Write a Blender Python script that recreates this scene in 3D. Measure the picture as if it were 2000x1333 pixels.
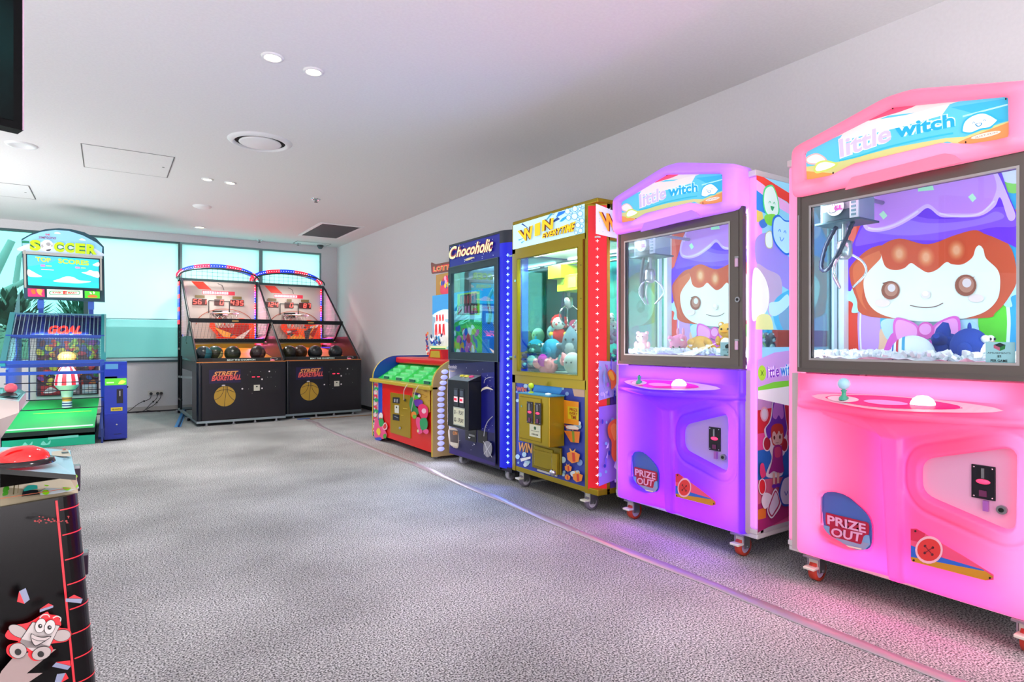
import bpy, bmesh, math, random
from mathutils import Vector, Matrix
PI = math.pi
SC = bpy.context.scene
for o in list(bpy.data.objects): bpy.data.objects.remove(o)
COL = SC.collection
R = random.Random(7)

# ------------------------------------------------------------------ camera
F, H = 1180.0, 1.12                       # focal length in pixels of a 2000 px frame, eye height
SN, CS = .5563, .8310                     # camera turned 33.8 degrees right of the room's long axis (+Y)
cam = bpy.data.cameras.new('camera'); cam.sensor_width = 36; cam.lens = F / 2000 * 36
cam.clip_start = .02; cam.clip_end = 200
co = bpy.data.objects.new('camera', cam); COL.objects.link(co)
co.location = (0, 0, H); co.rotation_euler = (PI / 2, 0, -math.atan2(SN, CS))
SC.camera = co

# ------------------------------------------------------------------ world, exposure
SC.view_settings.view_transform = 'Standard'; SC.view_settings.look = 'None'
SC.view_settings.gamma = 1; SC.view_settings.use_curve_mapping = False
SC.view_settings.exposure = 0.14
w = bpy.data.worlds.new('World'); SC.world = w; w.use_nodes = True
bg = w.node_tree.nodes['Background']; bg.inputs[0].default_value = (.85, .985, 1.0, 1); bg.inputs[1].default_value = 8.0

def lamp(kind, loc, energy, color=(1, 1, 1), size=.1, size_y=None, direction=None, spot=None, parent=None, name='light', blend=.5):
    l = bpy.data.lights.new(name, kind); l.energy = energy; l.color = color
    if kind == 'AREA':
        l.size = size
        if size_y: l.shape = 'RECTANGLE'; l.size_y = size_y
        else: l.shape = 'DISK'
    else: l.shadow_soft_size = size
    if spot: l.spot_size = spot; l.spot_blend = blend
    o = bpy.data.objects.new(name, l); COL.objects.link(o); o.location = loc
    if direction is not None: o.rotation_euler = Vector(direction).to_track_quat('-Z', 'Y').to_euler()
    if parent: o.parent = parent
    return o

# added fill lamps, unseen, near the floor at left and behind the camera
lamp('AREA', (-2.1, 1.0, .3), 95, (.99, 1, 1), 1.9, 5, (0, 0, 1), name='fill_left')
lamp('AREA', (-2.25, 8.0, .3), 230, (.99, 1, 1), 1.7, 4.6, (.45, .25, 1), name='fill_left')
lamp('AREA', (.9, -2.0, .4), 150, (1, .94, .98), 4, 1.4, (0, .25, 1), name='fill_rear')

# ------------------------------------------------------------------ survey helpers: a pixel of the photo onto a real plane
def ray(px, py):
    u = (px - 1000) / F; v = (666.5 - py) / F
    return (SN + u * CS, CS - u * SN, v)
def onX(X, px, py):
    r = ray(px, py); t = X / r[0]; return r[1] * t, H + r[2] * t
def onY(Y, px, py):
    r = ray(px, py); t = Y / r[1]; return r[0] * t, H + r[2] * t
def onZ(Z, px, py):
    r = ray(px, py); t = (Z - H) / r[2]; return r[0] * t, r[1] * t

# ------------------------------------------------------------------ materials
_M = {}
def lin(h):
    h = h.lstrip('#'); c = [int(h[i:i + 2], 16) / 255 for i in (0, 2, 4)]
    return [x / 12.92 if x <= .04045 else ((x + .055) / 1.055) ** 2.4 for x in c] + [1]
def mat(h, rough=.5, metal=0., emit=0., spec=.5, coat=0., eh=None):
    k = (h, rough, metal, emit, spec, coat, eh)
    if k in _M: return _M[k]
    m = bpy.data.materials.new('m_' + h.strip('#')); m.use_nodes = True
    b = m.node_tree.nodes['Principled BSDF']
    b.inputs['Base Color'].default_value = lin(h); b.inputs['Roughness'].default_value = rough
    b.inputs['Metallic'].default_value = metal; b.inputs['Specular IOR Level'].default_value = spec
    b.inputs['Coat Weight'].default_value = coat
    if emit: b.inputs['Emission Color'].default_value = lin(eh or h); b.inputs['Emission Strength'].default_value = emit
    _M[k] = m; return m
def nodes(name):
    m = bpy.data.materials.new(name); m.use_nodes = True; nt = m.node_tree; nt.nodes.clear()
    return m, nt, nt.nodes.new('ShaderNodeOutputMaterial')
def glass(tint='#f4ffff', gloss=1.0, rough=.0, name='glass'):
    k = ('glass', tint, gloss, rough)
    if k in _M: return _M[k]
    m, nt, out = nodes(name)
    t = nt.nodes.new('ShaderNodeBsdfTransparent'); t.inputs[0].default_value = lin(tint)
    g = nt.nodes.new('ShaderNodeBsdfGlossy'); g.inputs['Roughness'].default_value = rough
    fr = nt.nodes.new('ShaderNodeFresnel'); fr.inputs[0].default_value = 1.45
    mu = nt.nodes.new('ShaderNodeMath'); mu.operation = 'MULTIPLY'; mu.inputs[1].default_value = gloss
    mx = nt.nodes.new('ShaderNodeMixShader')
    nt.links.new(fr.outputs[0], mu.inputs[0]); nt.links.new(mu.outputs[0], mx.inputs[0])
    nt.links.new(t.outputs[0], mx.inputs[1]); nt.links.new(g.outputs[0], mx.inputs[2]); nt.links.new(mx.outputs[0], out.inputs[0])
    _M[k] = m; return m
def sheer(h, through, name='sheer'):
    """cloth or film: translucent with a little straight-through light"""
    m, nt, out = nodes(name)
    a = nt.nodes.new('ShaderNodeBsdfTranslucent'); a.inputs[0].default_value = lin(h)
    d = nt.nodes.new('ShaderNodeBsdfDiffuse'); d.inputs[0].default_value = lin(h)
    t = nt.nodes.new('ShaderNodeBsdfTransparent')
    x1 = nt.nodes.new('ShaderNodeMixShader'); x1.inputs[0].default_value = .25
    x2 = nt.nodes.new('ShaderNodeMixShader'); x2.inputs[0].default_value = through
    nt.links.new(a.outputs[0], x1.inputs[1]); nt.links.new(d.outputs[0], x1.inputs[2])
    nt.links.new(x1.outputs[0], x2.inputs[1]); nt.links.new(t.outputs[0], x2.inputs[2]); nt.links.new(x2.outputs[0], out.inputs[0])
    return m
def glow_shell(h, eh, e, name='glowing_plastic', trans=.6):
    """moulded translucent plastic with lamps behind it"""
    m, nt, out = nodes(name)
    p = nt.nodes.new('ShaderNodeBsdfPrincipled'); p.inputs['Base Color'].default_value = lin(h); p.inputs['Roughness'].default_value = .22
    p.inputs['Emission Color'].default_value = lin(eh); p.inputs['Emission Strength'].default_value = e
    a = nt.nodes.new('ShaderNodeBsdfTranslucent'); a.inputs[0].default_value = lin(h)
    x = nt.nodes.new('ShaderNodeMixShader'); x.inputs[0].default_value = trans
    nt.links.new(p.outputs[0], x.inputs[1]); nt.links.new(a.outputs[0], x.inputs[2]); nt.links.new(x.outputs[0], out.inputs[0])
    return m
def noisy(h1, h2, scale, rough=.9, bump=0., detail=4, name='noisy', lo=.35, hi=.65, stretch=None, big=None, metal=0., spec=.3):
    m = bpy.data.materials.new(name); m.use_nodes = True; nt = m.node_tree; b = nt.nodes['Principled BSDF']
    tc = nt.nodes.new('ShaderNodeTexCoord'); mp = nt.nodes.new('ShaderNodeMapping'); mp.inputs['Scale'].default_value = stretch or (1, 1, 1)
    n = nt.nodes.new('ShaderNodeTexNoise'); n.inputs['Scale'].default_value = scale; n.inputs['Detail'].default_value = detail
    cr = nt.nodes.new('ShaderNodeValToRGB'); cr.color_ramp.elements[0].position = lo; cr.color_ramp.elements[1].position = hi
    cr.color_ramp.elements[0].color = lin(h1); cr.color_ramp.elements[1].color = lin(h2)
    nt.links.new(tc.outputs['Object'], mp.inputs[0]); nt.links.new(mp.outputs[0], n.inputs['Vector']); nt.links.new(n.outputs['Fac'], cr.inputs[0])
    col = cr.outputs[0]
    if big:                                   # broad patches over the fine grain
        n2 = nt.nodes.new('ShaderNodeTexNoise'); n2.inputs['Scale'].default_value = big[0]; n2.inputs['Detail'].default_value = 5
        mr = nt.nodes.new('ShaderNodeMapRange'); mr.inputs[1].default_value = .3; mr.inputs[2].default_value = .7; mr.inputs[3].default_value = big[1]; mr.inputs[4].default_value = big[2]
        mx = nt.nodes.new('ShaderNodeVectorMath'); mx.operation = 'SCALE'
        nt.links.new(tc.outputs['Object'], n2.inputs['Vector']); nt.links.new(n2.outputs['Fac'], mr.inputs[0])
        nt.links.new(col, mx.inputs[0]); nt.links.new(mr.outputs[0], mx.inputs['Scale']); col = mx.outputs[0]
    nt.links.new(col, b.inputs['Base Color']); b.inputs['Roughness'].default_value = rough; b.inputs['Metallic'].default_value = metal
    b.inputs['Specular IOR Level'].default_value = spec
    if bump:
        bp = nt.nodes.new('ShaderNodeBump'); bp.inputs['Strength'].default_value = bump; bp.inputs['Distance'].default_value = .004
        nt.links.new(n.outputs['Fac'], bp.inputs['Height']); nt.links.new(bp.outputs[0], b.inputs['Normal'])
    return m
BLACK = mat('#0c0d10', .35); DARK = mat('#1a1c22', .45); STEEL = mat('#a9abb0', .3, .9); WHITE = mat('#e9e9ea', .5)
CHROME = mat('#d8dade', .12, 1.); RUBBER = mat('#3a3b3e', .6); GLASS = glass(); SCREW = mat('#3a2a2a', .4, .5)

# ------------------------------------------------------------------ mesh builder
_T = {}
def text_mesh(s, bold=0., shear=0.):
    k = (s, bold, shear)
    if k not in _T:
        c = bpy.data.curves.new('t', 'FONT'); c.body = s; c.offset = bold; c.shear = shear; c.resolution_u = 3; c.fill_mode = 'FRONT'
        o = bpy.data.objects.new('t', c); me = bpy.data.meshes.new_from_object(o)
        v = [(p.co.x, p.co.y) for p in me.vertices]; f = [tuple(p.vertices) for p in me.polygons]
        bpy.data.objects.remove(o); bpy.data.meshes.remove(me); bpy.data.curves.remove(c)
        x0 = min(p[0] for p in v); x1 = max(p[0] for p in v); y0 = min(p[1] for p in v); y1 = max(p[1] for p in v)
        _T[k] = ([((p[0] - x0) / (x1 - x0), (p[1] - y0) / (y1 - y0)) for p in v], f)
    return _T[k]
def spline(pts, n=6, closed=True):
    out = []; N = len(pts); rng = range(N if closed else N - 1)
    for i in rng:
        g = (lambda j: pts[j % N]) if closed else (lambda j: pts[min(max(j, 0), N - 1)])
        p0, p1, p2, p3 = g(i - 1), g(i), g(i + 1), g(i + 2)
        for k in range(n):
            t = k / n; out.append(tuple(.5 * ((2 * b) + (-a + c) * t + (2 * a - 5 * b + 4 * c - d) * t * t + (-a + 3 * b - 3 * c + d) * t ** 3) for a, b, c, d in zip(p0, p1, p2, p3)))
    if not closed: out.append(tuple(pts[-1]))
    return out
def ell(cx, cy, rx, ry, n=24, rot=0):
    return [(cx + rx * math.cos(a) * math.cos(rot) - ry * math.sin(a) * math.sin(rot), cy + rx * math.cos(a) * math.sin(rot) + ry * math.sin(a) * math.cos(rot)) for a in [2 * PI * i / n for i in range(n)]]
def band(pts, w):
    """polyline to a ribbon polygon of width w"""
    L, Rr = [], []
    for i, p in enumerate(pts):
        a = pts[max(i - 1, 0)]; b = pts[min(i + 1, len(pts) - 1)]; dx, dy = b[0] - a[0], b[1] - a[1]; l = math.hypot(dx, dy) or 1
        nx, ny = -dy / l * w / 2, dx / l * w / 2; L.append((p[0] + nx, p[1] + ny)); Rr.append((p[0] - nx, p[1] - ny))
    return [[L[i], L[i + 1], Rr[i + 1], Rr[i]] for i in range(len(pts) - 1)]
def rrect(x0, y0, x1, y1, r, n=4):
    o = []
    for cx, cy, a0 in ((x1 - r, y1 - r, 0), (x0 + r, y1 - r, PI / 2), (x0 + r, y0 + r, PI), (x1 - r, y0 + r, 1.5 * PI)):
        for i in range(n + 1): a = a0 + PI / 2 * i / n; o.append((cx + r * math.cos(a), cy + r * math.sin(a)))
    return o
def star(cx, cy, r, r2, n=5, rot=PI / 2):
    return [(cx + (r if i % 2 == 0 else r2) * math.cos(rot + PI * i / n), cy + (r if i % 2 == 0 else r2) * math.sin(rot + PI * i / n)) for i in range(2 * n)]

class MB:
    def __init__(s): s.v = []; s.f = []; s.m = []; s.s = []; s.mats = []; s.T = None
    def mi(s, m):
        if m not in s.mats: s.mats.append(m)
        return s.mats.index(m)
    def add(s, vs, fs, m, smooth=False):
        o = len(s.v); i = s.mi(m)
        for p in vs:
            p = Vector(p); s.v.append(s.T @ p if s.T else p)
        for f in fs: s.f.append([o + k for k in f]); s.m.append(i); s.s.append(smooth)
        return s
    def box(s, x0, y0, z0, x1, y1, z1, m, bev=0.):
        if bev:
            bm = bmesh.new(); bmesh.ops.create_cube(bm, size=1)
            for v in bm.verts: v.co = Vector(((x0 + x1) / 2 + v.co.x * (x1 - x0), (y0 + y1) / 2 + v.co.y * (y1 - y0), (z0 + z1) / 2 + v.co.z * (z1 - z0)))
            bmesh.ops.bevel(bm, geom=bm.edges[:] , offset=bev, segments=2, affect='EDGES', profile=.5)
            return s.bm(bm, m, False)
        v = [(x, y, z) for x in (x0, x1) for y in (y0, y1) for z in (z0, z1)]
        return s.add(v, [(0, 1, 3, 2), (4, 6, 7, 5), (0, 4, 5, 1), (2, 3, 7, 6), (0, 2, 6, 4), (1, 5, 7, 3)], m)
    def bm(s, bm, m, smooth=True):
        bm.verts.index_update(); s.add([v.co for v in bm.verts], [[v.index for v in f.verts] for f in bm.faces], m, smooth); bm.free(); return s
    def prism(s, poly, m, axis='y', a=0., b=.01, side=None, smooth=False):
        """extrude a 2D polygon: axis y -> (x,z) polygon, axis x -> (y,z), axis z -> (x,y)"""
        g = {'y': lambda p, t: (p[0], t, p[1]), 'x': lambda p, t: (t, p[0], p[1]), 'z': lambda p, t: (p[0], p[1], t)}[axis]
        n = len(poly); s.add([g(p, a) for p in poly], [list(range(n))], m); s.add([g(p, b) for p in poly], [list(range(n))[::-1]], m)
        s.add([g(p, a) for p in poly] + [g(p, b) for p in poly], [(i, (i + 1) % n, n + (i + 1) % n, n + i) for i in range(n)], side or m, smooth); return s
    def tube(s, pts, r, m, n=8, smooth=True, caps=True):
        pts = [Vector(p) for p in pts]; rs = r if isinstance(r, (list, tuple)) else [r] * len(pts); V = []; up = None
        for i, p in enumerate(pts):
            d = (pts[min(i + 1, len(pts) - 1)] - pts[max(i - 1, 0)]).normalized()
            if up is None: up = Vector((0, 0, 1)) if abs(d.z) < .9 else Vector((1, 0, 0))
            a = d.cross(up).normalized(); up = a.cross(d).normalized(); b = up
            for k in range(n): t = 2 * PI * k / n; V.append(p + (a * math.cos(t) + b * math.sin(t)) * rs[i])
        fs = [(i * n + k, i * n + (k + 1) % n, (i + 1) * n + (k + 1) % n, (i + 1) * n + k) for i in range(len(pts) - 1) for k in range(n)]
        s.add(V, fs, m, smooth)
        if caps: s.add(V[:n], [list(range(n))[::-1]], m); s.add(V[-n:], [list(range(n))], m)
        return s
    def bar(s, p, q, w, m, h=None):
        p, q = Vector(p), Vector(q); h = h or w; d = (q - p).normalized(); up = Vector((0, 0, 1)) if abs(d.z) < .95 else Vector((0, 1, 0))
        a = d.cross(up).normalized() * w / 2; b = a.cross(d).normalized() * h / 2
        V = [x + i * a + j * b for x in (p, q) for i, j in ((-1, -1), (1, -1), (1, 1), (-1, 1))]
        return s.add(V, [(0, 1, 2, 3), (7, 6, 5, 4), (0, 4, 5, 1), (1, 5, 6, 2), (2, 6, 7, 3), (3, 7, 4, 0)], m)
    def lathe(s, c, prof, m, n=24, axis='z', smooth=True):
        c = Vector(c); V = []
        for r, h in prof:
            for k in range(n):
                t = 2 * PI * k / n; x, y = r * math.cos(t), r * math.sin(t)
                V.append(c + (Vector((x, y, h)) if axis == 'z' else Vector((x, h, y)) if axis == 'y' else Vector((h, x, y))))
        L = len(prof); fs = [(i * n + k, i * n + (k + 1) % n, (i + 1) * n + (k + 1) % n, (i + 1) * n + k) for i in range(L - 1) for k in range(n)]
        return s.add(V, fs, m, smooth)
    def ball(s, c, r, m, n=16, sc=(1, 1, 1), rot=None):
        bm = bmesh.new(); bmesh.ops.create_uvsphere(bm, u_segments=n, v_segments=max(6, n * 2 // 3), radius=r)
        Mx = Matrix.Diagonal((*sc, 1))
        if rot: Mx = Matrix.Rotation(rot[0], 4, rot[1]) @ Mx
        for v in bm.verts: v.co = Mx @ v.co + Vector(c)
        return s.bm(bm, m, True)
    def disc(s, c, r, m, axis='y', n=20, t=.004):
        c = Vector(c); pr = [(0, 0), (r, 0), (r, t), (0, t)]
        return s.lathe(c, pr, m, n, axis, False)
    def frame(s, x0, z0, x1, z1, w, y0, y1, m):
        """rectangular frame of bar width w (number or l,r,b,t)"""
        l, r, b, t = w if isinstance(w, (tuple, list)) else (w,) * 4
        s.box(x0, y0, z0, x0 + l, y1, z1, m); s.box(x1 - r, y0, z0, x1, y1, z1, m)
        s.box(x0 + l, y0, z0, x1 - r, y1, z0 + b, m); s.box(x0 + l, y0, z1 - t, x1 - r, y1, z1, m); return s
    def build(s, name, parent=None, loc=None, rotz=0., **props):
        me = bpy.data.meshes.new(name); me.from_pydata([tuple(v) for v in s.v], [], s.f)
        for m in s.mats: me.materials.append(m)
        me.polygons.foreach_set('material_index', s.m); me.polygons.foreach_set('use_smooth', s.s); me.update()
        o = bpy.data.objects.new(name, me); COL.objects.link(o)
        if parent: o.parent = parent
        if loc: o.location = loc
        if rotz: o.rotation_euler.z = rotz
        for k, v in props.items(): o[k] = v
        return o

class Art:
    """flat print built up in layers on one plane; fm maps drawing coordinates to that plane, nrm points to the viewer"""
    def __init__(s, fm, nrm, step=.00022, mb=None): s.mb = mb or MB(); s.fm = fm; s.n = Vector(nrm); s.k = 0; s.step = step
    clip = None
    def cut(s, pts):
        """trim a polygon to the print's own edges (given in the drawing plane after fm)"""
        if not s.clip: return pts
        x0, x1, z0, z1 = s.clip; L = [Vector(s.fm(*p)) for p in pts]
        for ax, lim, sg in ((0, x0, 1), (0, x1, -1), (2, z0, 1), (2, z1, -1)):
            o = []
            for i in range(len(L)):
                a, b = L[i - 1], L[i]; ia, ib = (a[ax] - lim) * sg >= 0, (b[ax] - lim) * sg >= 0
                if ia != ib: o.append(a.lerp(b, (lim - a[ax]) / (b[ax] - a[ax])))
                if ib: o.append(b)
            L = o
            if len(L) < 3: return None
        return L
    def _p(s, p): return Vector(s.fm(p[0], p[1])) + s.n * (s.k * s.step)
    def poly(s, pts, m, up=1):
        s.k += up; v = s.cut(pts)
        if not v: return s
        v = [q + s.n * (s.k * s.step) for q in v] if s.clip else [s._p(p) for p in v]; s.mb.add(v, [list(range(len(v)))], m); return s
    def blob(s, pts, m, n=5): return s.poly(spline(pts, n), m)
    def ell(s, cx, cy, rx, ry, m, rot=0, n=22): return s.poly(ell(cx, cy, rx, ry, n, rot), m)
    def line(s, pts, w, m, sp=0):
        if sp: pts = spline(pts, sp, False)
        s.k += 1
        for q in band(pts, w):
            if s.clip: s.poly(q, m, 0)
            else: s.mb.add([s._p(p) for p in q], [(0, 1, 2, 3)], m)
        return s
    def text(s, t, bl, br, tl, m, bold=0., shear=0., tr=None):
        s.k += 1; vs, fs = text_mesh(t, bold, shear); tr = tr or (br[0] + tl[0] - bl[0], br[1] + tl[1] - bl[1]); V = []
        for u, v in vs:
            V.append(s._p(tuple(bl[i] * (1 - u) * (1 - v) + br[i] * u * (1 - v) + tl[i] * (1 - u) * v + tr[i] * u * v for i in (0, 1))))
        s.mb.add(V, fs, m); return s
    def otext(s, t, bl, br, tl, m, mo, bold=.02, out=.06, shear=0., tr=None):
        s.text(t, bl, br, tl, mo, out, shear, tr); return s.text(t, bl, br, tl, m, bold, shear, tr)
    def build(s, name, parent, **k): return s.mb.build(name, parent, **k)

def empty(name, label, cat, loc=(0, 0, 0), rotz=0., group=None):
    o = bpy.data.objects.new(name, None); COL.objects.link(o); o.location = loc; o.rotation_euler.z = rotz
    o['label'] = label; o['category'] = cat
    if group: o['group'] = group
    return o
def struct(mb, name): return mb.build(name, kind='structure')
def tag(o, label, cat, group=None, kind=None):
    o['label'] = label; o['category'] = cat
    if group: o['group'] = group
    if kind: o['kind'] = kind
    return o
# ================================================================== the room
XR, YB, ZC, XL, YF = 3.533, 11.12, 2.849, -3.2, -3.0
carpet = noisy('#484849', '#dcdcdc', 150, .95, 0, 3, 'carpet', .38, .62, big=(1.0, .60, 1.22))
wallm = noisy('#dddbdd', '#e0dee0', 60, .75, .05, 2, 'painted_wall', spec=.2); ceilm = noisy('#e0dede', '#e4e2e2', 60, .85, .05, 2, 'painted_ceiling', spec=.2)
struct(MB().box(XL, YF, -.1, XR + .2, YB + .2, 0, carpet), 'floor')
struct(MB().box(XL, YF, ZC, XR + .2, YB + .3, ZC + .15, ceilm), 'ceiling')
struct(MB().box(XR, YF, 0, XR + .2, YB + .3, ZC, wallm), 'wall_right')
struct(MB().box(XL - .2, YF, 0, XL, YB + .2, ZC, wallm), 'wall_left')
struct(MB().box(XL, YF - .2, 0, XR, YF, ZC, wallm), 'wall_front')
zs, zt, xe = .815, 2.726, 3.252
wb = MB().box(XL, YB, 0, XR, YB + .2, zs, wallm).box(XL, YB, zt, XR, YB + .2, ZC, wallm).box(xe, YB, zs, XR, YB + .2, zt, wallm)
struct(wb, 'wall_back')
struct(MB().box(XR - .014, YF, 0, XR, YB, .055, mat('#1c1d22', .4)), 'baseboard_right')
struct(MB().box(XL, YB - .016, .0, XR - .014, YB, .02, mat('#22242a', .5)).box(XL, YB - .012, .02, XR - .014, YB, .085, mat('#bdb9b4', .6)), 'baseboard_back')
# window band: metal frames, panes, blinds
alu = mat('#7fa0a0', .4, .5); alud = mat('#4d6a6c', .45, .4)
blind = sheer('#eefcfc', .06, 'roller_blind_cloth'); film = sheer('#93b8bc', .25, 'frosted_film'); pane = glass('#d3ece9', .7, name='window_glass')
xs = [-3.2, -1.50, -.27, .98, 2.21, xe]
for i in range(5):
    a, b = xs[i], xs[i + 1]
    fr = MB().frame(a, zs, b, zt, (.03, .03, .05, .03), YB + .02, YB + .11, alud if i < 3 else alu)
    o = fr.build('window_%d' % (i + 1), kind='structure')
    MB().box(a + .03, YB + .07, zs + .05, b - .03, YB + .074, zt - .03, pane if i >= 2 else glass('#8fb6b2', .7)).build('window_pane', o)
    if i >= 2:
        MB().box(a + .032, YB + .035, 1.47, b - .032, YB + .037, zt - .03, blind).build('blind', o)
        MB().box(a + .032, YB + .032, 1.455, b - .032, YB + .044, 1.475, mat('#9fd0d4', .5)).build('blind_rail', o)
        MB().box(a + .032, YB + .06, zs + .05, b - .032, YB + .062, 1.455, film).build('window_film', o)
struct(MB().box(XL, YB - .03, zs, xe, YB + .03, zs + .035, mat('#a9cfd2', .3, .3)).box(XL, YB - .02, zs - .03, xe, YB, zs, mat('#3b5c60', .4, .3)), 'trim_1')
# outside
struct(MB().box(-14, YB + .3, -.12, 12, 40, -.02, mat('#a8b5a4', .9)), 'ground_outside')
ow = MB().box(-9, 15.2, -.02, 8, 15.5, 1.42, noisy('#aab3a2', '#c9cdbb', 2, .9, name='render_wall', stretch=(.3, 1, 4)))
tag(ow.build('garden_wall'), 'pale rendered garden wall seen outside through the windows', 'wall')
leaf = [mat('#48604e', .8), mat('#6a8272', .8), mat('#8ea092', .8)]
def shrub(x, y, z, r, n, label, up=0):
    rr = random.Random(int(x * 100 + y)); m = MB()
    for i in range(n):
        a, e = rr.uniform(0, 2 * PI), rr.uniform(-.2, 1.3); d = Vector((math.cos(a) * math.cos(e), math.sin(a) * math.cos(e), math.sin(e)))
        c = Vector((x, y, z)) + d * r * rr.uniform(.3, 1); L = r * rr.uniform(.25, .5); s = d.cross(Vector((0, 0, 1))).normalized() * L * .16
        q = d * L + Vector((0, 0, -.1 * L if not up else .3 * L)); mm = leaf[rr.randrange(3)]
        m.add([c, c + q * .5 + s, c + q, c + q * .5 - s], [(0, 1, 2, 3)], mm)
    m.tube([(x, y, 0), (x, y, z)], .05, mat('#7a8676', .8), 6)
    tag(m.build('shrub'), label, 'shrub', 'shrubs outside the windows')
shrub(-1.35, 12.8, 1.2, .66, 620, 'pale green bushy shrub outside the window left of the scoreboard')
shrub(-.42, 14.5, 1.45, .45, 420, 'feathery green shrub outside behind the scoreboard posts', 1)
shrub(2.75, 14.0, 1.7, .55, 300, 'spiky plant silhouette outside behind the right-hand blind', 1)
t = MB(); bark = mat('#b0b8b4', .8)
t.tube([(-2.15, 14.70, 0), (-2.09, 14.70, 1.6), (-1.76, 14.60, 2.3), (-1.49, 14.60, 3.0)], [.12, .1, .08, .06], bark)
t.tube([(-2.04, 14.70, 1.75), (-1.59, 14.60, 2.05), (-1.21, 14.50, 2.3), (-0.88, 14.50, 2.9)], [.07, .06, .05, .03], bark)
t.tube([(-1.87, 14.70, 2.1), (-2.31, 14.60, 2.6), (-2.53, 14.60, 3.2)], [.06, .05, .04], bark)
t.tube([(-1.43, 14.60, 2.2), (-1.38, 14.60, 2.7), (-1.04, 14.60, 3.2)], [.05, .04, .03], bark)
tag(t.build('bare_tree'), 'bare pale branching tree outside the left window', 'tree')

# ------------------------------------------------------------------ ceiling fittings
def downlight(x, y, r, lit, label, e=0):
    t = empty('downlight', label, 'ceiling light', (x, y, ZC), group='recessed ceiling downlights')
    MB().lathe((0, 0, 0), [(r * .72, -.001), (r * .78, -.010), (r, -.010), (r + .004, 0)], WHITE, 28).build('trim_ring', t)
    m = mat('#fffbe8', .5, emit=14 if lit == 2 else 5, eh='#fff6c8') if lit else mat('#cfcfcc', .5)
    MB().lathe((0, 0, 0), [(0, -.003), (r * .74, -.003)], m, 24).build('lens', t)
    if e: lamp('SPOT', (0, 0, -.03), e, (1, .97, .9), .05, spot=2.5, parent=t, direction=(0, 0, -1), blend=1.)
downlight(.833, 3.862, .062, 2, 'lit round downlight, nearer of the pair closest to the camera', 45)
downlight(1.095, 3.922, .06, 2, 'lit round downlight, right one of the pair nearest the camera', 45)
downlight(.885, 7.165, .055, 2, 'lit round downlight, left one of the middle pair', 85)
downlight(1.114, 7.187, .055, 2, 'lit round downlight, right one of the middle pair', 85)
downlight(1.162, 10.257, .08, 1, 'lit flat downlight nearest the back windows', 110)
for x, y in ((-1.6, 2.2), (-1.6, 6.2), (.9, .6), (.9, -1.8), (-1.6, -1.2), (-1.7, 9.4)):  # unseen spots without fittings, added to fill the hall with light
    o = lamp('SPOT', (x, y, ZC - .03), 45, (1, .97, .92), .06, spot=2.5, direction=(0, 0, -1), blend=1., name='fill_spot')
def disk_fit(name, x, y, prof, m, label, cat, extra=None):
    a = MB().lathe((0, 0, 0), prof, m, 40)
    if extra: a.lathe((0, 0, 0), extra[0], extra[1], 40)
    return tag(a.build(name, loc=(x, y, ZC)), label, cat)
disk_fit('ceiling_speaker', -.63, 6.824, [(0, -.006), (.075, -.006), (.082, -.014), (.11, -.012), (.118, 0)], WHITE, 'white round ceiling speaker at the left near the access hatch', 'speaker')
disk_fit('ceiling_speaker', 1.008, 8.643, [(0, -.03), (.06, -.03), (.105, -.012), (.11, 0)], WHITE, 'small white round ceiling disc between the middle downlights and the windows', 'speaker')
ac = empty('air_diffuser', 'large round white ceiling air diffuser with dark gap', 'air vent', (1.10, 5.565, ZC))
MB().lathe((0, 0, 0), [(.205, .001), (.208, -.018), (.222, -.024), (.255, -.006), (.262, 0)], WHITE, 48).lathe((0, 0, 0), [(0, -.001), (.21, -.001)], mat('#101012', .8), 40).build('outer_ring', ac)
MB().lathe((0, 0, 0), [(.168, -.008), (.172, -.016), (.16, -.022), (0, -.025)], WHITE, 48).lathe((0, 0, 0), [(.03, -.001), (.03, -.02)], BLACK, 12).build('centre_plate', ac)
for x, y, lb in ((2.107, 7.437, 'chrome sprinkler head nearer the camera'), (2.16, 11.0, 'small sprinkler head close to the back windows, left one'), (2.79, 10.95, 'small sprinkler head close to the back windows, right one')):
    a = MB().lathe((0, 0, 0), [(.055, 0), (.05, -.012), (.022, -.015), (.02, 0)], CHROME, 20).tube([(0, 0, 0), (0, 0, -.035)], .008, STEEL).lathe((0, 0, -.036), [(0, 0), (.024, 0), (.022, -.004), (0, -.004)], DARK, 12)
    tag(a.build('sprinkler', loc=(x, y, ZC)), lb, 'sprinkler', 'ceiling sprinklers')
av = empty('square_vent', 'square dark-grilled air vent in a white frame near the far right ceiling corner', 'air vent', (2.9, 9.47, ZC))
MB().frame(-.33, -.63, .33, .63, .045, 0, 1, WHITE).build('x', av) if 0 else None
fm = MB()
for a in ((-.33, -.63, .33, -.585), (-.33, .585, .33, .63), (-.33, -.585, -.285, .585), (.285, -.585, .33, .585)): fm.box(a[0], a[1], -.012, a[2], a[3], -.0005, WHITE)
fm.build('frame', av)
g = MB().box(-.285, -.585, -.003, .285, .585, -.0006, mat('#2c2c2e', .8))
for i in range(38): y = -.57 + i * .031; g.box(-.285, y, -.009, .285, y + .012, -.003, mat('#5c5c5e', .5))
g.build('grille', av)
hair = mat('#6d6c6c', .8)
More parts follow.
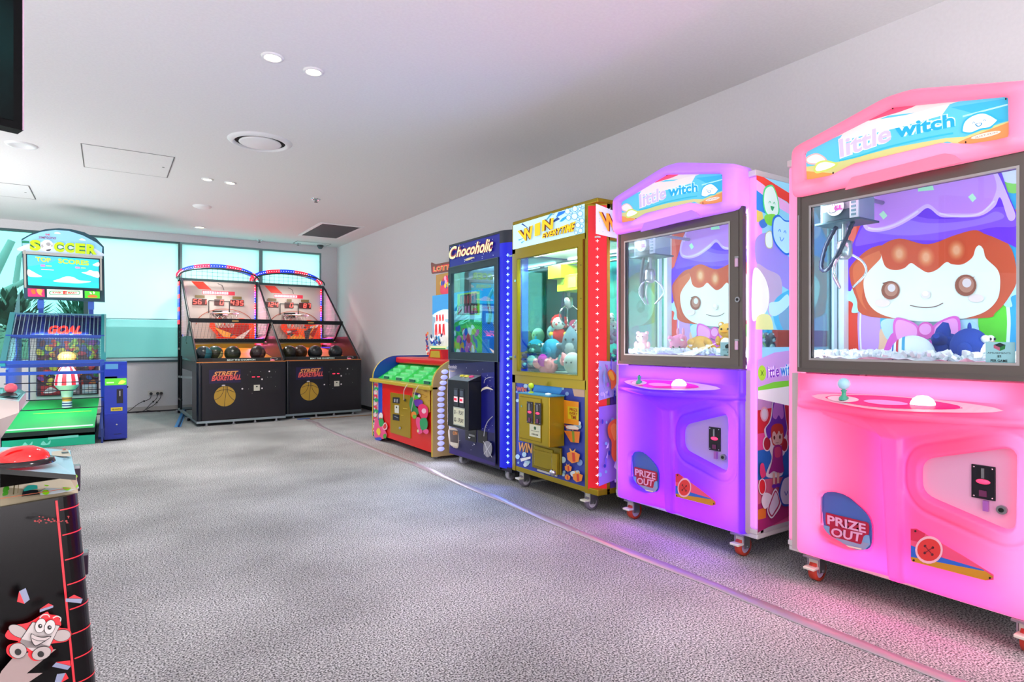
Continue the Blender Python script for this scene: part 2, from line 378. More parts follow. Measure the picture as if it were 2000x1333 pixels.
def hatch(x0, y0, x1, y1, label, sides='lrtb'):
    a = MB().box(x0 + .004, y0 + .004, ZC - .004, x1 - .004, y1 - .004, ZC - .0005, ceilm)
    w = .006
    if 'l' in sides: a.box(x0 - w, y0, ZC - .005, x0, y1, ZC - .0005, hair)
    if 'r' in sides: a.box(x1, y0, ZC - .005, x1 + w, y1, ZC - .0005, hair)
    if 't' in sides: a.box(x0, y1, ZC - .005, x1, y1 + w / 2, ZC - .0005, mat('#a5a4a4', .8))
    if 'b' in sides: a.box(x0, y0 - w / 2, ZC - .005, x1, y0, ZC - .0005, mat('#a5a4a4', .8))
    a.disc((x1 - .06, (y0 + y1) / 2, ZC - .006), .012, hair, 'z', t=.001)
    tag(a.build('access_panel'), label, 'access panel', 'ceiling access hatches')
hatch(-.19, 6.48, .52, 7.33, 'large white ceiling access hatch left of the round diffuser')
hatch(-1.5, 8.57, -.73, 9.34, 'ceiling access hatch at the left edge of the photo')
hatch(2.72, 10.72, 3.3, 11.0, 'small ceiling access hatch by the far right corner')
dc = empty('security_camera', 'dome security camera in the far right ceiling corner', 'camera', (3.18, 10.95, ZC))
MB().lathe((0, 0, 0), [(0, 0), (.055, 0), (.055, -.03), (.045, -.04)], mat('#3b4446', .4), 20).build('base', dc)
MB().ball((0, 0, -.04), .043, mat('#55686c', .15), 16, (1, 1, .8)).build('dome', dc)

# ------------------------------------------------------------------ floor strip, cables, outlet
st = MB(); sm = mat('#b4a8b0', .42, .3)
pts = [(2.30 + .010 * math.sin(y * 1.7) + .006 * math.sin(y * 4.1) + (.05 if y > 8 else 0), y) for y in [-.5 + .25 * i for i in range(38)]]
ww = [.033 + .005 * math.sin(i * 1.9) for i in range(38)]
V = []
for (x, y), h in zip(pts, ww): V += [(x - h, y, .002), (x - h * .9, y, .006), (x + h * .9, y, .006), (x + h, y, .002)]
st.add(V, [(4 * i + k, 4 * i + k + 1, 4 * i + k + 5, 4 * i + k + 4) for i in range(37) for k in range(3)], sm, True)
tag(st.build('floor_tape'), 'long shiny strip of tape over a cable along the carpet before the claw machines', 'tape')
st = MB(); st.box(2.35, 8.75, .001, 3.45, 8.79, .006, mat('#8c6a3e', .6)).box(2.25, 8.83, .001, 2.42, 8.9, .007, mat('#3f63a8', .5))
tag(st.build('floor_tape'), 'brown strip of tape on the carpet before the right basketball game', 'tape')
st = MB(); a0 = onZ(0, 347, 835); a1 = onZ(0, 361, 800)
st.add([(a0[0] - .04, a0[1], .004), (a0[0] + .04, a0[1], .004), (a1[0] + .03, a1[1], .012), (a1[0] - .03, a1[1], .012)], [(0, 1, 2, 3)], mat('#4b8fd0', .5))
st.tube([(a0[0] + .01, a0[1], .012), (a1[0] + .02, a1[1], .02)], .012, mat('#1c3c70', .5), 6)
tag(st.build('blue_cable_strap'), 'light blue taped cable on the carpet left of the basketball game', 'cable')
ot = empty('power_outlet', 'white wall outlet with black plugs under the window', 'outlet', (.64, YB, .30))
MB().box(-.115, -.012, -.035, .10, -.001, .035, mat('#d8d4cf', .5), .003).build('socket_plate', ot)
for i, (dx, ex, ez) in enumerate(((-.07, -.38, -.3), (.02, -.17, -.3), (.07, -.13, -.29))):
    MB().disc((dx, -.045, -.012), .022, BLACK, 'y', 14, .035).build('plug', ot)
    c = spline([(dx, -.05, -.02), (dx - .02, -.07, -.09), (dx + (ex - dx) * .5, -.05, -.15 - .02 * i), (ex, -.08, ez + .03), (ex + (.18 if i == 2 else -.1), -.12, -.292)], 5, False)
    MB().tube(c, .005, BLACK, 6).ball(c[8], .014, BLACK, 8).build('cord', ot)
# ================================================================== shared machine pieces
def caster(parent, x, y, top, r=.045, wheel='#d7d5db', tyre='#8a8790', brake=True):
    m = MB().box(x - .04, y - .04, top - .008, x + .04, y + .04, top, STEEL)
    m.box(x - .03, y - .02, r * .9, x - .024, y + .03, top - .008, STEEL).box(x + .024, y - .02, r * .9, x + .03, y + .03, top - .008, STEEL)
    m.tube([(x - .034, y + .012, r), (x + .034, y + .012, r)], .008, STEEL, 8)
    if brake: m.box(x - .026, y - .065, r + .012, x + .026, y - .015, r + .024, mat('#dcdccb', .5), .003).box(x - .022, y - .02, r + .02, x + .022, y + .0, top - .008, mat('#c8c8bb', .5))
    c = m.build('caster', parent)
    w_ = MB().lathe((x, y + .012, r), [(r * .7, -.018), (r, -.016), (r, .016), (r * .7, .018)], mat(tyre, .5), 24, 'x').lathe((x, y + .012, r), [(0, -.012), (r * .3, -.02), (r * .34, -.012), (r * .7, -.014)], mat(wheel, .4), 20, 'x').lathe((x, y + .012, r), [(r * .7, .014), (r * .34, .012), (r * .3, .02), (0, .012)], mat(wheel, .4), 20, 'x')
    w_.build('wheel', c); return c
def coin_mech(parent, x0, z0, x1, z1, y, name='coin_mech', col='#17131f'):
    m = MB().box(x0, y - .006, z0, x1, y, z1, mat(col, .3), .002)
    cx, cz, w, h = (x0 + x1) / 2, (z0 + z1) / 2, x1 - x0, z1 - z0
    for a in (.12, .88):
        for b in (.07, .93): m.ball((x0 + w * a, y - .007, z0 + h * b), w * .045, CHROME, 8)
    m.box(cx - w * .06, y - .012, cz + h * .12, cx + w * .06, y - .006, z1 - h * .08, STEEL)
    m.box(cx - w * .16, y - .010, z0 + h * .08, cx + w * .16, y - .006, z0 + h * .26, mat('#7c3b66', .3, .5))
    c = m.build(name, parent)
    MB().ball((cx, y - .007, cz + h * .02), w * .3, mat('#ff3c6a', .3, emit=1.0), 18, (1, .3, .42)).build('lit_button', c)
    return c
def claw(parent, x, y, ztop, drop=.12, L=.15, m=STEEL, body='#b8bcc0', coil=None):
    b = MB().tube([(x, y, ztop), (x, y, ztop - drop)], .012, m).lathe((x, y, ztop - drop), [(.012, .0), (.034, -.01), (.034, -.075), (.018, -.09), (0, -.09)], mat(body, .25, .7), 18)
    c = b.build('claw_head', parent)
    for k in range(3):
        a = 2 * PI * k / 3 + .5; dx, dy = math.cos(a), math.sin(a); z0 = ztop - drop - .07
        P = [(x + dx * .03, y + dy * .03, z0), (x + dx * .075, y + dy * .075, z0 - L * .25), (x + dx * .085, y + dy * .085, z0 - L * .6), (x + dx * .035, y + dy * .035, z0 - L)]
        MB().tube(spline(P, 4, False), .0055, CHROME, 7).build('claw_prong', c)
    if coil:
        P = spline([(x - .03, y - .01, ztop - .01), (x - .07, y - .03, ztop - .10), (x - .085, y - .04, ztop - .2), (x - .04, y - .05, ztop - .2), (x + .02, y - .04, ztop - .09), (x + .05, y - .02, ztop)] if coil == 1 else [(x - .03, y - .02, ztop), (x - .045, y - .03, ztop - .12), (x - .03, y - .03, ztop - .25), (x - .02, y - .03, ztop - .12), (x, y, ztop - .03)], 8, False)
        MB().tube(P, [.0105 if i % 2 else .008 for i in range(len(P))], mat('#1b2440', .35), 8).build('coiled_cable', c)
    return c
def smooth(t): t = max(0., min(1., t)); return t * t * (3 - 2 * t)
def sdf(poly, x, z):
    d = 1e9; ins = False; n = len(poly)
    for i in range(n):
        (ax, az), (bx, bz) = poly[i], poly[(i + 1) % n]; ex, ez = bx - ax, bz - az; px, pz = x - ax, z - az
        t = max(0, min(1, (px * ex + pz * ez) / (ex * ex + ez * ez + 1e-12))); qx, qz = px - ex * t, pz - ez * t
        d = min(d, qx * qx + qz * qz)
        if (az > z) != (bz > z) and x < ax + (z - az) / (bz - az) * ex: ins = not ins
    d = math.sqrt(d); return -d if ins else d
def ring(poly, c, n=120):
    """resample a star-shaped polygon to n points by angle"""
    out = []
    for k in range(n):
        a = 2 * PI * (k + .37) / n; dx, dz = math.cos(a), math.sin(a); best = 0
        for i in range(len(poly)):
            (ax, az), (bx, bz) = poly[i], poly[(i + 1) % len(poly)]; ex, ez = bx - ax, bz - az
            den = dx * ez - dz * ex
            if abs(den) < 1e-9: continue
            t = ((ax - c[0]) * ez - (az - c[1]) * ex) / den; u = ((ax - c[0]) * dz - (az - c[1]) * dx) / den
            if t > 0 and -1e-6 <= u <= 1 + 1e-6: best = max(best, t)
        out.append((c[0] + dx * best, c[1] + dz * best))
    return out
def softpoly(poly, r, n=4):
    """round the corners of a polygon"""
    o = []; N = len(poly)
    for i in range(N):
        p, q, s = Vector(poly[i - 1]), Vector(poly[i]), Vector(poly[(i + 1) % N]); a = (p - q); b = (s - q); ra = min(r, a.length * .45); rb = min(r, b.length * .45)
        A = q + a.normalized() * ra; B = q + b.normalized() * rb
        for k in range(n + 1): t = k / n; v = A * (1 - t) ** 2 + q * 2 * t * (1 - t) + B * t * t; o.append((v.x, v.y))
    return o
def offpoly(poly, d):
    c = (sum(p[0] for p in poly) / len(poly), sum(p[1] for p in poly) / len(poly)); o = []
    N = len(poly)
    for i in range(N):
        a, b = poly[i - 1], poly[(i + 1) % N]; dx, dz = b[0] - a[0], b[1] - a[1]; l = math.hypot(dx, dz) or 1; nx, nz = dz / l, -dx / l
        if (poly[i][0] - c[0]) * nx + (poly[i][1] - c[1]) * nz < 0: nx, nz = -nx, -nz
        o.append((poly[i][0] + nx * d, poly[i][1] + nz * d))
    return o

# ------------------------------------------------------------------ plush toys
def plush(name, label, X, Y, z, s, body, kind='bear', face='#fff6f0', rot=0., lean=0., group=None, c2=None, mk=None):
    fur = mk or noisy(body, body, 30, .95, .6, 3, 'plush_' + body.strip('#')); f2 = mat(c2 or face, .9); ey = mat('#101014', .2); m = MB()
    m.T = Matrix.Rotation(rot, 4, 'Z') @ Matrix.Rotation(lean, 4, 'X')
    if kind in ('bear', 'pig', 'bunny', 'duck'):
        m.ball((0, 0, .42 * s), .40 * s, fur, 16, (1, .85, 1.05)); m.ball((0, -.12 * s, 1.02 * s), .36 * s, fur, 18, (1.1, .92, .92))
        for q in (-1, 1):
            if kind == 'bunny': m.ball((q * .17 * s, -.05 * s, 1.5 * s), .3 * s, fur, 12, (.32, .25, 1))
            else: m.ball((q * .29 * s, -.08 * s, 1.3 * s), .13 * s, fur, 12); m.ball((q * .29 * s, -.17 * s, 1.3 * s), .075 * s, f2, 10)
            m.ball((q * .42 * s, -.14 * s, .55 * s), .15 * s, fur, 12, (.8, .8, 1.5)); m.ball((q * .26 * s, -.34 * s, .14 * s), .17 * s, fur, 12, (1, 1.3, .9))
            m.ball((q * .26 * s, -.54 * s, .14 * s), .09 * s, f2, 10, (1, .4, 1)); m.ball((q * .15 * s, -.43 * s, 1.08 * s), .045 * s, ey, 10)
        if kind == 'duck': m.ball((0, -.5 * s, .96 * s), .13 * s, mat('#f0a020', .8), 12, (1.3, 1, .5))
        else: m.ball((0, -.43 * s, .94 * s), .13 * s, f2, 12, (1.2, .6, .9)); m.ball((0, -.52 * s, .98 * s), .035 * s, ey if kind != 'pig' else mat('#d8607c', .8), 8)
        m.ball((0, -.30 * s, .42 * s), .25 * s, f2, 14, (1, .5, 1.1))
    elif kind == 'bird':
        m.ball((0, 0, .5 * s), .5 * s, fur, 18, (.95, .9, 1.05)); m.ball((0, -.3 * s, .42 * s), .32 * s, f2, 14, (.9, .7, .9))
        for q in (-1, 1):
            m.ball((q * .17 * s, -.42 * s, .72 * s), .11 * s, WHITE, 12); m.ball((q * .15 * s, -.52 * s, .72 * s), .04 * s, ey, 8)
            m.ball((q * .48 * s, -.05 * s, .4 * s), .2 * s, fur, 12, (.45, .9, 1.2)); m.ball((q * .2 * s, -.25 * s, .02 * s), .12 * s, mat('#e060a8', .8), 10, (1, 1.5, .5))
        m.ball((0, -.55 * s, .6 * s), .09 * s, mat('#f0b030', .7), 10, (1.1, 1.2, .6)); m.ball((0, 0, 1.05 * s), .1 * s, fur, 10, (.5, .5, 1.3))
    elif kind == 'fish':
        m.lathe((0, 0, .1 * s), [(.0, 1.15 * s), (.12 * s, 1.0 * s), (.3 * s, .7 * s), (.38 * s, .35 * s), (.3 * s, .05 * s), (0, -.05 * s)], fur, 18)
        m.ball((0, -.22 * s, .4 * s), .26 * s, f2, 12, (.9, .7, 1.3)); m.ball((.4 * s, 0, .45 * s), .18 * s, fur, 10, (1, .3, .7)); m.ball((-.4 * s, 0, .45 * s), .18 * s, fur, 10, (1, .3, .7))
        for q in (-1, 1): m.ball((q * .14 * s, -.28 * s, .78 * s), .045 * s, ey, 8)
        m.ball((0, .1 * s, .05 * s), .22 * s, fur, 10, (1.4, .4, .5))
    elif kind == 'clown':
        m.ball((0, 0, .35 * s), .33 * s, fur, 14, (1, .8, 1.1)); m.ball((0, -.08 * s, .9 * s), .3 * s, f2, 16)
        for a in range(9): t = PI * (a / 8 * 1.3 - .15); m.ball((.3 * s * math.cos(t), .02 * s, .95 * s + .28 * s * math.sin(t)), .13 * s, fur, 10)
        for q in (-1, 1): m.ball((q * .1 * s, -.34 * s, .96 * s), .06 * s, WHITE, 8); m.ball((q * .1 * s, -.39 * s, .96 * s), .025 * s, ey, 8); m.ball((q * .36 * s, -.1 * s, .4 * s), .12 * s, mat('#e8d030', .8), 10)
        m.ball((0, -.4 * s, .86 * s), .06 * s, mat('#e83030', .6), 8)
    elif kind == 'ball':
        m.ball((0, 0, .5 * s), .5 * s, fur, 24)
        for k, cc in enumerate(('#2a5fb8', '#c43a4c', '#3aa0c8')): 
            a = -1.1 + k * .32; m.lathe((0, 0, .5 * s), [(.503 * s * math.cos(a + .14 * j / 3), .503 * s * math.sin(a + .14 * j / 3)) for j in range(4)], mat(cc, .7), 28, 'x')
    elif kind == 'starfish':
        for k in range(5): a = 2 * PI * k / 5 + .3; m.tube([(0, 0, .4 * s), (.35 * s * math.cos(a), -.05 * s, .4 * s + .35 * s * math.sin(a)), (.6 * s * math.cos(a), -.1 * s, .4 * s + .55 * s * math.sin(a))], [.22 * s, .17 * s, .07 * s], fur, 12)
        m.ball((0, -.1 * s, .4 * s), .2 * s, fur, 12)
    elif kind == 'egg': m.ball((0, 0, .55 * s), .42 * s, fur, 18, (1, 1, 1.25)); m.ball((.1 * s, -.38 * s, .6 * s), .05 * s, ey, 8); m.ball((-.14 * s, -.38 * s, .6 * s), .05 * s, ey, 8)
    o = m.build(name, loc=(X, Y, z)); return tag(o, label, 'plush toy', group)

# ================================================================== the two big glowing claw machines
PX, PY = 2.65, 1.631                       # front plane and left corner of the pink one, where the decals were measured
def fm_at(Xp, Yl=PY, X0=PX):
    def f(px, py): Y, z = onX(Xp, px, py); return (Yl - Y, Xp - X0, z)
    return f
def loc2(Xp, pts, Yl=PY):
    o = []
    for p in pts: Y, z = onX(Xp, *p); o.append((Yl - Y, z))
    return o
C7 = lambda x, y: (1520 + x / 2.185, 130 + y / 2.185)      # reading grid of the doll print
HDR = None
ZBX = ((.03, .89), (.10, .862), (.19, .79), (.32, .754), (.41, .726), (.47, .724), (.64, .783), (.77, .822), (.94, .86))
def underline_z(x):
    for (a, za), (b, zb) in zip(ZBX, ZBX[1:]):
        if x <= b: return min(za + (zb - za) * max(0, x - a) / (b - a), .812)
    return .812
def shell_depth(x, z, rp, pp):
    dx = abs(x - .475); t = max(0, 1 - math.sqrt(dx * dx + .0025) / .43); P = .205 * t ** .85
    zb = underline_z(x); q = max(0, (.72 - z) / .58); xl, xr = .412 + .030 * q, .470 + .006 * q
    base = -.012
    if x < xl: d = xl - x; base += .038 * smooth(d / .018) * (1 - .85 * smooth((d - .02) / .27))
    elif x > xr: d = x - xr; base += .022 * smooth(d / .016) * (1 - .8 * smooth((d - .02) / .09))
    if z > .895: y = 0
    elif z > .845: y = -P * (.895 - z) / .05
    elif z > .820: y = -P - .003
    elif z > zb: k = (z - zb) / (.820 - zb); y = base * (1 - k) - P * k
    else: y = base
    e = min(x - .03, .936 - x)
    if e < .03: y += .03 * (1 - e / .03) ** 2.2
    if z < .165: y += .02 * (1 - (z - .142) / .023) ** 2
    s1 = sdf(rp, x, z); s2 = sdf(pp, x, z)
    y += .055 * smooth(.5 - s1 / .014) + .045 * smooth(.5 - s2 / .012)
    if z < zb - .01 and x > .485: y += .010 * smooth((.012 - abs(s1 - .055)) / .012)
    return y
def glow_machine(X0, Yl, col, label, cols):
    T = empty('claw_machine', label, 'claw machine', (X0, Yl, 0), -PI / 2, 'tall glowing claw machines with doll prints')
    shell = glow_shell(cols['shell'], cols['emit'], cols['e'], 'glowing_' + col)
    tube_m = mat(cols['tube'], .4, emit=cols['te'], eh=cols['tube_e']); white = mat('#dcdad8', .4); metal = mat('#6e6762', .38, .8)
    W, D = .970, .76; inn = cols['inner']
    rp = softpoly([(.545, .655), (.853, .750), (.848, .432), (.545, .515)], .05, 5)
    pp = softpoly([(.138, .445), (.245, .458), (.362, .375), (.362, .235), (.290, .222), (.150, .262)], .05, 5)
    # front moulding
    xs_ = [.03 + .906 * i / 150 for i in range(151)]; zs_ = [.142 + .0068 * i for i in range(98)] + [.8199, .8205, .8449, .8455, .8949, .8955, .97]; zs_ = sorted(z for z in zs_ if z <= .80 or z in (.8205, .8449)) + [.808, .814, .82, .8455, .86, .875, .885, .8949, .8955, .91, .94, .972]
    zs_ = sorted(set(zs_)); m = MB(); V = [(x, shell_depth(x, z, rp, pp), z) for z in zs_ for x in xs_]; n = len(xs_)
    m.add(V, [(r * n + i, r * n + i + 1, (r + 1) * n + i + 1, (r + 1) * n + i) for r in range(len(zs_) - 1) for i in range(n - 1)], shell, True)
    m.build('front_moulding', T)
    # lamps behind the moulding, as strips round its edge
    lc = cols['lamp']
    for x_ in (.085, .885): lamp('AREA', (x_, .13, .50), cols['le'], lc, .03, .66, (0.0, -1, 0), parent=T, name='led_strip')
    lamp('AREA', (.47, .11, .19), cols['le'] * .9, cols['lamp2'], .7, .03, (0, -1, .15), parent=T, name='led_strip')
    lamp('AREA', (.47, .06, .93), cols['le'] * .5, lc, .7, .03, (0, -1, -.2), parent=T, name='led_strip')
    lamp('AREA', (.43, .13, .55), cols['le'] * .55, cols['lamp2'], .03, .5, (0, -1, 0), parent=T, name='led_strip')
    # glow on the carpet from the lamp strip under the front edge
    lamp('AREA', (.47, .10, .135), cols['under'], cols['lamp2'], .8, .06, (0, -.15, -1), parent=T, name='under_led')
    # cabinet frame
    f = MB(); f.box(-.045, .075, .115, W + .0, D, .142, white, .006)
    for x0 in (-.04, W - .035): f.box(x0, D - .03, .142, x0 + .03, D, 1.98, white)
    f.box(W - .062, .03, .142, W - .037, .09, .97, mat('#b9b4b6', .4)).box(-.0, .03, .142, .03, .09, .97, mat('#b9b4b6', .4))
    f.box(-.045, .06, 1.955, W, D, 1.985, white, .004).box(-.04, D - .008, .142, W - .01, D, 1.02, white)
    f.box(W - .012, .10, .99, W, D, 1.025, white).box(-.045, .10, .99, -.033, D, 1.025, white)
    f.box(-.03, .12, .975, W - .012, D - .01, .99, mat('#cfd8dc', .6))
    f.box(-.044, .075, .142, -.038, D, .99, mat('#c9a8c8', .5))
    f.build('cabinet', T)
    # corner light tubes
    for x0, x1 in ((-.045, .018), (W - .063, W)):
        MB().box(x0, .07, .165, x1, .125, 1.955, tube_m, .012).box(x0 - .001, .068, .142, x1 + .001, .127, .165, white, .003).build('corner_light', T)
    # window door
    dr = MB(); x0, x1, z0, z1 = .040, .935, .978, 1.80
    dr.frame(x0, z0, x1, z1, (.067, .082, .064, .072), .004, .03, metal)
    dr.frame(x0 + .014, z0 + .014, x1 - .022, z1 - .014, .005, .0005, .006, mat('#6d6663', .35, .8)).frame(x0 + .058, z0 + .055, x1 - .073, z1 - .064, .009, .001, .012, mat('#b9b6b4', .3, .9))
    D_ = dr.build('window_door', T)
    MB().box(x0 + .065, .014, z0 + .06, x1 - .08, .018, z1 - .07, glass('#f2fdff', .55)).build('window_glass', D_)
    for z_ in (1.10, 1.52): MB().box(.895, -.008, z_ - .025, .912, .006, z_ + .02, mat('#d7b6d6', .3, .7), .003).box(.893, -.004, z_ + .02, .914, .006, z_ + .03, STEEL).build('latch', D_)
    MB().disc((.908, -.004, 1.33), .014, STEEL, 'y', 18, .01).disc((.908, -.006, 1.33), .007, BLACK, 'y', 14, .004).build('lock', D_)
    MB().box(.047, -.001, 1.0, .053, .008, 1.70, STEEL).build('hinge', D_)
    # price card on the glass
    A = Art(fm_at(PX - .0 + .012), (0, -1, 0)); c0, c1, c2 = mat('#8fc8d0', .6), mat('#0e2a2c', .6), mat('#1c7a3a', .6)
    if cols['card'] == 1:
        A.poly([(1925, 668), (1983, 669), (1983, 711), (1925, 710)], c0); A.poly([(1941, 674), (1953, 670), (1964, 674), (1953, 679)], c1).poly([(1953, 679), (1964, 674), (1963, 682), (1953, 686)], c2).poly([(1941, 674), (1953, 679), (1953, 686), (1941, 680)], mat('#b05a78', .6))
        A.text('AMUSEMENTS', (1929, 691), (1974, 692), (1929, 688), c1).text('$2', (1948, 699), (1956, 699), (1948, 694), c1, .02).text('PER GAME', (1935, 707), (1968, 708), (1935, 702), c1, .02)
    A.build('price_card', D_) if cols['card'] == 1 else None
    if cols['card'] == 2:
        A = Art(fm_at(2.662, 2.814), (0, -1, 0)); A.poly([(1407, 669), (1434, 669), (1434, 698), (1407, 698)], c0).poly([(1416, 676), (1421, 672), (1426, 676), (1425, 681), (1417, 681)], c1)
        A.text('AMUSEMENTS', (1411, 685), (1430, 685), (1411, 683), c1).text('$2', (1420, 690), (1424, 690), (1420, 687), c1, .02).text('PER GAME', (1414, 696), (1431, 697), (1414, 693), c1, .02).build('price_card', D_)
    # header box
    XH = PX - .03; tl = loc2(XH, [(1543, 290)])[0]; ap = loc2(XH, [(1750, 180)])[0]; bl = loc2(XH, [(1547, 386)])[0]
    rx = 2 * ap[0] - tl[0]; outer = softpoly([(tl[0], bl[1]), (rx, bl[1]), (rx, tl[1]), (ap[0] + .05, ap[1]), (ap[0] - .05, ap[1]), (tl[0], tl[1])], .035, 5)
    sg = loc2(XH, [(1570, 297), (1742, 209), (1970, 187), (1971, 270), (1885, 283), (1866, 273), (1652, 324), (1632, 341), (1573, 353)])
    hole = softpoly(sg, .012, 3); cc = (ap[0], 1.935); R0 = ring(outer, cc, 200); Ri = [(cc[0] + (p[0] - cc[0]) * .965, cc[1] + (p[1] - cc[1]) * .90) for p in R0]; Hh = ring(hole, cc, 200); Ho = [(p[0] + (q[0] - p[0]) * .12, p[1] + (q[1] - p[1]) * .12) for p, q in zip(Hh, Ri)]
    hs = MB(); yy = -.03; L = [(R0, .10), (R0, yy + .02), (Ri, yy - .012), (Ho, yy - .012), (Hh, yy - .004), (Hh, yy + .03)]; V = [(p[0], y, p[1]) for rr, y in L for p in rr]; n = 200
    hsh = glow_shell(cols['hshell'], cols['hemit'], cols['he'], 'glowing_header_' + col, .35)
    hs.add(V, [(r * n + i, r * n + (i + 1) % n, (r + 1) * n + (i + 1) % n, (r + 1) * n + i) for r in range(len(L) - 1) for i in range(n)], hsh, True)
    rb = loc2(XH, [(1668, 348), (1850, 301), (1868, 305), (1885, 318), (1655, 372)])
    hs.prism(rb, hsh, 'y', yy - .020, yy - .010)
    hd = hs.build('header', T)
    MB().prism(outer, mat('#cfcfd2', .5), 'y', .092, .10).build('header_back', hd)
    lamp('AREA', (ap[0], .07, 1.90), cols['le'] * .5, lc, .8, .2, (0, -1, 0), parent=T, name='header_led')
    # header sign
    S = 1.0; e = .36
    def em(h, s=e): return mat(h, .35, emit=s)
    g = lambda x, y: (1540 + x / 4.348, 180 + y / 4.348)
    A = Art(fm_at(XH + .014), (0, -1, 0), .00018); P = lambda L_: [g(*q) for q in L_]
    A.poly([(1565, 295), (1742, 205), (1975, 183), (1976, 272), (1886, 288), (1864, 278), (1654, 328), (1634, 345), (1568, 358)], em('#59c3dc'))
    A.poly(P([(120, 500), (870, 110), (1500, 60), (1200, 160), (850, 200), (520, 320), (200, 430)]), em('#dcd6d2'))
    A.poly(P([(560, 260), (885, 115), (1110, 100), (1050, 130), (940, 170), (700, 240), (640, 245)]), em('#ef4f74'))
    A.poly(P([(500, 300), (700, 243), (1000, 195), (1380, 90), (1300, 200), (900, 310), (420, 420)]), em('#e3dcd8'))
    A.poly(P([(1380, 130), (1880, 50), (1880, 240), (1800, 260), (1500, 160)]), em('#36b4d8')).poly(P([(1480, 200), (1860, 100), (1865, 112), (1480, 215)]), em('#a7e6f2'))
    A.poly(P([(120, 640), (440, 590), (900, 470), (1340, 390), (1500, 380), (1700, 300), (1890, 240), (1890, 480), (1500, 460), (1350, 420), (900, 560), (450, 700), (120, 770)]), em('#c8cd84'))
    A.poly(P([(120, 670), (380, 690), (340, 800), (120, 770)]), em('#e39a4c')).poly(P([(1500, 400), (1890, 250), (1890, 400), (1520, 460), (1440, 430)]), em('#dc9455'))
    A.line(P([(430, 585), (600, 545), (800, 480), (1000, 430), (1200, 385), (1400, 350)]), 3.2, em('#2fb7d0'), 3)
    A.blob(P([(150, 560), (230, 520), (300, 545), (330, 590), (260, 615), (170, 610)]), em('#e8b0b0')).blob(P([(160, 565), (230, 530), (290, 550), (315, 588), (255, 605), (175, 600)]), em('#e9e6dc'))
    A.blob(P([(215, 650), (245, 600), (310, 580), (370, 590), (425, 610), (380, 650), (300, 680), (235, 690)]), em('#c3d467')).blob(P([(232, 648), (258, 612), (310, 594), (362, 602), (400, 615), (365, 640), (300, 664), (245, 672)]), em('#ecede0'))
    A.text('little', g(438, 570), g(875, 420), g(425, 400), em('#e4dff0'), .085, tr=g(880, 260)).text('little', g(442, 560), g(875, 415), g(432, 405), em('#c9bce0'), .02, tr=g(876, 268))
    A.text('witch', g(905, 395), g(1420, 290), g(895, 265), em('#d6f2f6'), .1, tr=g(1420, 175)).text('witch', g(910, 395), g(1415, 295), g(905, 270), em('#1aa7dd'), .035, tr=g(1410, 180))
    c_ = [(1470, 330), (1490, 250), (1560, 195), (1650, 170), (1720, 190), (1780, 225), (1830, 240), (1770, 265), (1720, 310), (1640, 325), (1560, 355), (1490, 350)]
    A.blob(P(c_), em('#28b0dc')).blob(P([(1484, 325), (1502, 257), (1566, 207), (1650, 184), (1712, 203), (1760, 232), (1770, 245), (1712, 296), (1636, 310), (1556, 342), (1497, 338)]), em('#e6eaea'))
    A.line(P([(1565, 270), (1575, 255), (1590, 268)]), .9, em('#1c8fc0'), 3).line(P([(1655, 248), (1668, 236), (1682, 246)]), .9, em('#1c8fc0'), 3).blob(P([(1592, 272), (1645, 262), (1640, 285), (1615, 296), (1597, 288)]), em('#1c8fc0')).blob(P([(1600, 274), (1638, 267), (1633, 282), (1615, 289)]), em('#f3f3ee'))
    A.ell(*g(1680, 366), 30, 4.5, em('#e3d6c8'), -.22).text('JUST.FUN', g(1590, 398), g(1780, 350), g(1588, 382), em('#8a6a5a'), tr=g(1778, 336))
    for q in ((890, 140), (1850, 60), (145, 525), (385, 690), (1510, 428)): A.ell(*g(*q), 1.6, 2.2, SCREW)
    A.build('header_sign', T)
    # control panel plate on the sloped shelf
    def onshelf(px, py):                        # px: 0..1 along, py: 0..1 from back to front rim
        x = .125 + px * .70; dx = abs(x - .475); t = max(0, 1 - math.sqrt(dx * dx + .0025) / .43); Pp = .205 * t ** .85
        return (x, -Pp * py, .897 - .05 * py)
    A = Art(onshelf, (0, -.2, 1), .0004); A.k = 4
    N = 26; hot = mat(cols['plate'], .25, emit=.25); lt = mat(cols['plate2'], .3)
    def lens(a, b, f0, f1, mm):
        for i in range(N):
            u, v = a + (b - a) * i / N, a + (b - a) * (i + 1) / N
            s = lambda q: math.sin(PI * (q - a) / (b - a)) ** .5 if a < q < b else 0
            A.mb.add([A._p((u, .5 + (f0 - .5) * s(u))), A._p((v, .5 + (f0 - .5) * s(v))), A._p((v, .5 + (f1 - .5) * s(v))), A._p((u, .5 + (f1 - .5) * s(u)))], [(3, 2, 1, 0)], mm)
        A.k += 2
    lens(0, 1, .02, .90, lt); lens(.10, .84, .08, .78, hot); lens(.12, .33, .3, .72, mat('#f4dbe6', .4)); lens(.36, .60, .35, .62, mat('#ff8fd0', .4, emit=.3))
    pl = A.build('control_plate', T)
    x, y, z = onshelf(.235, .52)
    MB().tube([(x, y, z), (x, y, z + .05)], .006, mat('#2f8f74', .3)).lathe((x, y, z), [(.020, .0), (.018, .012), (.009, .02), (.009, .034), (.014, .042), (0, .044)], mat('#3fae8e', .3), 16).build('joystick', pl)
    if cols['knob']: MB().ball((x, y, z + .068), .025, mat('#9fd6e6', .15, emit=.1), 20).build('joystick_ball', pl)
    x, y, z = onshelf(.66, .42)
    MB().lathe((x, y, z), [(.042, .001), (.040, .010), (.032, .024), (.018, .034), (0, .037)], mat('#fff8ea', .2, emit=1.3), 28).build('lit_button', pl)
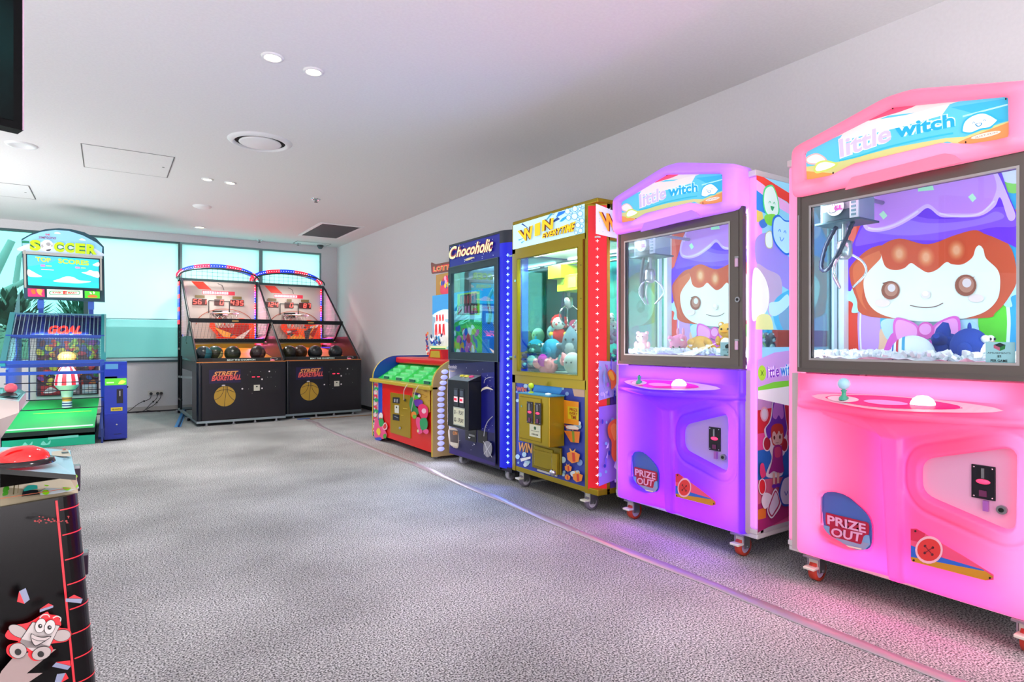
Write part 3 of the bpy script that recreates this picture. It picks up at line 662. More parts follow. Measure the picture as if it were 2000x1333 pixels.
    # coin recess panel and prize door
    MB().prism(offpoly(rp, -.004), mat(cols['recess'], .4), 'y', .030, .036).build('coin_panel', T)
    coin_mech(T, .712, .538, .786, .662, .030)
    MB().disc((.805, .018, .512), .016, STEEL, 'y', 20, .012).disc((.805, .014, .512), .008, BLACK, 'y', 14, .004).box(.75, .016, .497, .766, .03, .535, mat('#a35fb4', .3)).build('key_lock', T)
    pd = MB().prism(offpoly(pp, -.003), mat('#4a66b4', .15), 'y', .026, .032)
    PB = loc2(PX + .02, [(1600, 1048), (1696, 1080)])
    A = Art(fm_at(PX + .022), (0, -1, 0), .0003, pd); h_ = lambda x, y: (1590 + x / 8.885, 950 + y / 8.885)
    Q = lambda L_: [h_(*q) for q in L_]
    A.poly(Q([(80, 660), (960, 860), (975, 1020), (880, 1110), (640, 1120), (330, 1010), (110, 830)]), mat('#7fa9d8', .2)).poly(Q([(110, 800), (960, 1000), (860, 1110), (600, 1120), (300, 990)]), mat('#9aa0c4', .2))
    A.line(Q([(130, 180), (130, 640)]), 3.5, mat('#7d86c8', .3))
    for s_, mm, b in (('o', '#b0143c', .13), ('i', '#eaa9cf', .03)):
        mm = mat(mm, .4)
        if s_ == 'o': A.blob(Q([(205, 480), (240, 465), (400, 505), (600, 550), (800, 600), (945, 650), (950, 830), (900, 850), (860, 880), (820, 1000), (770, 1000), (640, 965), (520, 930), (430, 910), (320, 880), (270, 800), (270, 700), (210, 660)]), mm, 4)
        A.text('PRIZE', h_(235, 655), h_(905, 820), h_(232, 500), mm, b, tr=h_(900, 660)).text('OUT', h_(300, 870), h_(820, 975), h_(300, 715), mm, b, tr=h_(845, 815))
    A.poly(Q([(260, 930), (470, 975), (470, 1030), (255, 985)]), mat('#e8a21c', .4)).poly(Q([(490, 1010), (830, 1080), (825, 1105), (490, 1035)]), mat('#f3ddd0', .4)).blob(Q([(345, 770), (385, 775), (425, 790), (440, 775), (430, 815), (385, 825)]), mat('#c01848', .4))
    pd.build('prize_door', T)
    # button decal
    A = Art(fm_at(PX - .028), (0, -1, 0), .0003); v_ = lambda x, y: (1520 + x / 2.221, 700 + y / 2.221); Q = lambda L_: [v_(*q) for q in L_]
    A.k = 2; A.poly(Q([(575, 740), (600, 740), (790, 850), (935, 940), (935, 962), (900, 965), (580, 882), (575, 870)]), mat('#f2507e', .4))
    A.poly(Q([(575, 740), (600, 740), (640, 762), (620, 800), (575, 790)]), mat('#dd2c55', .4)).poly(Q([(576, 812), (700, 862), (890, 918), (900, 930), (576, 862)]), mat('#2a63cc', .4)).poly(Q([(576, 862), (900, 925), (935, 950), (900, 965), (580, 882)]), mat('#cf8d22', .4))
    A.ell(*v_(655, 832), 27, 27, mat('#f6b8c8', .4)).ell(*v_(655, 832), 23, 22, mat('#e03838', .4))
    for a, b in ((638, 815), (672, 822), (637, 845), (670, 852)): A.ell(*v_(a, b), 2.6, 2.6, mat('#5a1c2c', .4))
    A.line(Q([(638, 815), (670, 852)]), 1.4, mat('#7a2030', .4)).line(Q([(672, 822), (637, 845)]), 1.4, mat('#7a2030', .4))
    for q in ((597, 750), (590, 877), (920, 953)): A.ell(*v_(*q), 2.2, 2.2, SCREW)
    A.build('button_decal', T)
    doll_print(T); side_print(T)
    # side glass, inner posts, ceiling tray with lamps, foam bed
    MB().box(-.040, .11, 1.025, -.036, D - .03, 1.955, glass('#f0ffff', .5)).build('side_glass', T)
    ip = MB().box(-.034, .50, .99, -.004, .548, 1.955, mat('#eef8fa', .4)).box(-.034, .44, .99, -.022, .47, 1.955, mat('#cfeaf0', .4)).box(W - .03, .53, .99, W - .012, .552, 1.955, white)
    ip.box(-.03, .1, 1.80, W - .02, .13, 1.955, mat('#cfe0e4', .5)); ip.build('inner_post', T)
    MB().box(.05, .14, 1.935, .90, .17, 1.95, mat('#ffffff', .5, emit=4)).build('light_tube', T)
    lamp('AREA', (.47, .05, 1.795), inn, (.93, .99, 1), .85, .04, (0, .75, -1), parent=T, name='cabinet_light')
    [lamp('AREA', (x_, .05, 1.42), inn * .35, (.93, .99, 1), .03, .8, (.47 - x_, 1, 0), parent=T, name='cabinet_light') for x_ in (.07, .89)]
    # crane
    cx = cols['cx']; cr = MB(); zt_ = cols['cz']; y0 = .11
    cr.box(cx - .075, y0, zt_, cx + .10, y0 + .14, zt_ + .11, mat('#8fa6ad', .35, .6), .004).box(cx - .062, y0 - .004, zt_ + .005, cx + .06, y0, zt_ + .05, mat('#27424e', .4)).box(cx + .062, y0 - .006, zt_ + .005, cx + .098, y0, zt_ + .105, mat('#d6e6ea', .4))
    cr.box(cx - .09, y0 - .02, zt_ - .008, cx + .115, y0 + .15, zt_, mat('#3b5560', .4, .4)).tube([(-.03, y0 + .07, zt_ + .13), (W - .02, y0 + .07, zt_ + .13)], .012, STEEL).tube([(cx, .13, zt_ + .14), (cx, .54, zt_ + .14)], .010, STEEL)
    for i in range(5): cr.box(cx + .07, y0 - .009, zt_ + .015 + .018 * i, cx + .09, y0 - .006, zt_ + .024 + .018 * i, mat('#5a8f98', .4))
    cb = cr.build('crane', T)
    A = Art(lambda px, py: (cx + px * .04, y0 - .01, zt_ + .065 + py * .04), (0, -1, 0), .0006)
    A.ell(0, 0, 1, 1, mat('#c9dade', .4)); ol = mat('#4a5560', .4); wt = mat('#e4eef0', .4)
    A.blob([(-.7, -.3), (-.5, 0), (-.35, .1), (-.3, .75), (-.05, .8), (0, .2), (.15, .05), (.12, -.5), (-.2, -.65), (-.6, -.6)], ol).blob([(-.62, -.3), (-.45, -.05), (-.28, .12), (-.22, .66), (-.12, .7), (-.07, .2), (.05, -.0), (.04, -.45), (-.2, -.56), (-.54, -.52)], wt)
    A.text('GL', (-.1, -.42), (.85, -.42), (-.1, .12), mat('#c0249c', .4), .03).build('logo_disc', cb)
    claw(cb, cx + .01, y0 + .05, zt_ - .005, .075, .15, coil=cols['coil'])
    fo = MB(); rr = random.Random(5); fm_ = mat('#eef2f6', .7); G = [(i, j) for i in range(33) for j in range(25)]; hh = {q: 1.035 + .02 * rr.random() + .02 * math.sin(q[0] * .5) * math.sin(q[1] * .7) for q in G}
    V = [(-.03 + .965 * i / 32, .115 + .43 * j / 24, hh[(i, j)]) for i in range(33) for j in range(25)]
    fo.add(V, [(i * 25 + j, (i + 1) * 25 + j, (i + 1) * 25 + j + 1, i * 25 + j + 1) for i in range(32) for j in range(24)], fm_, False)
    for k in range(650):
        a, b, c = rr.uniform(-.02, .93), rr.uniform(.12, .53), rr.uniform(.006, .013); Mx = Matrix.Translation((a, b, 1.05 + .02 * rr.random())) @ Matrix.Rotation(rr.uniform(0, 3), 4, (rr.random(), rr.random(), 1))
        fo.T = Mx; fo.box(-c, -c, -c * .6, c, c, c * .6, fm_)
    fo.T = None
    o = fo.build('foam_chips', loc=(X0, Yl, 0), rotz=-PI / 2); tag(o, 'white foam chips heaped inside the %s claw machine' % col, 'foam', kind='stuff')
    for a, b in ((.075, .10), (W - .11, .10), (.075, D - .08), (W - .11, D - .08)): caster(T, a, b, .118, .05, '#c9b6d8', '#c8402c')
    return T
def doll_print(T):
    """the print on the rear wall: a doll with a purple hat (drawn on its own plane, lit by the cabinet lamps)"""
    A = Art(fm_at(PX + .55), (0, -1, 0), .00022); A.clip = (-.015, .95, .99, 1.955); P = lambda L_: [C7(*q) for q in L_]; k = lambda h: mat(h, .45)
    A.mb.box(-.02, .554, .99, .955, .558, 1.955, k('#c6e6f0'))
    A.poly(P([(240, 560), (420, 540), (420, 800), (330, 950), (360, 1300), (250, 1300), (235, 900)]), k('#e4402c')).blob(P([(225, 560), (300, 545), (335, 700), (290, 800), (240, 820)]), k('#ee6a5a'))
    A.blob(P([(350, 1030), (440, 1030), (445, 1200), (430, 1310), (360, 1310), (340, 1150)]), k('#c99ae8')).line(P([(352, 1040), (350, 1150), (362, 1300)]), 3, k('#f6f0fa'), 4)
    A.poly(P([(940, 400), (1200, 380), (1200, 1300), (960, 1300)]), k('#2aa8dc')).poly(P([(850, 1010), (980, 1000), (985, 1250), (920, 1320), (860, 1200)]), k('#5ad62c')).line(P([(978, 1000), (985, 1100), (975, 1250)]), 7, k('#eafbff'), 4)
    A.blob(P([(900, 420), (960, 380), (1050, 400), (1080, 480), (1020, 540), (960, 520)]), k('#8fd860')).ell(*C7(1015, 440), 42, 28, k('#e8e0f8')).blob(P([(440, 1060), (500, 1040), (520, 1150), (450, 1150)]), k('#3cb4dc'))
    A.blob(P([(1020, 600), (1110, 640), (1130, 760), (1060, 800), (1010, 720)]), k('#ef6a5a')).poly(P([(1090, 880), (1230, 900), (1230, 1300), (1080, 1300)]), k('#e4402c'))
    # arms, sleeves, dress
    A.blob(P([(440, 1120), (510, 1120), (520, 1180), (470, 1260), (425, 1260), (432, 1180)]), k('#ecc0a0')).blob(P([(770, 1120), (850, 1120), (895, 1200), (880, 1280), (800, 1260)]), k('#ecc0a0'))
    A.blob(P([(440, 1090), (520, 1080), (530, 1170), (470, 1170)]), k('#b8dcf0')).blob(P([(760, 1090), (830, 1085), (858, 1130), (800, 1175), (755, 1150)]), k('#a9d6ee'))
    A.blob(P([(500, 1130), (640, 1170), (790, 1130), (850, 1260), (860, 1330), (430, 1330), (440, 1250)]), k('#e053cc')).poly(P([(560, 1180), (640, 1210), (720, 1180), (760, 1330), (520, 1330)]), k('#ee7ad8'))
    # bows by the ears
    for s_ in (0, 1):
        f = (lambda L_: [(p[0] if not s_ else 1330 - p[0] - 15, p[1] - (25 if s_ else 0)) for p in L_])
        A.blob(P(f([(285, 950), (330, 950), (350, 1000), (350, 1045), (315, 1050), (320, 1010), (280, 990)])), k('#b5e2f6'))
    # hair, hat, face
    A.poly(P([(200, 830), (262, 800), (340, 740), (345, 900), (310, 960), (200, 950)]), k('#6a26d8'))
    A.blob(P([(305, 880), (330, 820), (430, 765), (620, 760), (850, 700), (985, 760), (1020, 900), (990, 980), (930, 1050), (860, 1075), (400, 1070), (335, 990)]), k('#c9502c'))
    A.blob(P([(320, 880), (345, 830), (440, 785), (500, 790), (440, 840), (380, 900), (360, 990), (380, 1040), (345, 990)]), k('#d9683c'))
    A.blob(P([(262, 925), (258, 880), (310, 780), (370, 640), (480, 380), (620, 300), (850, 290), (940, 420), (990, 560), (1050, 700), (1070, 800), (1000, 765), (855, 710), (740, 750), (625, 775), (430, 765), (330, 830), (285, 900)]), k('#6f2ce0'))
    A.blob(P([(330, 760), (380, 660), (470, 600), (640, 650), (820, 640), (960, 600), (1020, 680), (900, 690), (700, 740), (500, 740), (380, 760)]), k('#8a52ea')).blob(P([(390, 690), (480, 640), (640, 670), (840, 655), (930, 620), (960, 650), (800, 690), (600, 720), (450, 715)]), k('#9f72f0'))
    A.blob(P([(362, 660), (380, 600), (430, 520), (520, 380), (700, 330), (860, 340), (935, 450), (985, 560), (1015, 640), (985, 655), (950, 560), (925, 600), (860, 640), (740, 645), (690, 640), (640, 605), (590, 640), (510, 685), (440, 705), (380, 700)]), k('#e3b4f4'))
    A.blob(P([(375, 655), (400, 590), (450, 500), (540, 390), (700, 345), (850, 355), (920, 460), (930, 540), (870, 620), (740, 628), (690, 622), (640, 588), (580, 622), (500, 668), (430, 688), (388, 684)]), k('#cf8aee'))
    A.line(P([(385, 690), (440, 694), (520, 668), (600, 618)]), 3.5, k('#f2d6fa'), 5).line(P([(690, 628), (760, 640), (860, 630), (925, 575)]), 3.5, k('#f2d6fa'), 5).line(P([(395, 610), (410, 580)]), 4, k('#f2d6fa'))
    for q in ((450, 636), (830, 562)): A.poly(P([(q[0] - 17, q[1] - 4), (q[0] + 2, q[1] - 20), (q[0] + 19, q[1] + 2), (q[0] + 2, q[1] + 18)]), k('#c4f2d4'))
    A.poly(P([(597, 505), (660, 500), (668, 528), (600, 535)]), k('#b4f0cc'))
    A.blob(P([(367, 930), (385, 880), (440, 820), (455, 780), (640, 770), (850, 760), (890, 820), (940, 870), (950, 930), (935, 1000), (870, 1055), (740, 1085), (600, 1088), (460, 1065), (390, 1015)]), k('#ecf0e6'))
    A.blob(P([(445, 812), (440, 770), (520, 735), (640, 760), (760, 720), (850, 700), (900, 740), (850, 770), (832, 815), (790, 845), (745, 845), (720, 836), (680, 868), (640, 880), (600, 858), (570, 840), (540, 862), (500, 870), (462, 856)]), k('#cc4c24'))
    for cx_, cy_ in ((520, 800), (635, 815), (765, 785)): [A.ell(*C7(cx_, cy_), 17 - 2.2 * j, 20 - 2.4 * j, k(c_)) for j, c_ in enumerate(('#cf5830', '#d46438', '#d97244', '#de8254', '#e39468', '#e8a47c'))]
    for ex, ey, r_ in ((484, 956, 18), (805, 935, 21)):
        A.poly(P([(ex - 36 if ex < 600 else ex + 20, ey - 30), (ex - (10 if ex < 600 else -40), ey - 38), (ex + 5, ey - 10)]), k('#5a2a20')); A.ell(*C7(ex, ey), r_, r_, k('#8c4a34')).ell(*C7(ex + 3, ey - 3), r_ * .72, r_ * .74, k('#b07a66')).ell(*C7(ex + 5, ey - 10), r_ * .42, r_ * .42, k('#dccfd0'))
    A.ell(*C7(450, 1010), 15, 8, k('#f0d8d4')).ell(*C7(850, 990), 15, 8, k('#f0d8d4')).ell(*C7(636, 975), 9, 8, k('#e4d6d0')).ell(*C7(634, 970), 6, 5, k('#faf6f2'))
    A.line(P([(568, 1020), (600, 1027), (640, 1030), (680, 1024), (710, 1010)]), 1.6, k('#6a4038'), 5)
    # bow tie
    for L_ in ([(600, 1105), (520, 1072), (497, 1095), (500, 1150), (520, 1178), (600, 1162)], [(670, 1105), (750, 1066), (782, 1085), (780, 1160), (755, 1180), (670, 1160)]):
        A.blob(P(L_), k('#e25ac8')).blob([(p[0] * .82 + q * .18, p[1] * .82 + r * .18) for p in P(L_) for q, r in [C7(550 if L_[0][0] == 600 else 725, 1125)]], k('#f29ae0'))
    A.ell(*C7(636, 1128), 17, 17, k('#d848b4')).ell(*C7(634, 1122), 12, 11, k('#f29ae0'))
    A.build('rear_print', T)
def side_print(T):
    """printed right-hand side: upper glass print and lower panel"""
    W = .970
    def fs(px, py): X, z = onY(2.814 - W, px, py); return (W, X - PX, z)
    k = lambda h: mat(h, .4, emit=.42); s = lambda x, y: (1440 + x / 2.898, 320 + y / 2.898); P = lambda L_: [s(*q) for q in L_]
    up = MB().box(W - .006, .10, 1.025, W - .001, .74, 1.088, k('#8fcfe8')).box(W - .006, .10, 1.178, W - .001, .74, 1.955, k('#8fcfe8'))
    MB().box(W - .005, .10, 1.088, W - .002, .74, 1.178, glass('#e0f8fc', .5)).build('side_glass', T)
    A = Art(fs, (1, 0, 0), .00035, up); A.clip = (-9, 9, 1.178, 1.955)
    A.poly(P([(108, 50), (300, 170), (420, 250), (420, 350), (280, 215), (200, 170), (150, 120), (108, 90)]), k('#e23a2c')).poly(P([(108, 90), (170, 140), (220, 180), (420, 320), (420, 360), (200, 230), (108, 150)]), k('#e9a6dc')).poly(P([(108, 150), (200, 220), (200, 300), (108, 260)]), k('#2f86d8')).poly(P([(108, 262), (140, 275), (150, 330), (108, 330)]), k('#cfc25a'))
    A.blob(P([(108, 420), (200, 400), (300, 540), (420, 600), (420, 760), (300, 720), (180, 640), (108, 560)]), k('#9a8ce4')).blob(P([(108, 570), (170, 600), (240, 640), (250, 740), (210, 830), (180, 860), (140, 700)]), k('#b7a6cc'))
    A.blob(P([(90, 600), (150, 640), (178, 740), (165, 830), (120, 875), (80, 870)]), k('#e8efe6')).blob(P([(200, 800), (280, 720), (420, 700), (420, 1000), (240, 960)]), k('#4fb4e0')).blob(P([(230, 850), (280, 800), (360, 820), (380, 920), (270, 950)]), k('#7aa4c8'))
    A.blob(P([(108, 870), (180, 860), (200, 960), (150, 1000), (108, 1000)]), k('#d8e29a')).blob(P([(180, 790), (230, 780), (280, 740), (290, 800), (220, 860), (180, 850)]), k('#b8e6f4'))
    A.blob(P([(120, 330), (160, 310), (165, 350), (135, 365)]), k('#3c78c8'))
    for L_, c in (([(140, 210), (150, 140), (190, 120), (215, 160), (232, 230), (230, 290), (190, 310), (155, 280)], '#46d27c'), ([(152, 420), (160, 390), (190, 385), (195, 470), (170, 480), (155, 460)], '#b8b88c')): A.blob(P(L_), k(c)); c0 = (sum(q[0] for q in L_) / len(L_), sum(q[1] for q in L_) / len(L_)); A.blob(P([(c0[0] + (q[0] - c0[0]) * .86, c0[1] + (q[1] - c0[1]) * .9) for q in L_]), k('#d8f0e4'))
    A.blob(P([(150, 295), (210, 290), (200, 350), (160, 340)]), k('#7ad03c')).line(P([(172, 225), (178, 212), (184, 225)]), 1, k('#2f9a60'), 3).line(P([(196, 228), (204, 218), (208, 232)]), 1, k('#2f9a60'), 3).poly(P([(180, 240), (204, 245), (194, 270), (186, 262)]), k('#2f9a60'))
    L_ = [(188, 370), (195, 310), (225, 290), (262, 320), (310, 330), (340, 400), (320, 480), (275, 520), (225, 480), (195, 430)]
    A.blob(P(L_), k('#2a6fd0')).blob(P([(258 + (q[0] - 258) * .88, 405 + (q[1] - 405) * .9) for q in L_]), k('#b4e0f4')).line(P([(226, 385), (232, 372), (238, 388)]), 1.2, k('#2a6fd0'), 3).line(P([(255, 392), (262, 380), (268, 396)]), 1.2, k('#2a6fd0'), 3).line(P([(232, 415), (242, 440), (256, 420)]), 1.2, k('#2a6fd0'), 3)
    A.clip = None
    A.poly(P([(108, 1110), (200, 1070), (420, 1040), (420, 1330), (108, 1290)]), k('#c79ae0')).poly(P([(108, 1265), (200, 1235), (420, 1215), (420, 1260), (108, 1310)]), k('#7ad03c')).poly(P([(108, 1285), (420, 1240), (420, 1400), (108, 1330)]), k('#e4e0e8'))
    A.ell(*s(130, 1185), 8, 15, k('#a8d838')).line(P([(122, 1170), (138, 1200)]), 1, k('#2f5a1c')).line(P([(138, 1170), (122, 1200)]), 1, k('#2f5a1c'))
    A.text('little', s(156, 1215), s(224, 1205), s(156, 1150), k('#eadcf6'), .09).text('little', s(156, 1215), s(224, 1205), s(156, 1150), k('#7a2cb8'), .02).text('witch', s(232, 1205), s(320, 1195), s(232, 1135), k('#dcecfa'), .09).text('witch', s(232, 1205), s(320, 1195), s(232, 1135), k('#2a78d0'), .02)
    up.build('side_upper_print', T)
    k = lambda h: mat(h, .4); s = lambda x, y: (1440 + x / 3.808, 760 + y / 3.808)
    lo = MB().box(W - .008, .125, .165, W - .002, .75, .985, k('#e8609c')); A = Art(fs, (1, 0, 0), .00035, lo); P = lambda L_: [s(*q) for q in L_]
    A.poly(P([(150, 75), (600, -60), (600, 90), (150, 160)]), k('#d8a4e0')).poly(P([(150, 160), (400, 115), (600, 80), (600, 280), (150, 335)]), k('#dc3040')).poly(P([(150, 335), (600, 270), (600, 400), (150, 460)]), k('#f054a0')).poly(P([(150, 460), (600, 380), (600, 640), (150, 680)]), k('#2a72cc')).poly(P([(150, 680), (600, 620), (600, 800), (150, 860)]), k('#e06a8c')).poly(P([(150, 860), (600, 690), (600, 830), (150, 1070)]), k('#b8307a')).poly(P([(150, 900), (210, 880), (210, 960), (150, 975)]), k('#f08030'))
    A.ell(*s(198, 188), 8, 14.5, k('#f4b8c8')).ell(*s(198, 188), 5.5, 11, k('#e6e0ee'))
    wt = k('#f4f0f8')
    hat = [(250, 200), (262, 100), (285, 62), (320, 65), (340, 110), (350, 200), (362, 290), (350, 345), (335, 360), (300, 340), (260, 340), (225, 370), (205, 300), (235, 250)]
    A.blob(P([(302 + (q[0] - 302) * 1.1, 220 + (q[1] - 220) * 1.06) for q in hat]), wt); A.blob(P([(232, 350), (360, 330), (350, 470), (322, 520), (330, 640), (210, 650), (250, 520), (235, 450)]), wt)
    A.ell(*s(216, 407), 8.5, 15, wt).ell(*s(343, 415), 8, 15, wt).ell(*s(216, 407), 6.5, 12.5, k('#b02838')).ell(*s(343, 415), 6, 12.5, k('#b02838'))
    A.blob(P(hat), k('#6f2cb0')).blob(P([(255, 200), (268, 110), (290, 75), (316, 78), (330, 120), (338, 200), (320, 225), (300, 195), (280, 225)]), k('#c47ad8'))
    A.blob(P([(243, 300), (270, 262), (320, 262), (335, 300), (335, 400), (300, 420), (255, 410)]), k('#c83c30')).blob(P([(252, 340), (268, 310), (320, 305), (328, 350), (322, 400), (290, 420), (258, 400)]), k('#e8c8b8'))
    A.blob(P([(250, 320), (262, 275), (322, 272), (328, 320), (315, 335), (300, 310), (285, 340), (268, 315)]), k('#c83c30')).ell(*s(266, 362), 1.8, 4, k('#6a3428')).ell(*s(307, 357), 1.8, 4, k('#6a3428')).line(P([(276, 398), (286, 402), (296, 396)]), .8, k('#6a3428'))
    A.blob(P([(262, 430), (318, 425), (328, 540), (335, 610), (300, 625), (260, 610), (222, 630), (248, 540)]), k('#a02c88')).blob(P([(268, 440), (310, 435), (308, 500), (272, 505)]), k('#d44a7a'))
    A.poly(P([(252, 625), (270, 625), (268, 715), (254, 718)]), k('#e0b8a8')).poly(P([(282, 622), (300, 620), (298, 708), (284, 712)]), k('#e0b8a8')).ell(*s(262, 722), 4.5, 4, k('#6f2cb0')).ell(*s(292, 715), 4.5, 4, k('#6f2cb0'))
    A.ell(*s(172, 725), 7.5, 16, wt).ell(*s(172, 725), 6, 14, k('#e03038'))
    A.blob(P([(165, 830), (190, 770), (240, 790), (230, 850), (190, 890)]), k('#f4f0f8')).blob(P([(208, 900), (240, 790), (270, 740), (300, 800), (310, 860), (270, 930), (235, 960)]), wt).blob(P([(214, 895), (244, 800), (270, 752), (294, 805), (300, 855), (265, 920), (238, 948)]), k('#b02c5c')).blob(P([(222, 890), (248, 810), (270, 765), (288, 808), (292, 850), (262, 905), (240, 935)]), k('#e4dcee'))
    A.blob(P([(292, 760), (315, 670), (345, 640), (400, 640), (420, 760), (400, 850), (330, 870), (300, 820)]), k('#2a4cb0')).blob(P([(304, 760), (322, 685), (348, 658), (395, 655), (408, 760), (390, 840), (332, 852), (310, 815)]), k('#d4d6ec')).line(P([(335, 760), (345, 790), (358, 755)]), 1.3, k('#2a4cb0'), 3)
    A.blob(P([(155, 560), (175, 550), (185, 580), (195, 640), (165, 660), (152, 620)]), k('#e4447c'))
    lo.build('side_lower_print', T)
    MB().box(W - .012, .125, .985, W + .001, .75, .998, mat('#d8d2d8', .4)).box(W - .012, .10, .142, W + .001, .76, .165, mat('#c9c4c8', .4)).build('side_trim', T)

glow_machine(2.65, 1.631, 'pink', 'pink glowing claw machine nearest the camera, cut off by the right edge of the photo',
             dict(shell='#ff82b2', emit='#ff3f90', e=.10, hshell='#ff9cba', hemit='#ff86ac', he=.28, tube='#ff9ac4', tube_e='#ff8fc0', te=.42, lamp=(1, .55, .62), lamp2=(1, .12, .55), le=1.9, under=.6, plate='#e4186c', plate2='#e6b9cc', recess='#dca6c8', knob=True, inner=6.5, cx=.165, cz=1.665, coil=1, card=1))
glow_machine(2.65, 2.814, 'purple', 'purple glowing claw machine standing between the pink and the gold machines',
             dict(shell='#9858ff', emit='#8430f0', e=.10, hshell='#d49cff', hemit='#cc86ff', he=.28, tube='#e8a0ff', tube_e='#e48cff', te=.42, lamp=(.80, .42, 1), lamp2=(.55, .08, 1), le=1.9, under=.6, plate='#d81ea0', plate2='#dcb9e6', recess='#b59ad8', knob=False, inner=6.5, cx=.15, cz=1.65, coil=2, card=2))
# toys in these two
plush('plush_toy', 'round striped blue and white ball toy inside the pink claw machine', 2.97, 1.24, .975, .17, '#e8f2fa', 'ball', rot=-1.2, group='toys in the pink claw machine')
plush('plush_toy', 'navy blue star-shaped plush behind the striped ball in the pink machine', 3.08, 1.17, 1.05, .16, '#22449c', 'starfish', group='toys in the pink claw machine')
plush('plush_toy', 'navy plush with a white belly beside the price card in the pink machine', 2.98, 1.03, 1.02, .15, '#22449c', 'bird', group='toys in the pink claw machine')
plush('plush_toy', 'small pink pig plush leaning left in the purple machine', 3.00, 2.54, 1.055, .13, '#f08cb4', 'pig', lean=1.0, rot=-1.2, group='toys in the purple claw machine')
plush('plush_toy', 'small pink bunny plush behind the pig in the purple machine', 3.13, 2.68, 1.05, .10, '#f4a0c0', 'bunny', rot=-.9, lean=.5, group='toys in the purple claw machine')
plush('plush_toy', 'golden yellow lying plush at the front of the purple machine', 3.0, 2.40, 1.08, .16, '#e2a83c', 'bear', lean=1.35, rot=-1.0, group='toys in the purple claw machine')
plush('plush_toy', 'orange-yellow plush behind the price card of the purple machine', 3.08, 2.28, 1.05, .13, '#e8b04c', 'duck', rot=-1.3, group='toys in the purple claw machine')
plush('plush_toy', 'pink plush at the far left by the side glass of the purple machine', 2.83, 2.73, 1.04, .10, '#f2a4b4', 'bear', rot=-1.2, group='toys in the purple claw machine')
plush('plush_toy', 'yellow-green plush seen low through the side of the purple machine', 2.84, 1.92, 1.045, .085, '#d2e25c', 'bear', rot=0., group='toys in the purple claw machine')
plush('plush_toy', 'brown plush behind the yellow-green one at the side of the purple machine', 2.96, 1.94, 1.045, .085, '#8a5a5c', 'bear', rot=0., group='toys in the purple claw machine')
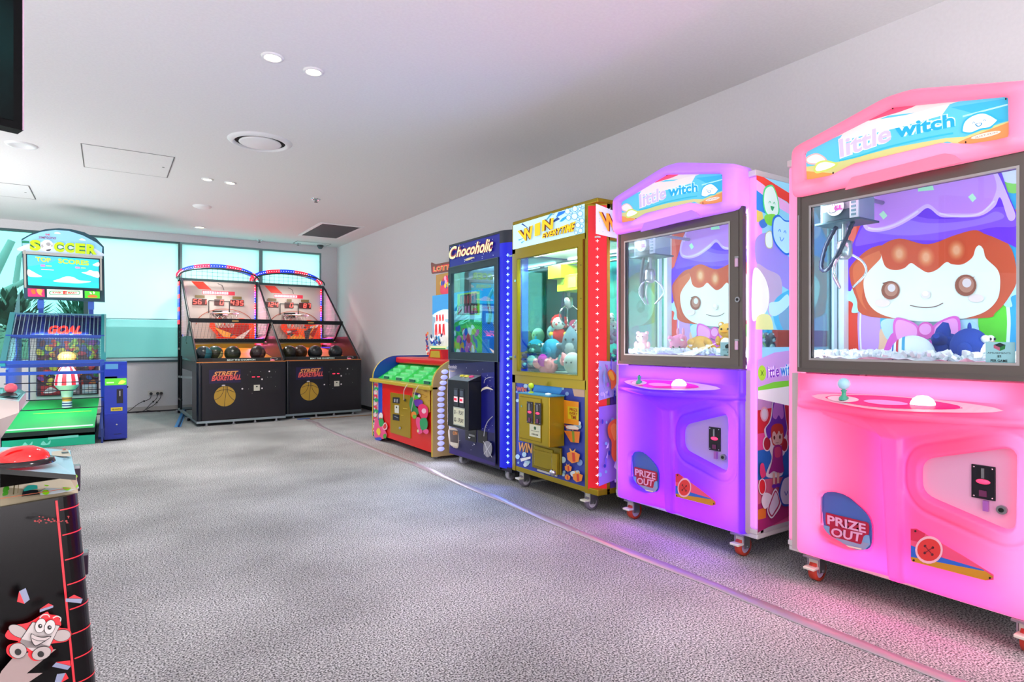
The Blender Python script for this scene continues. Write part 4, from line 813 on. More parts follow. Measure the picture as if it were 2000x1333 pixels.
# ================================================================== gold claw machine
def gold_machine():
    X0, Yl, W, D = 2.60, 3.88, .975, .80
    T = empty('claw_machine', 'gold claw machine full of plush toys with a red LED corner and WIN EVERYTIME header', 'claw machine', (X0, Yl, 0), -PI / 2)
    gold = mat('#a68e14', .32, .5); gold2 = mat('#84720c', .4, .5); k = lambda h, e=0: mat(h, .4, emit=e)
    g = MB(); z0, z1 = .125, 2.04; xr = .885
    g.box(.0, .005, z0, W, D, z0 + .04, gold, .005).box(.0, .0, z1 - .03, W - .0, D, z1, gold, .008)
    g.box(0, 0, z0, .04, .05, z1 - .03, gold).box(xr - .03, 0, z0, xr, .05, z1 - .03, gold)
    g.box(0, 0, .80, xr - .02, .04, .86, gold).box(0, 0, 1.79, xr - .02, .04, 1.83, gold).box(W - .05, .085, z0, W, .11, z1 - .02, gold)
    for x0 in (0, W - .04): g.box(x0, D - .04, z0, x0 + .04, D, z1, gold)
    g.box(W - .03, .1, 1.775, W, D, 1.80, gold).box(W - .03, .1, .84, W, D, .89, k('#c8d422')).box(W - .03, .1, .56, W, D, .60, gold)
    g.box(.01, D - .02, z0, W - .01, D - .005, .86, gold2).box(.02, .05, .84, W - .02, D - .02, .86, gold2).box(0.002, .05, z0 + .02, .02, D - .03, .86, gold2)
    g.prism([(xr, 0), (W, .085), (W, .11), (xr, .05)], gold, 'z', z1 - .10, z1 - .03)
    g.prism([(xr, .0), (W, .085), (W, .11), (xr, .05)], gold, 'z', z0, z0 + .03)
    g.build('cabinet', T)
    # LED corner strip
    ls = MB(); red = mat('#d00c24', .35, emit=.25, eh='#ff1020'); wh = mat('#ffd8dc', .4, emit=1.6, eh='#ffc8d0')
    ls.prism([(xr + .002, .0), (W - .002, .083), (W - .03, .10), (xr, .045)], red, 'z', z0 + .03, z1 - .04)
    nx, ny = .083, -.088; l = math.hypot(nx, ny); nx /= l; ny /= l; tx, ty = -ny, nx
    for i in range(34):
        z = z0 + .07 + i * .0525; c = ((xr + W) / 2 + nx * .004, .0415 + ny * .004)
        for s_ in ((.010, .0016), (.0016, .010)): ls.add([(c[0] + tx * a * s_[0], c[1] + ty * a * s_[0], z + b * s_[1]) for a, b in ((-1, -1), (1, -1), (1, 1), (-1, 1))], [(0, 1, 2, 3)], wh)
        ls.add([(c[0] + nx * .002 + tx * .0035 * math.cos(t), c[1] + ny * .002 + ty * .0035 * math.cos(t), z + .0035 * math.sin(t)) for t in [2 * PI * q / 8 for q in range(8)]], [tuple(range(8))], wh)
    ls.build('led_strip', T)
    lamp('AREA', (W + .02, .0, 1.1), 5, (1, .1, .12), .06, 1.7, (1, -1, 0), parent=T, name='red_led_light')
    # door + glass
    d = MB().frame(.045, .862, xr - .04, 1.788, (.038, .05, .03, .045), -.012, .02, gold).box(xr - .042, -.006, .862, xr - .033, .02, 1.79, k('#7a3a10')).frame(.080, .888, xr - .088, 1.745, .004, -.014, -.010, gold2)
    dd = d.build('glass_door', T)
    MB().box(.083, .004, .892, xr - .09, .008, 1.743, glass('#f0fcfa', .45)).build('door_glass', dd)
    for z in (1.58, 1.0): MB().disc((.062, -.016, z), .010, CHROME, 'y', 14, .006).build('lock', dd)
    for z in (1.62, 1.4, 1.2): MB().disc((xr - .055, -.013, z), .004, SCREW, 'y', 8, .002).build('screw', dd)
    MB().box(W - .012, .11, .90, W - .006, D - .04, 1.775, glass('#eafcf8', .6)).build('side_glass', T); MB().box(.006, .05, .88, .010, D - .04, 1.79, glass('#eafcf8', .6)).build('side_glass', T)
    MB().box(.02, D - .05, .86, W - .02, D - .04, 1.80, k('#46c4bc')).box(W * .78, D - .07, .86, W * .83, D - .05, 1.8, k('#b8d830')).box(W * .9, .6, .86, W * .93, .63, 1.8, k('#c9dc40')).build('rear_panel', T)
    MB().box(.03, .03, 1.79, W - .03, D - .03, 1.80, k('#d8e8e4')).box(.06, .16, 1.775, W - .1, .18, 1.788, k('#ffffff', 4)).build('light_tube', T); MB().box(.06, .5, 1.775, W - .1, .52, 1.788, k('#ffffff', 4)).build('light_tube', T)
    lamp('AREA', (.48, .14, 1.74), 20, (.85, 1, .97), .8, .05, (0, .6, -1), parent=T, name='cabinet_light')
    # prints (header, front panel, side)
    def header(A, P, word=True, e=.55):
        A.poly(P([(-40, 620), (1410, 190), (1420, 780), (-40, 1110)]), k('#b9e2e6', e))
    A = Art(fm_at(X0 - .003, Yl, X0), (0, -1, 0), .0003); s = lambda x, y: (1005 + x / 10.256, 380 + y / 10.256); P = lambda L_: [s(*q) for q in L_]
    A.poly([(1002, 441), (1142, 398), (1142, 455), (1002, 488)], k('#bfe6ea', .55))
    rr = random.Random(3); c = (420, 780)
    for i in range(34):
        a = rr.uniform(0, 2 * PI); r0, r1 = rr.uniform(150, 320), rr.uniform(380, 900); w_ = rr.uniform(.02, .06); pts = [(c[0] + r0 * math.cos(a), c[1] + r0 * math.sin(a) * .7), (c[0] + r1 * math.cos(a - w_), c[1] + r1 * math.sin(a - w_) * .7), (c[0] + r1 * math.cos(a + w_), c[1] + r1 * math.sin(a + w_) * .7)]
        if all(-15 < q[0] < 1000 and 560 - q[0] * .29 + 20 < q[1] < 1100 - q[0] * .235 - 10 for q in pts): A.poly(P(pts), k(rr.choice(['#f4f8fa', '#4aa8cc', '#274c98', '#8cccdc']), .4))
    A.poly(P([(830, 470), (880, 360), (1030, 320), (1000, 380)]), k('#1a78e0', .5)).poly(P([(900, 550), (960, 480), (1080, 410), (1060, 470), (960, 545)]), k('#1fa0dc', .5)).poly(P([(760, 420), (780, 395), (830, 370), (790, 400)]), k('#1c2c80', .4))
    for q in ((1070, 340, 50), (1140, 370, 22), (1220, 290, 50), (1215, 440, 60), (1330, 240, 22), (1320, 295, 24), (1385, 270, 18), (1335, 390, 48), (1100, 470, 45), (1290, 620, 45), (1370, 530, 42), (1370, 640, 28), (1350, 730, 42), (1260, 770, 30), (1300, 500, 24), (1140, 310, 16), (1385, 440, 16), (1275, 350, 14)): A.ell(*s(q[0], q[1]), q[2] / 10.256 + .6, q[2] / 10.256 + .9, k('#2c8ebc', .4)).ell(*s(q[0], q[1]), q[2] / 10.256 - .3, q[2] / 10.256, k('#cfeef4', .55))
    for mm, b in ((k('#7a2410'), .11), (k('#f0c414', .55), .035)):
        A.text('W', s(190, 960), s(420, 880), s(90, 740), mm, b, tr=s(400, 620)).text('I', s(435, 850), s(545, 815), s(440, 600), mm, b, tr=s(550, 560)).text('N', s(580, 750), s(800, 700), s(590, 520), mm, b, tr=s(820, 470))
        A.text('EVERYTIME', s(585, 890), s(1215, 745), s(600, 790), mm, b, tr=s(1262, 540))
    for L_ in ([(170, 900), (400, 830), (385, 900), (195, 968)], [(440, 820), (540, 790), (540, 818), (440, 852)], [(590, 700), (800, 650), (795, 702), (585, 752)]): pass
    A.build('header_print', T)
    # front lower print
    A = Art(fm_at(X0 + .006, Yl, X0), (0, -1, 0), .0003); s = lambda x, y: (980 + x / 4.9375, 740 + y / 4.9375); P = lambda L_: [s(*q) for q in L_]
    A.poly(P([(130, 30), (800, 80), (805, 1060), (130, 850)]), k('#27389c')); rr = random.Random(9)
    A.poly(P([(330, 40), (600, 80), (560, 150), (300, 120)]), k('#2a8ad0')).poly(P([(680, 90), (800, 100), (800, 180), (700, 170)]), k('#c9a890'))
    for i in range(60):
        x = rr.choice([rr.uniform(140, 300), rr.uniform(590, 800), rr.uniform(140, 800)]); t = (x - 130) / 670; y = rr.uniform(60 + 50 * t, 830 + 200 * t); r_ = rr.uniform(10, 30)
        if 160 < x < 610 and 150 < y < 660 or x - r_ < 135 or x + r_ > 800: continue
        A.ell(*s(x, y), r_ / 4.94, r_ / 4.94 * 1.1, k(rr.choice(['#b9dce4', '#8cb8cc', '#d8e4e8', '#7898c8'])))
    A.text('WIN', s(150, 120), s(250, 130), s(150, 75), k('#c85a1c'), .06)
    A.otext('WIN', s(165, 700), s(300, 720), s(175, 610), k('#e8a03c'), k('#1c1c50'), .03, .1); A.poly(P([(190, 770), (290, 750), (290, 770), (200, 800)]), k('#f0ece0'))
    A.poly(P([(612, 205), (755, 225), (755, 450), (612, 430)]), k('#e89420')).poly(P([(650, 265), (755, 280), (755, 400), (650, 385)]), k('#d8c020')).text('PRIZE', s(668, 310), s(745, 320), s(668, 280), k('#a03818'), .03).text('EVERY', s(668, 345), s(745, 355), s(668, 318), k('#a03818'), .03).text('TIME', s(680, 385), s(735, 392), s(680, 352), k('#a03818'), .03)
    A.poly(P([(612, 440), (755, 465), (750, 500), (640, 485)]), k('#b0503c')).blob(P([(640, 455), (700, 450), (750, 470), (750, 490), (650, 480)]), k('#e8dcd4')).poly(P([(615, 500), (770, 510), (760, 620), (680, 610)]), k('#e07a2c')).poly(P([(690, 505), (715, 508), (720, 612), (700, 610)]), k('#7a9030'))
    for gx, gy, gs in ((700, 730, 70), (655, 850, 38), (745, 930, 55), (650, 940, 30)):
        A.poly(P([(gx - gs * .8, gy - gs * .2), (gx + gs * .1, gy - gs * .5), (gx + gs, gy), (gx + gs * .8, gy + gs), (gx - gs * .1, gy + gs * 1.2), (gx - gs * .7, gy + gs * .7)]), k('#e88a2c')).poly(P([(gx - gs * .1, gy - gs * .3), (gx + gs * .3, gy - gs * .2), (gx + gs * .4, gy + gs), (gx, gy + gs)]), k('#d03828')).blob(P([(gx - gs * .4, gy - gs * .9), (gx, gy - gs * .45), (gx + gs * .4, gy - gs * .8), (gx + gs * .2, gy - gs * .3), (gx - gs * .3, gy - gs * .4)]), k('#f0a840'))
    A.build('front_print', T)
    # coin box
    b = MB().box(.28, -.137, .40, .645, .0, .745, gold, .008).box(.305, -.140, .425, .565, -.137, .725, gold2).box(.31, -.143, .43, .56, -.140, .72, gold).box(.275, -.138, .742, .65, .0, .750, k('#3f8fae'))
    cb = b.build('coin_box', T)
    for x in (.44, .535):
        coin_mech(cb, x - .036, .545, x + .036, .695, -.143)
    MB().disc((.335, -.146, .655), .009, CHROME, 'y', 12, .005).build('lock', cb)
    A = Art(lambda px, py: (px, -.1435, py), (0, -1, 0), .0005); A.poly([(.432, .455), (.56, .455), (.56, .54), (.432, .54)], k('#d2d4b8')).poly([(.483, .522), (.497, .530), (.512, .522), (.508, .506), (.487, .506)], k('#2c5a34')).text('AMUSEMENTS', (.45, .494), (.545, .494), (.45, .500), DARK).text('$1 PER GAME', (.46, .467), (.535, .467), (.46, .478), DARK, .02).build('price_card', cb)
    MB().tube([(.375, -.09, .750), (.375, -.09, .785)], .006, k('#8aa820')).lathe((.375, -.09, .75), [(.02, 0), (.016, .01), (0, .012)], k('#a8c828'), 12).ball((.375, -.09, .80), .021, k('#c4e020'), 16).build('joystick', T)
    MB().lathe((.55, -.07, .750), [(.022, 0), (.02, .008), (0, .012)], k('#e8f0f0'), 16).build('push_button', T)
    # prize chute
    c = MB().box(.285, -.02, .195, .62, .002, .385, gold2, .006).box(.32, -.026, .215, .545, -.02, .36, mat('#a8921c', .25, .6), .004).box(.32, -.032, .32, .545, -.026, .335, gold).box(.555, -.045, .20, .61, -.02, .345, gold, .004)
    c.build('prize_chute', T)
    MB().ball((.585, -.055, .215), .024, CHROME, 16).build('lock_ball', T)
    MB().box(.33, -.004, .175, .56, .004, .19, k('#d8d4c8')).build('chute_sticker', T)
    # side prints
    def fs(px, py): X, z = onY(Yl - W, px, py); return (W, X - X0, z)
    A = Art(fs, (1, 0, 0), .0004); A.k = 2
    s = lambda x, y: (1005 + x / 10.256, 380 + y / 10.256); P = lambda L_: [s(*q) for q in L_]
    A.poly([(1163.5, 398), (1230, 425), (1230, 472), (1163.5, 457)], k('#d2dcee', .5)); rr = random.Random(4)
    for i in range(22): x, y = rr.uniform(1630, 1960), rr.uniform(260, 760); A.poly(P([(x, y), (x + rr.uniform(-40, 40), y + rr.uniform(20, 60)), (x + rr.uniform(5, 20), y + 10)]), k(rr.choice(['#3a5ab0', '#8cc8dc', '#f2f4fa']), .3))
    A.otext('WIN', s(1770, 735), s(2300, 800), s(1660, 345), k('#f0a818', .5), k('#8a2c14'), .04, .1, tr=s(2300, 480))
    s = lambda x, y: (980 + x / 4.9375, 740 + y / 4.9375); P = lambda L_: [s(*q) for q in L_]
    A.poly([(1167, 705), (1230, 708), (1230, 765), (1167, 783)], k('#b4b0f0')).poly([(1167, 795), (1230, 785), (1230, 925), (1167, 950)], k('#a07ae0'))
    for i in range(70):
        x, y = rr.uniform(1168, 1215), rr.choice([rr.uniform(708, 775), rr.uniform(797, 940)]); c = rr.choice(['#d8c8ff', '#2a3cb0', '#e4dcff', '#7a6ae8', '#8cc0e8', '#c070e0'])
        if rr.random() < .5: A.ell(x, y, rr.uniform(1.5, 4), rr.uniform(2, 5), k(c))
        else: A.poly([(x, y), (x + rr.uniform(2, 6), y + rr.uniform(-18, 18)), (x + rr.uniform(3, 7), y + rr.uniform(-18, 18))], k(c))
    A.blob([(1178, 728), (1186, 722), (1196, 735), (1194, 752), (1186, 760), (1184, 745)], k('#e87020')).blob([(1180, 728), (1187, 726), (1192, 740), (1186, 742)], k('#f0c020')).blob([(1179, 832), (1188, 820), (1200, 822), (1200, 870), (1194, 900), (1186, 888), (1186, 862), (1180, 850)], k('#e06018')).blob([(1184, 835), (1192, 826), (1198, 840), (1192, 860)], k('#f09030'))
    A.mb.box(W - .01, .115, .13, W - .001, D - .01, .84, k('#5a3c9c'))
    A.build('side_print', T)
    # crane
    cr = MB().box(.20, .28, 1.50, .44, .46, 1.62, k('#c8d81c'), .004).box(.14, .24, 1.60, .30, .5, 1.70, k('#a8bc10')).tube([(.03, .3, 1.71), (W - .04, .3, 1.71)], .012, STEEL).tube([(.03, .46, 1.71), (W - .04, .46, 1.71)], .012, STEEL).disc((.27, .274, 1.57), .02, k('#a8d840'), 'y', 16, .005).box(.34, .276, 1.52, .43, .28, 1.60, k('#e0e84c'))
    cb = cr.build('crane', T); claw(cb, .27, .34, 1.50, .04, .15, coil=2)
    for a, b in ((.07, .06), (W - .14, .06), (.07, D - .08), (W - .10, D - .08)): caster(T, a, b, .126, .05, '#d8d4e0', '#76707c')
    MB().box(W * .0 + .02, .05, .862, W - .03, D - .05, .875, k('#dfe6e4')).build('toy_tray', T)
    return T
gold_machine()
G = 'plush toys heaped in the gold claw machine'
def at2(X, px, py): Y, z = onX(X, px, py); return X, Y, z
def toy(px, py, X, s, body, kind, label, face='#fff6f0', rot=-1.1, lean=0.):
    X, Y, z = at2(X, px, py); plush('plush_toy', label, X, Y, max(z - s * .6, .88), s, body, kind, face, rot, lean, G)
toy(1022, 658, 2.86, .16, '#f08018', 'bird', 'orange round-eyed plush at the left edge of the gold machine', '#ffb040', rot=-1.3)
toy(1046, 680, 2.86, .17, '#28a8dc', 'bird', 'bright blue plush, left one of the two blue toys', '#1e6a9c', rot=.6)
toy(1078, 680, 2.84, .17, '#2890b8', 'bird', 'blue plush in the middle of the gold machine, right of the bright blue one', '#2a6a90', rot=.4)
toy(1051, 655, 3.05, .13, '#e8e0a8', 'egg', 'cream egg-shaped plush behind the bright blue one')
toy(1092, 645, 2.98, .17, '#e02020', 'clown', 'white-faced plush with red hair on top of the heap', '#f6f6f0', rot=-1.0)
toy(1080, 648, 3.12, .12, '#f2f0e4', 'egg', 'white round plush head behind the red-haired one')
toy(1117, 668, 2.90, .20, '#6f8ea0', 'fish', 'grey-blue shark plush standing at the right', '#b4c4cc', rot=-.9, lean=.25)
toy(1121, 637, 3.15, .11, '#e8487c', 'egg', 'hot pink round plush at the top right of the heap')
toy(1130, 660, 3.10, .12, '#e8c8d8', 'bunny', 'pale pink bunny plush behind the shark', rot=-.8)
toy(1062, 730, 2.74, .19, '#f09aa0', 'pig', 'large pink pig plush lying at the front of the glass', '#f7b8bc', rot=-1.2, lean=-.9)
toy(1040, 700, 2.78, .15, '#16344c', 'bear', 'dark navy plush below the bright blue one', '#7cc0b8', rot=-1.0, lean=-.3)
toy(1060, 703, 2.72, .09, '#c02cb4', 'egg', 'small magenta egg plush among the navy and blue toys')
toy(1022, 706, 2.74, .10, '#b8763c', 'bear', 'brown bear plush at the lower left by the glass', '#e0a860')
toy(1020, 722, 2.76, .10, '#1c2c50', 'egg', 'dark blue round plush under the brown bear')
toy(1100, 700, 2.80, .13, '#3c7c80', 'fish', 'teal plush below the red-haired one', '#f0a8a8', rot=-.7, lean=-.6)
toy(1112, 702, 2.75, .10, '#f4929c', 'fish', 'long salmon-pink plush pointing up beside the shark', rot=.4, lean=-.5)
toy(1128, 700, 2.82, .14, '#4c4438', 'bear', 'dark brown plush at the lower right of the heap', '#e8dcb4', lean=-.9)
toy(1118, 728, 2.72, .15, '#d8e4e4', 'egg', 'big white plush pressed against the glass at the lower right')
toy(1132, 688, 3.0, .12, '#d8c060', 'duck', 'yellow plush at the right behind the dark brown one')
for i, (px, py, c, lb) in enumerate(((1174, 655, '#f4c4cc', 'left'), (1186, 640, '#f6ccd4', 'upper'), (1192, 655, '#f2bcc8', 'right'))):
    Y = 2.99; X, z = onY(Y, px, py); plush('plush_toy', 'pale pink fluffy plush seen through the side glass of the gold machine, the %s one' % lb, X, Y, z - .06, .11, c, 'bear', rot=0., group=G)
sw = MB(); rr = random.Random(8)
for i in range(420):
    x, y = rr.uniform(2.68, 3.30), 2.945 + abs(rr.gauss(0, .05)); z = rr.uniform(.885, 1.07 - (y - 2.945) * .5 ); c = rr.choice(['#3c6cc0', '#e8f0f4', '#c03c78', '#3ca89c', '#8c5cb8', '#f0d8e0', '#5890d0', '#284c78'])
    sw.T = Matrix.Translation((x, y, z)) @ Matrix.Rotation(rr.uniform(0, 3), 4, (rr.random(), rr.random(), rr.random() + .1)); r_ = rr.uniform(.008, .016)
    sw.box(-r_, -r_ * .6, -r_ * .5, r_, r_ * .6, r_ * .5, mat(c, .25))
sw.T = None
tag(sw.build('wrapped_sweets'), 'heap of colourful foil-wrapped sweets behind the side glass of the gold machine', 'sweets', kind='stuff')

# ================================================================== blue chocolate claw machine
def choc_machine():
    X0, Yl, W, D = 2.62, 4.958, 1.03, .78
    T = empty('claw_machine', 'dark blue claw machine with blue LED corner and Chocoholic lettering', 'claw machine', (X0, Yl, 0), -PI / 2)
    k = lambda h, e=0, r=.35: mat(h, r, emit=e); navy = k('#090938'); edge = k('#2c3440'); z0, z1 = .085, 2.005; xr = .865; r_ = W - xr
    b = MB(); b.box(0, .004, z0, xr, .03, .99, navy).box(0, .004, z1 - .21, xr, .03, z1 - .015, k('#1a1a9c', .12)).box(0, .03, z0, .012, D, .99, navy).box(W - .012, r_, z0, W, D, .99, navy).box(0, D - .015, z0, W, D, .99, navy).box(0, .03, .97, W - .02, D, .99, k('#20242c')).box(0, .02, z0 - .004, W - .02, D, z0 + .03, k('#1c1c30'))
    b.box(W - .012, r_, z1 - .21, W, D, z1 - .015, k('#1a1a9c', .1)).box(0, .03, z1 - .21, .012, D, z1 - .015, navy)
    for x0 in (0, W - .03): b.box(x0, D - .03, .99, x0 + .03, D, z1 - .2, edge)
    b.box(0, 0, z1 - .018, xr, D, z1, edge).box(xr, r_ * .6, z1 - .018, W, D, z1, edge).box(0, 0, z0, .008, .03, z1, k('#4c525c'))
    b.build('cabinet', T)
    arc = [(xr + r_ * math.sin(a), r_ - r_ * math.cos(a)) for a in [PI / 2 * i / 10 for i in range(11)]]
    c = MB(); bl = mat('#1018b0', .3, emit=.35, eh='#0c18ff'); wh = mat('#c8e4ff', .4, emit=2.2, eh='#8cc8ff')
    zz = [z0 + .02, z1 - .10]
    c.add([(x, y, z) for z in zz for x, y in arc], [(i, i + 1, 12 + i, 11 + i) for i in range(10)], bl, True)
    c.add([(x, y, z) for z in (z1 - .10, z1) for x, y in arc], [(i, i + 1, 12 + i, 11 + i) for i in range(10)], k('#2a3040', 0, .25), True)
    c.add([(x, y, z1) for x, y in arc] + [(xr, r_, z1)], [list(range(12))], edge)
    a = .55; cx_, cy_ = xr + (r_ + .003) * math.sin(a), r_ - (r_ + .003) * math.cos(a); tx, ty = math.cos(a), math.sin(a)
    for i in range(33):
        z = z0 + .07 + i * .0515
        for s_ in ((.013, .002), (.002, .013)): c.add([(cx_ + tx * p * s_[0], cy_ + ty * p * s_[0], z + q * s_[1]) for p, q in ((-1, -1), (1, -1), (1, 1), (-1, 1))], [(0, 1, 2, 3)], wh)
        c.add([(cx_ + .002 * math.sin(a) + tx * .0045 * math.cos(t), cy_ - .002 + ty * .0045 * math.cos(t), z + .0045 * math.sin(t)) for t in [2 * PI * q / 8 for q in range(8)]], [tuple(range(8))], wh)
    c.build('led_corner', T)
    lamp('AREA', (W - .02, -.05, 1.0), 9, (.12, .25, 1), .08, 1.7, (.5, -1, 0), parent=T, name='blue_led_light')
    d = MB().frame(.012, .955, xr - .01, 1.795, (.05, .055, .065, .06), -.012, .018, k('#20303c')).frame(.010, .95, xr - .008, 1.797, .006, -.014, -.01, k('#4c5c66'))
    dd = d.build('glass_door', T); MB().box(.06, 0, 1.015, xr - .062, .004, 1.738, glass('#e6f8fc', .45)).build('door_glass', dd)
    for z in (1.64, 1.14): MB().disc((.032, -.016, z), .010, CHROME, 'y', 12, .005).build('lock', dd)
    MB().box(.004, .04, .99, .008, D - .03, 1.79, glass('#dff6fa', .6)).build('side_glass', T); MB().box(W - .010, r_, .99, W - .006, D - .03, 1.79, glass('#dff6fa', .6)).build('side_glass', T)
    MB().box(.03, D - .035, .99, W - .03, D - .028, 1.79, glass('#9cd4e0', .5)).build('rear_glass', T)
    MB().box(.02, .03, 1.788, W - .03, D - .03, 1.80, k('#a8c4cc')).box(.3, .1, 1.77, W - .1, .12, 1.785, k('#ffffff', 4)).build('light_tube', T); MB().box(.3, .5, 1.77, W - .1, .52, 1.785, k('#ffffff', 4)).build('light_tube', T)
    lamp('AREA', (.5, .14, 1.74), 16, (.8, .97, 1), .8, .05, (0, .6, -1), parent=T, name='cabinet_light')
    cr = MB().box(.32, .28, 1.53, .42, .42, 1.70, k('#24404c')).box(.43, .26, 1.56, .56, .42, 1.70, k('#8ebcc8')).tube([(.02, .32, 1.72), (W - .04, .32, 1.72)], .012, STEEL).tube([(.02, .44, 1.72), (W - .04, .44, 1.72)], .012, STEEL)
    cb = cr.build('crane', T); claw(cb, .37, .34, 1.53, .10, .16, coil=None)
    MB().tube(spline([(.30, .3, 1.6), (.24, .28, 1.5), (.27, .28, 1.36), (.24, .28, 1.28)], 6, False), .016, k('#1c3c48'), 8).build('coiled_cable', cb)
    ft = MB().box(.02, .03, .99, W - .03, D - .04, 1.0, k('#7cc8d0')); ft.build('prize_tray', T)
    # prints
    A = Art(fm_at(X0 + .003, Yl, X0), (0, -1, 0), .0004); s = lambda x, y: (850 + x / 5.125, 440 + y / 5.125); P = lambda L_: [s(*q) for q in L_]; rr = random.Random(2)
    for i in range(34): x = rr.uniform(140, 600); y = rr.uniform(225 - (x - 140) * .26, 400 - (x - 140) * .20); A.ell(*s(x, y), .5, .7, k('#e8ecff', .5))
    for mm, b in ((k('#a83c50', .2), .075), (k('#f4ecb4', .5), .02)):
        A.text('C', s(155, 350), s(235, 330), s(150, 230), mm, b, .3, tr=s(230, 205)); A.text('hocoholic', s(225, 325), s(590, 262), s(222, 225), mm, b, .35, tr=s(600, 125))
    A.blob(P([(310, 350), (350, 328), (410, 322), (370, 345), (330, 358)]), k('#d8c890', .3))
    # lower front art: comets, moons, stars
    s = lambda x, y: (850 + x / 5.125, 690 + y / 5.125); P = lambda L_: [s(*q) for q in L_]
    A.poly(P([(160, 110), (610, 80), (620, 1130), (160, 1000)]), k('#0e0e52')).poly(P([(480, 200), (610, 190), (610, 800), (480, 780)]), k('#14167c')).poly(P([(160, 940), (615, 1100), (615, 1130), (160, 1000)]), k('#2c1470'))
    for i in range(45): A.ell(*s(rr.uniform(170, 610), rr.uniform(110, 980)), .45, .6, k('#dfe4ff'))
    A.line(P([(525, 300), (535, 265), (570, 245), (600, 240)]), 1.0, k('#c8c8d8'), 4).blob(P([(495, 385), (510, 352), (560, 335), (620, 370), (560, 358), (515, 370)]), k('#e8dcc8')).line(P([(524, 830), (535, 750), (565, 680), (612, 632)]), 1.5, k('#a8a8b8'), 4)
    A.blob(P([(520, 950), (530, 890), (570, 880), (605, 920), (600, 1000), (565, 1040), (530, 1010)]), k('#8c8c98'))
    for q in ((520, 880, 605, 1040), (600, 900, 525, 1010), (540, 900, 560, 1030)): A.line(P([(q[0], q[1]), (q[2], q[3])]), .9, k('#cfcfd6'))
    A.text('Chocoholic', s(165, 150), s(255, 155), s(165, 115), k('#e0d8e8'), .01, .3).blob(P([(175, 175), (240, 178), (210, 186)]), k('#c8a888'))
    A.blob(P([(172, 760), (262, 770), (268, 940), (200, 925), (176, 880)]), k('#c8b8a8')).poly(P([(182, 765), (268, 775), (268, 900), (190, 885)]), k('#3c2418')).text('ON', s(215, 815), s(260, 818), s(215, 780), k('#e08a2c'), .04).poly(P([(195, 885), (262, 903), (262, 935), (195, 918)]), k('#d8d0c0'))
    def fs(px, py): X, z = onY(Yl - W, px, py); return (W, X - X0, z)
    A.build('front_print', T)
    A = Art(lambda px, py: (W + .001, px, py), (1, 0, 0), .0004); A.otext('Chocoholic', (.17, 1.82), (.74, 1.82), (.17, 1.96), k('#f4ecb4', .4), k('#a83c50', .2), .02, .07, .3); A.build('side_print', T)
    cbx = MB().box(.235, -.14, .375, .60, .004, .785, k('#12161e'), .006).add([(.235, -.14, .785), (.60, -.14, .785), (.60, .004, .835), (.235, .004, .835)], [(0, 1, 2, 3)], k('#7c8490', 0, .3)).add([(.60, -.14, .785), (.60, .004, .785), (.60, .004, .835)], [(0, 1, 2)], k('#12161e'))
    cc = cbx.build('coin_box', T)
    for x in (.40, .50):
        m = MB().box(x - .036, -.146, .565, x + .036, -.14, .715, k('#2c323c'), .003).box(x - .03, -.149, .60, x + .03, -.146, .645, mat('#f0d0d8', .3, emit=.5)).box(x - .026, -.150, .612, x + .02, -.149, .632, mat('#e8203c', .3, emit=1.2)).box(x - .026, -.149, .655, x + .026, -.146, .70, k('#566070'))
        m.build('note_slot', cc)
    A = Art(lambda px, py: (px, -.1405, py), (0, -1, 0), .0006); A.poly([(.345, .40), (.545, .40), (.545, .555), (.345, .555)], k('#b8c0b4')).poly([(.355, .41), (.535, .41), (.535, .545), (.355, .545)], k('#e4e4c8')).text('$1 - 1 PLAY', (.365, .49), (.525, .49), (.365, .53), DARK, .02).text('$2 - 3 PLAY', (.365, .425), (.525, .425), (.365, .465), DARK, .02).build('price_card', cc)
    for i, (x, c_) in enumerate(((.36, '#c8b830'), (.44, '#d8c84c'), (.52, '#d03070'))): MB().lathe((x, -.06, .812), [(.024, 0), (.022, .012), (0, .018)], k(c_, .15), 16).build('push_button', cc)
    MB().box(.32, -.012, .25, .72, .004, .375, k('#08090e'), .004).box(.33, -.016, .255, .52, -.012, .37, k('#14161e')).box(.40, -.019, .30, .50, -.016, .315, STEEL).box(.55, -.018, .262, .70, -.012, .368, k('#14161e'), .003).ball((.42, -.02, .285), .012, CHROME, 10).ball((.50, -.02, .24), .009, CHROME, 8).build('prize_door', T)
    for a, b in ((.13, .07), (W - .13, .07), (.10, D - .08), (W - .08, D - .08)): caster(T, a, b, .086, .038, '#9a98a4', '#b8b6c0', False)
choc_machine()

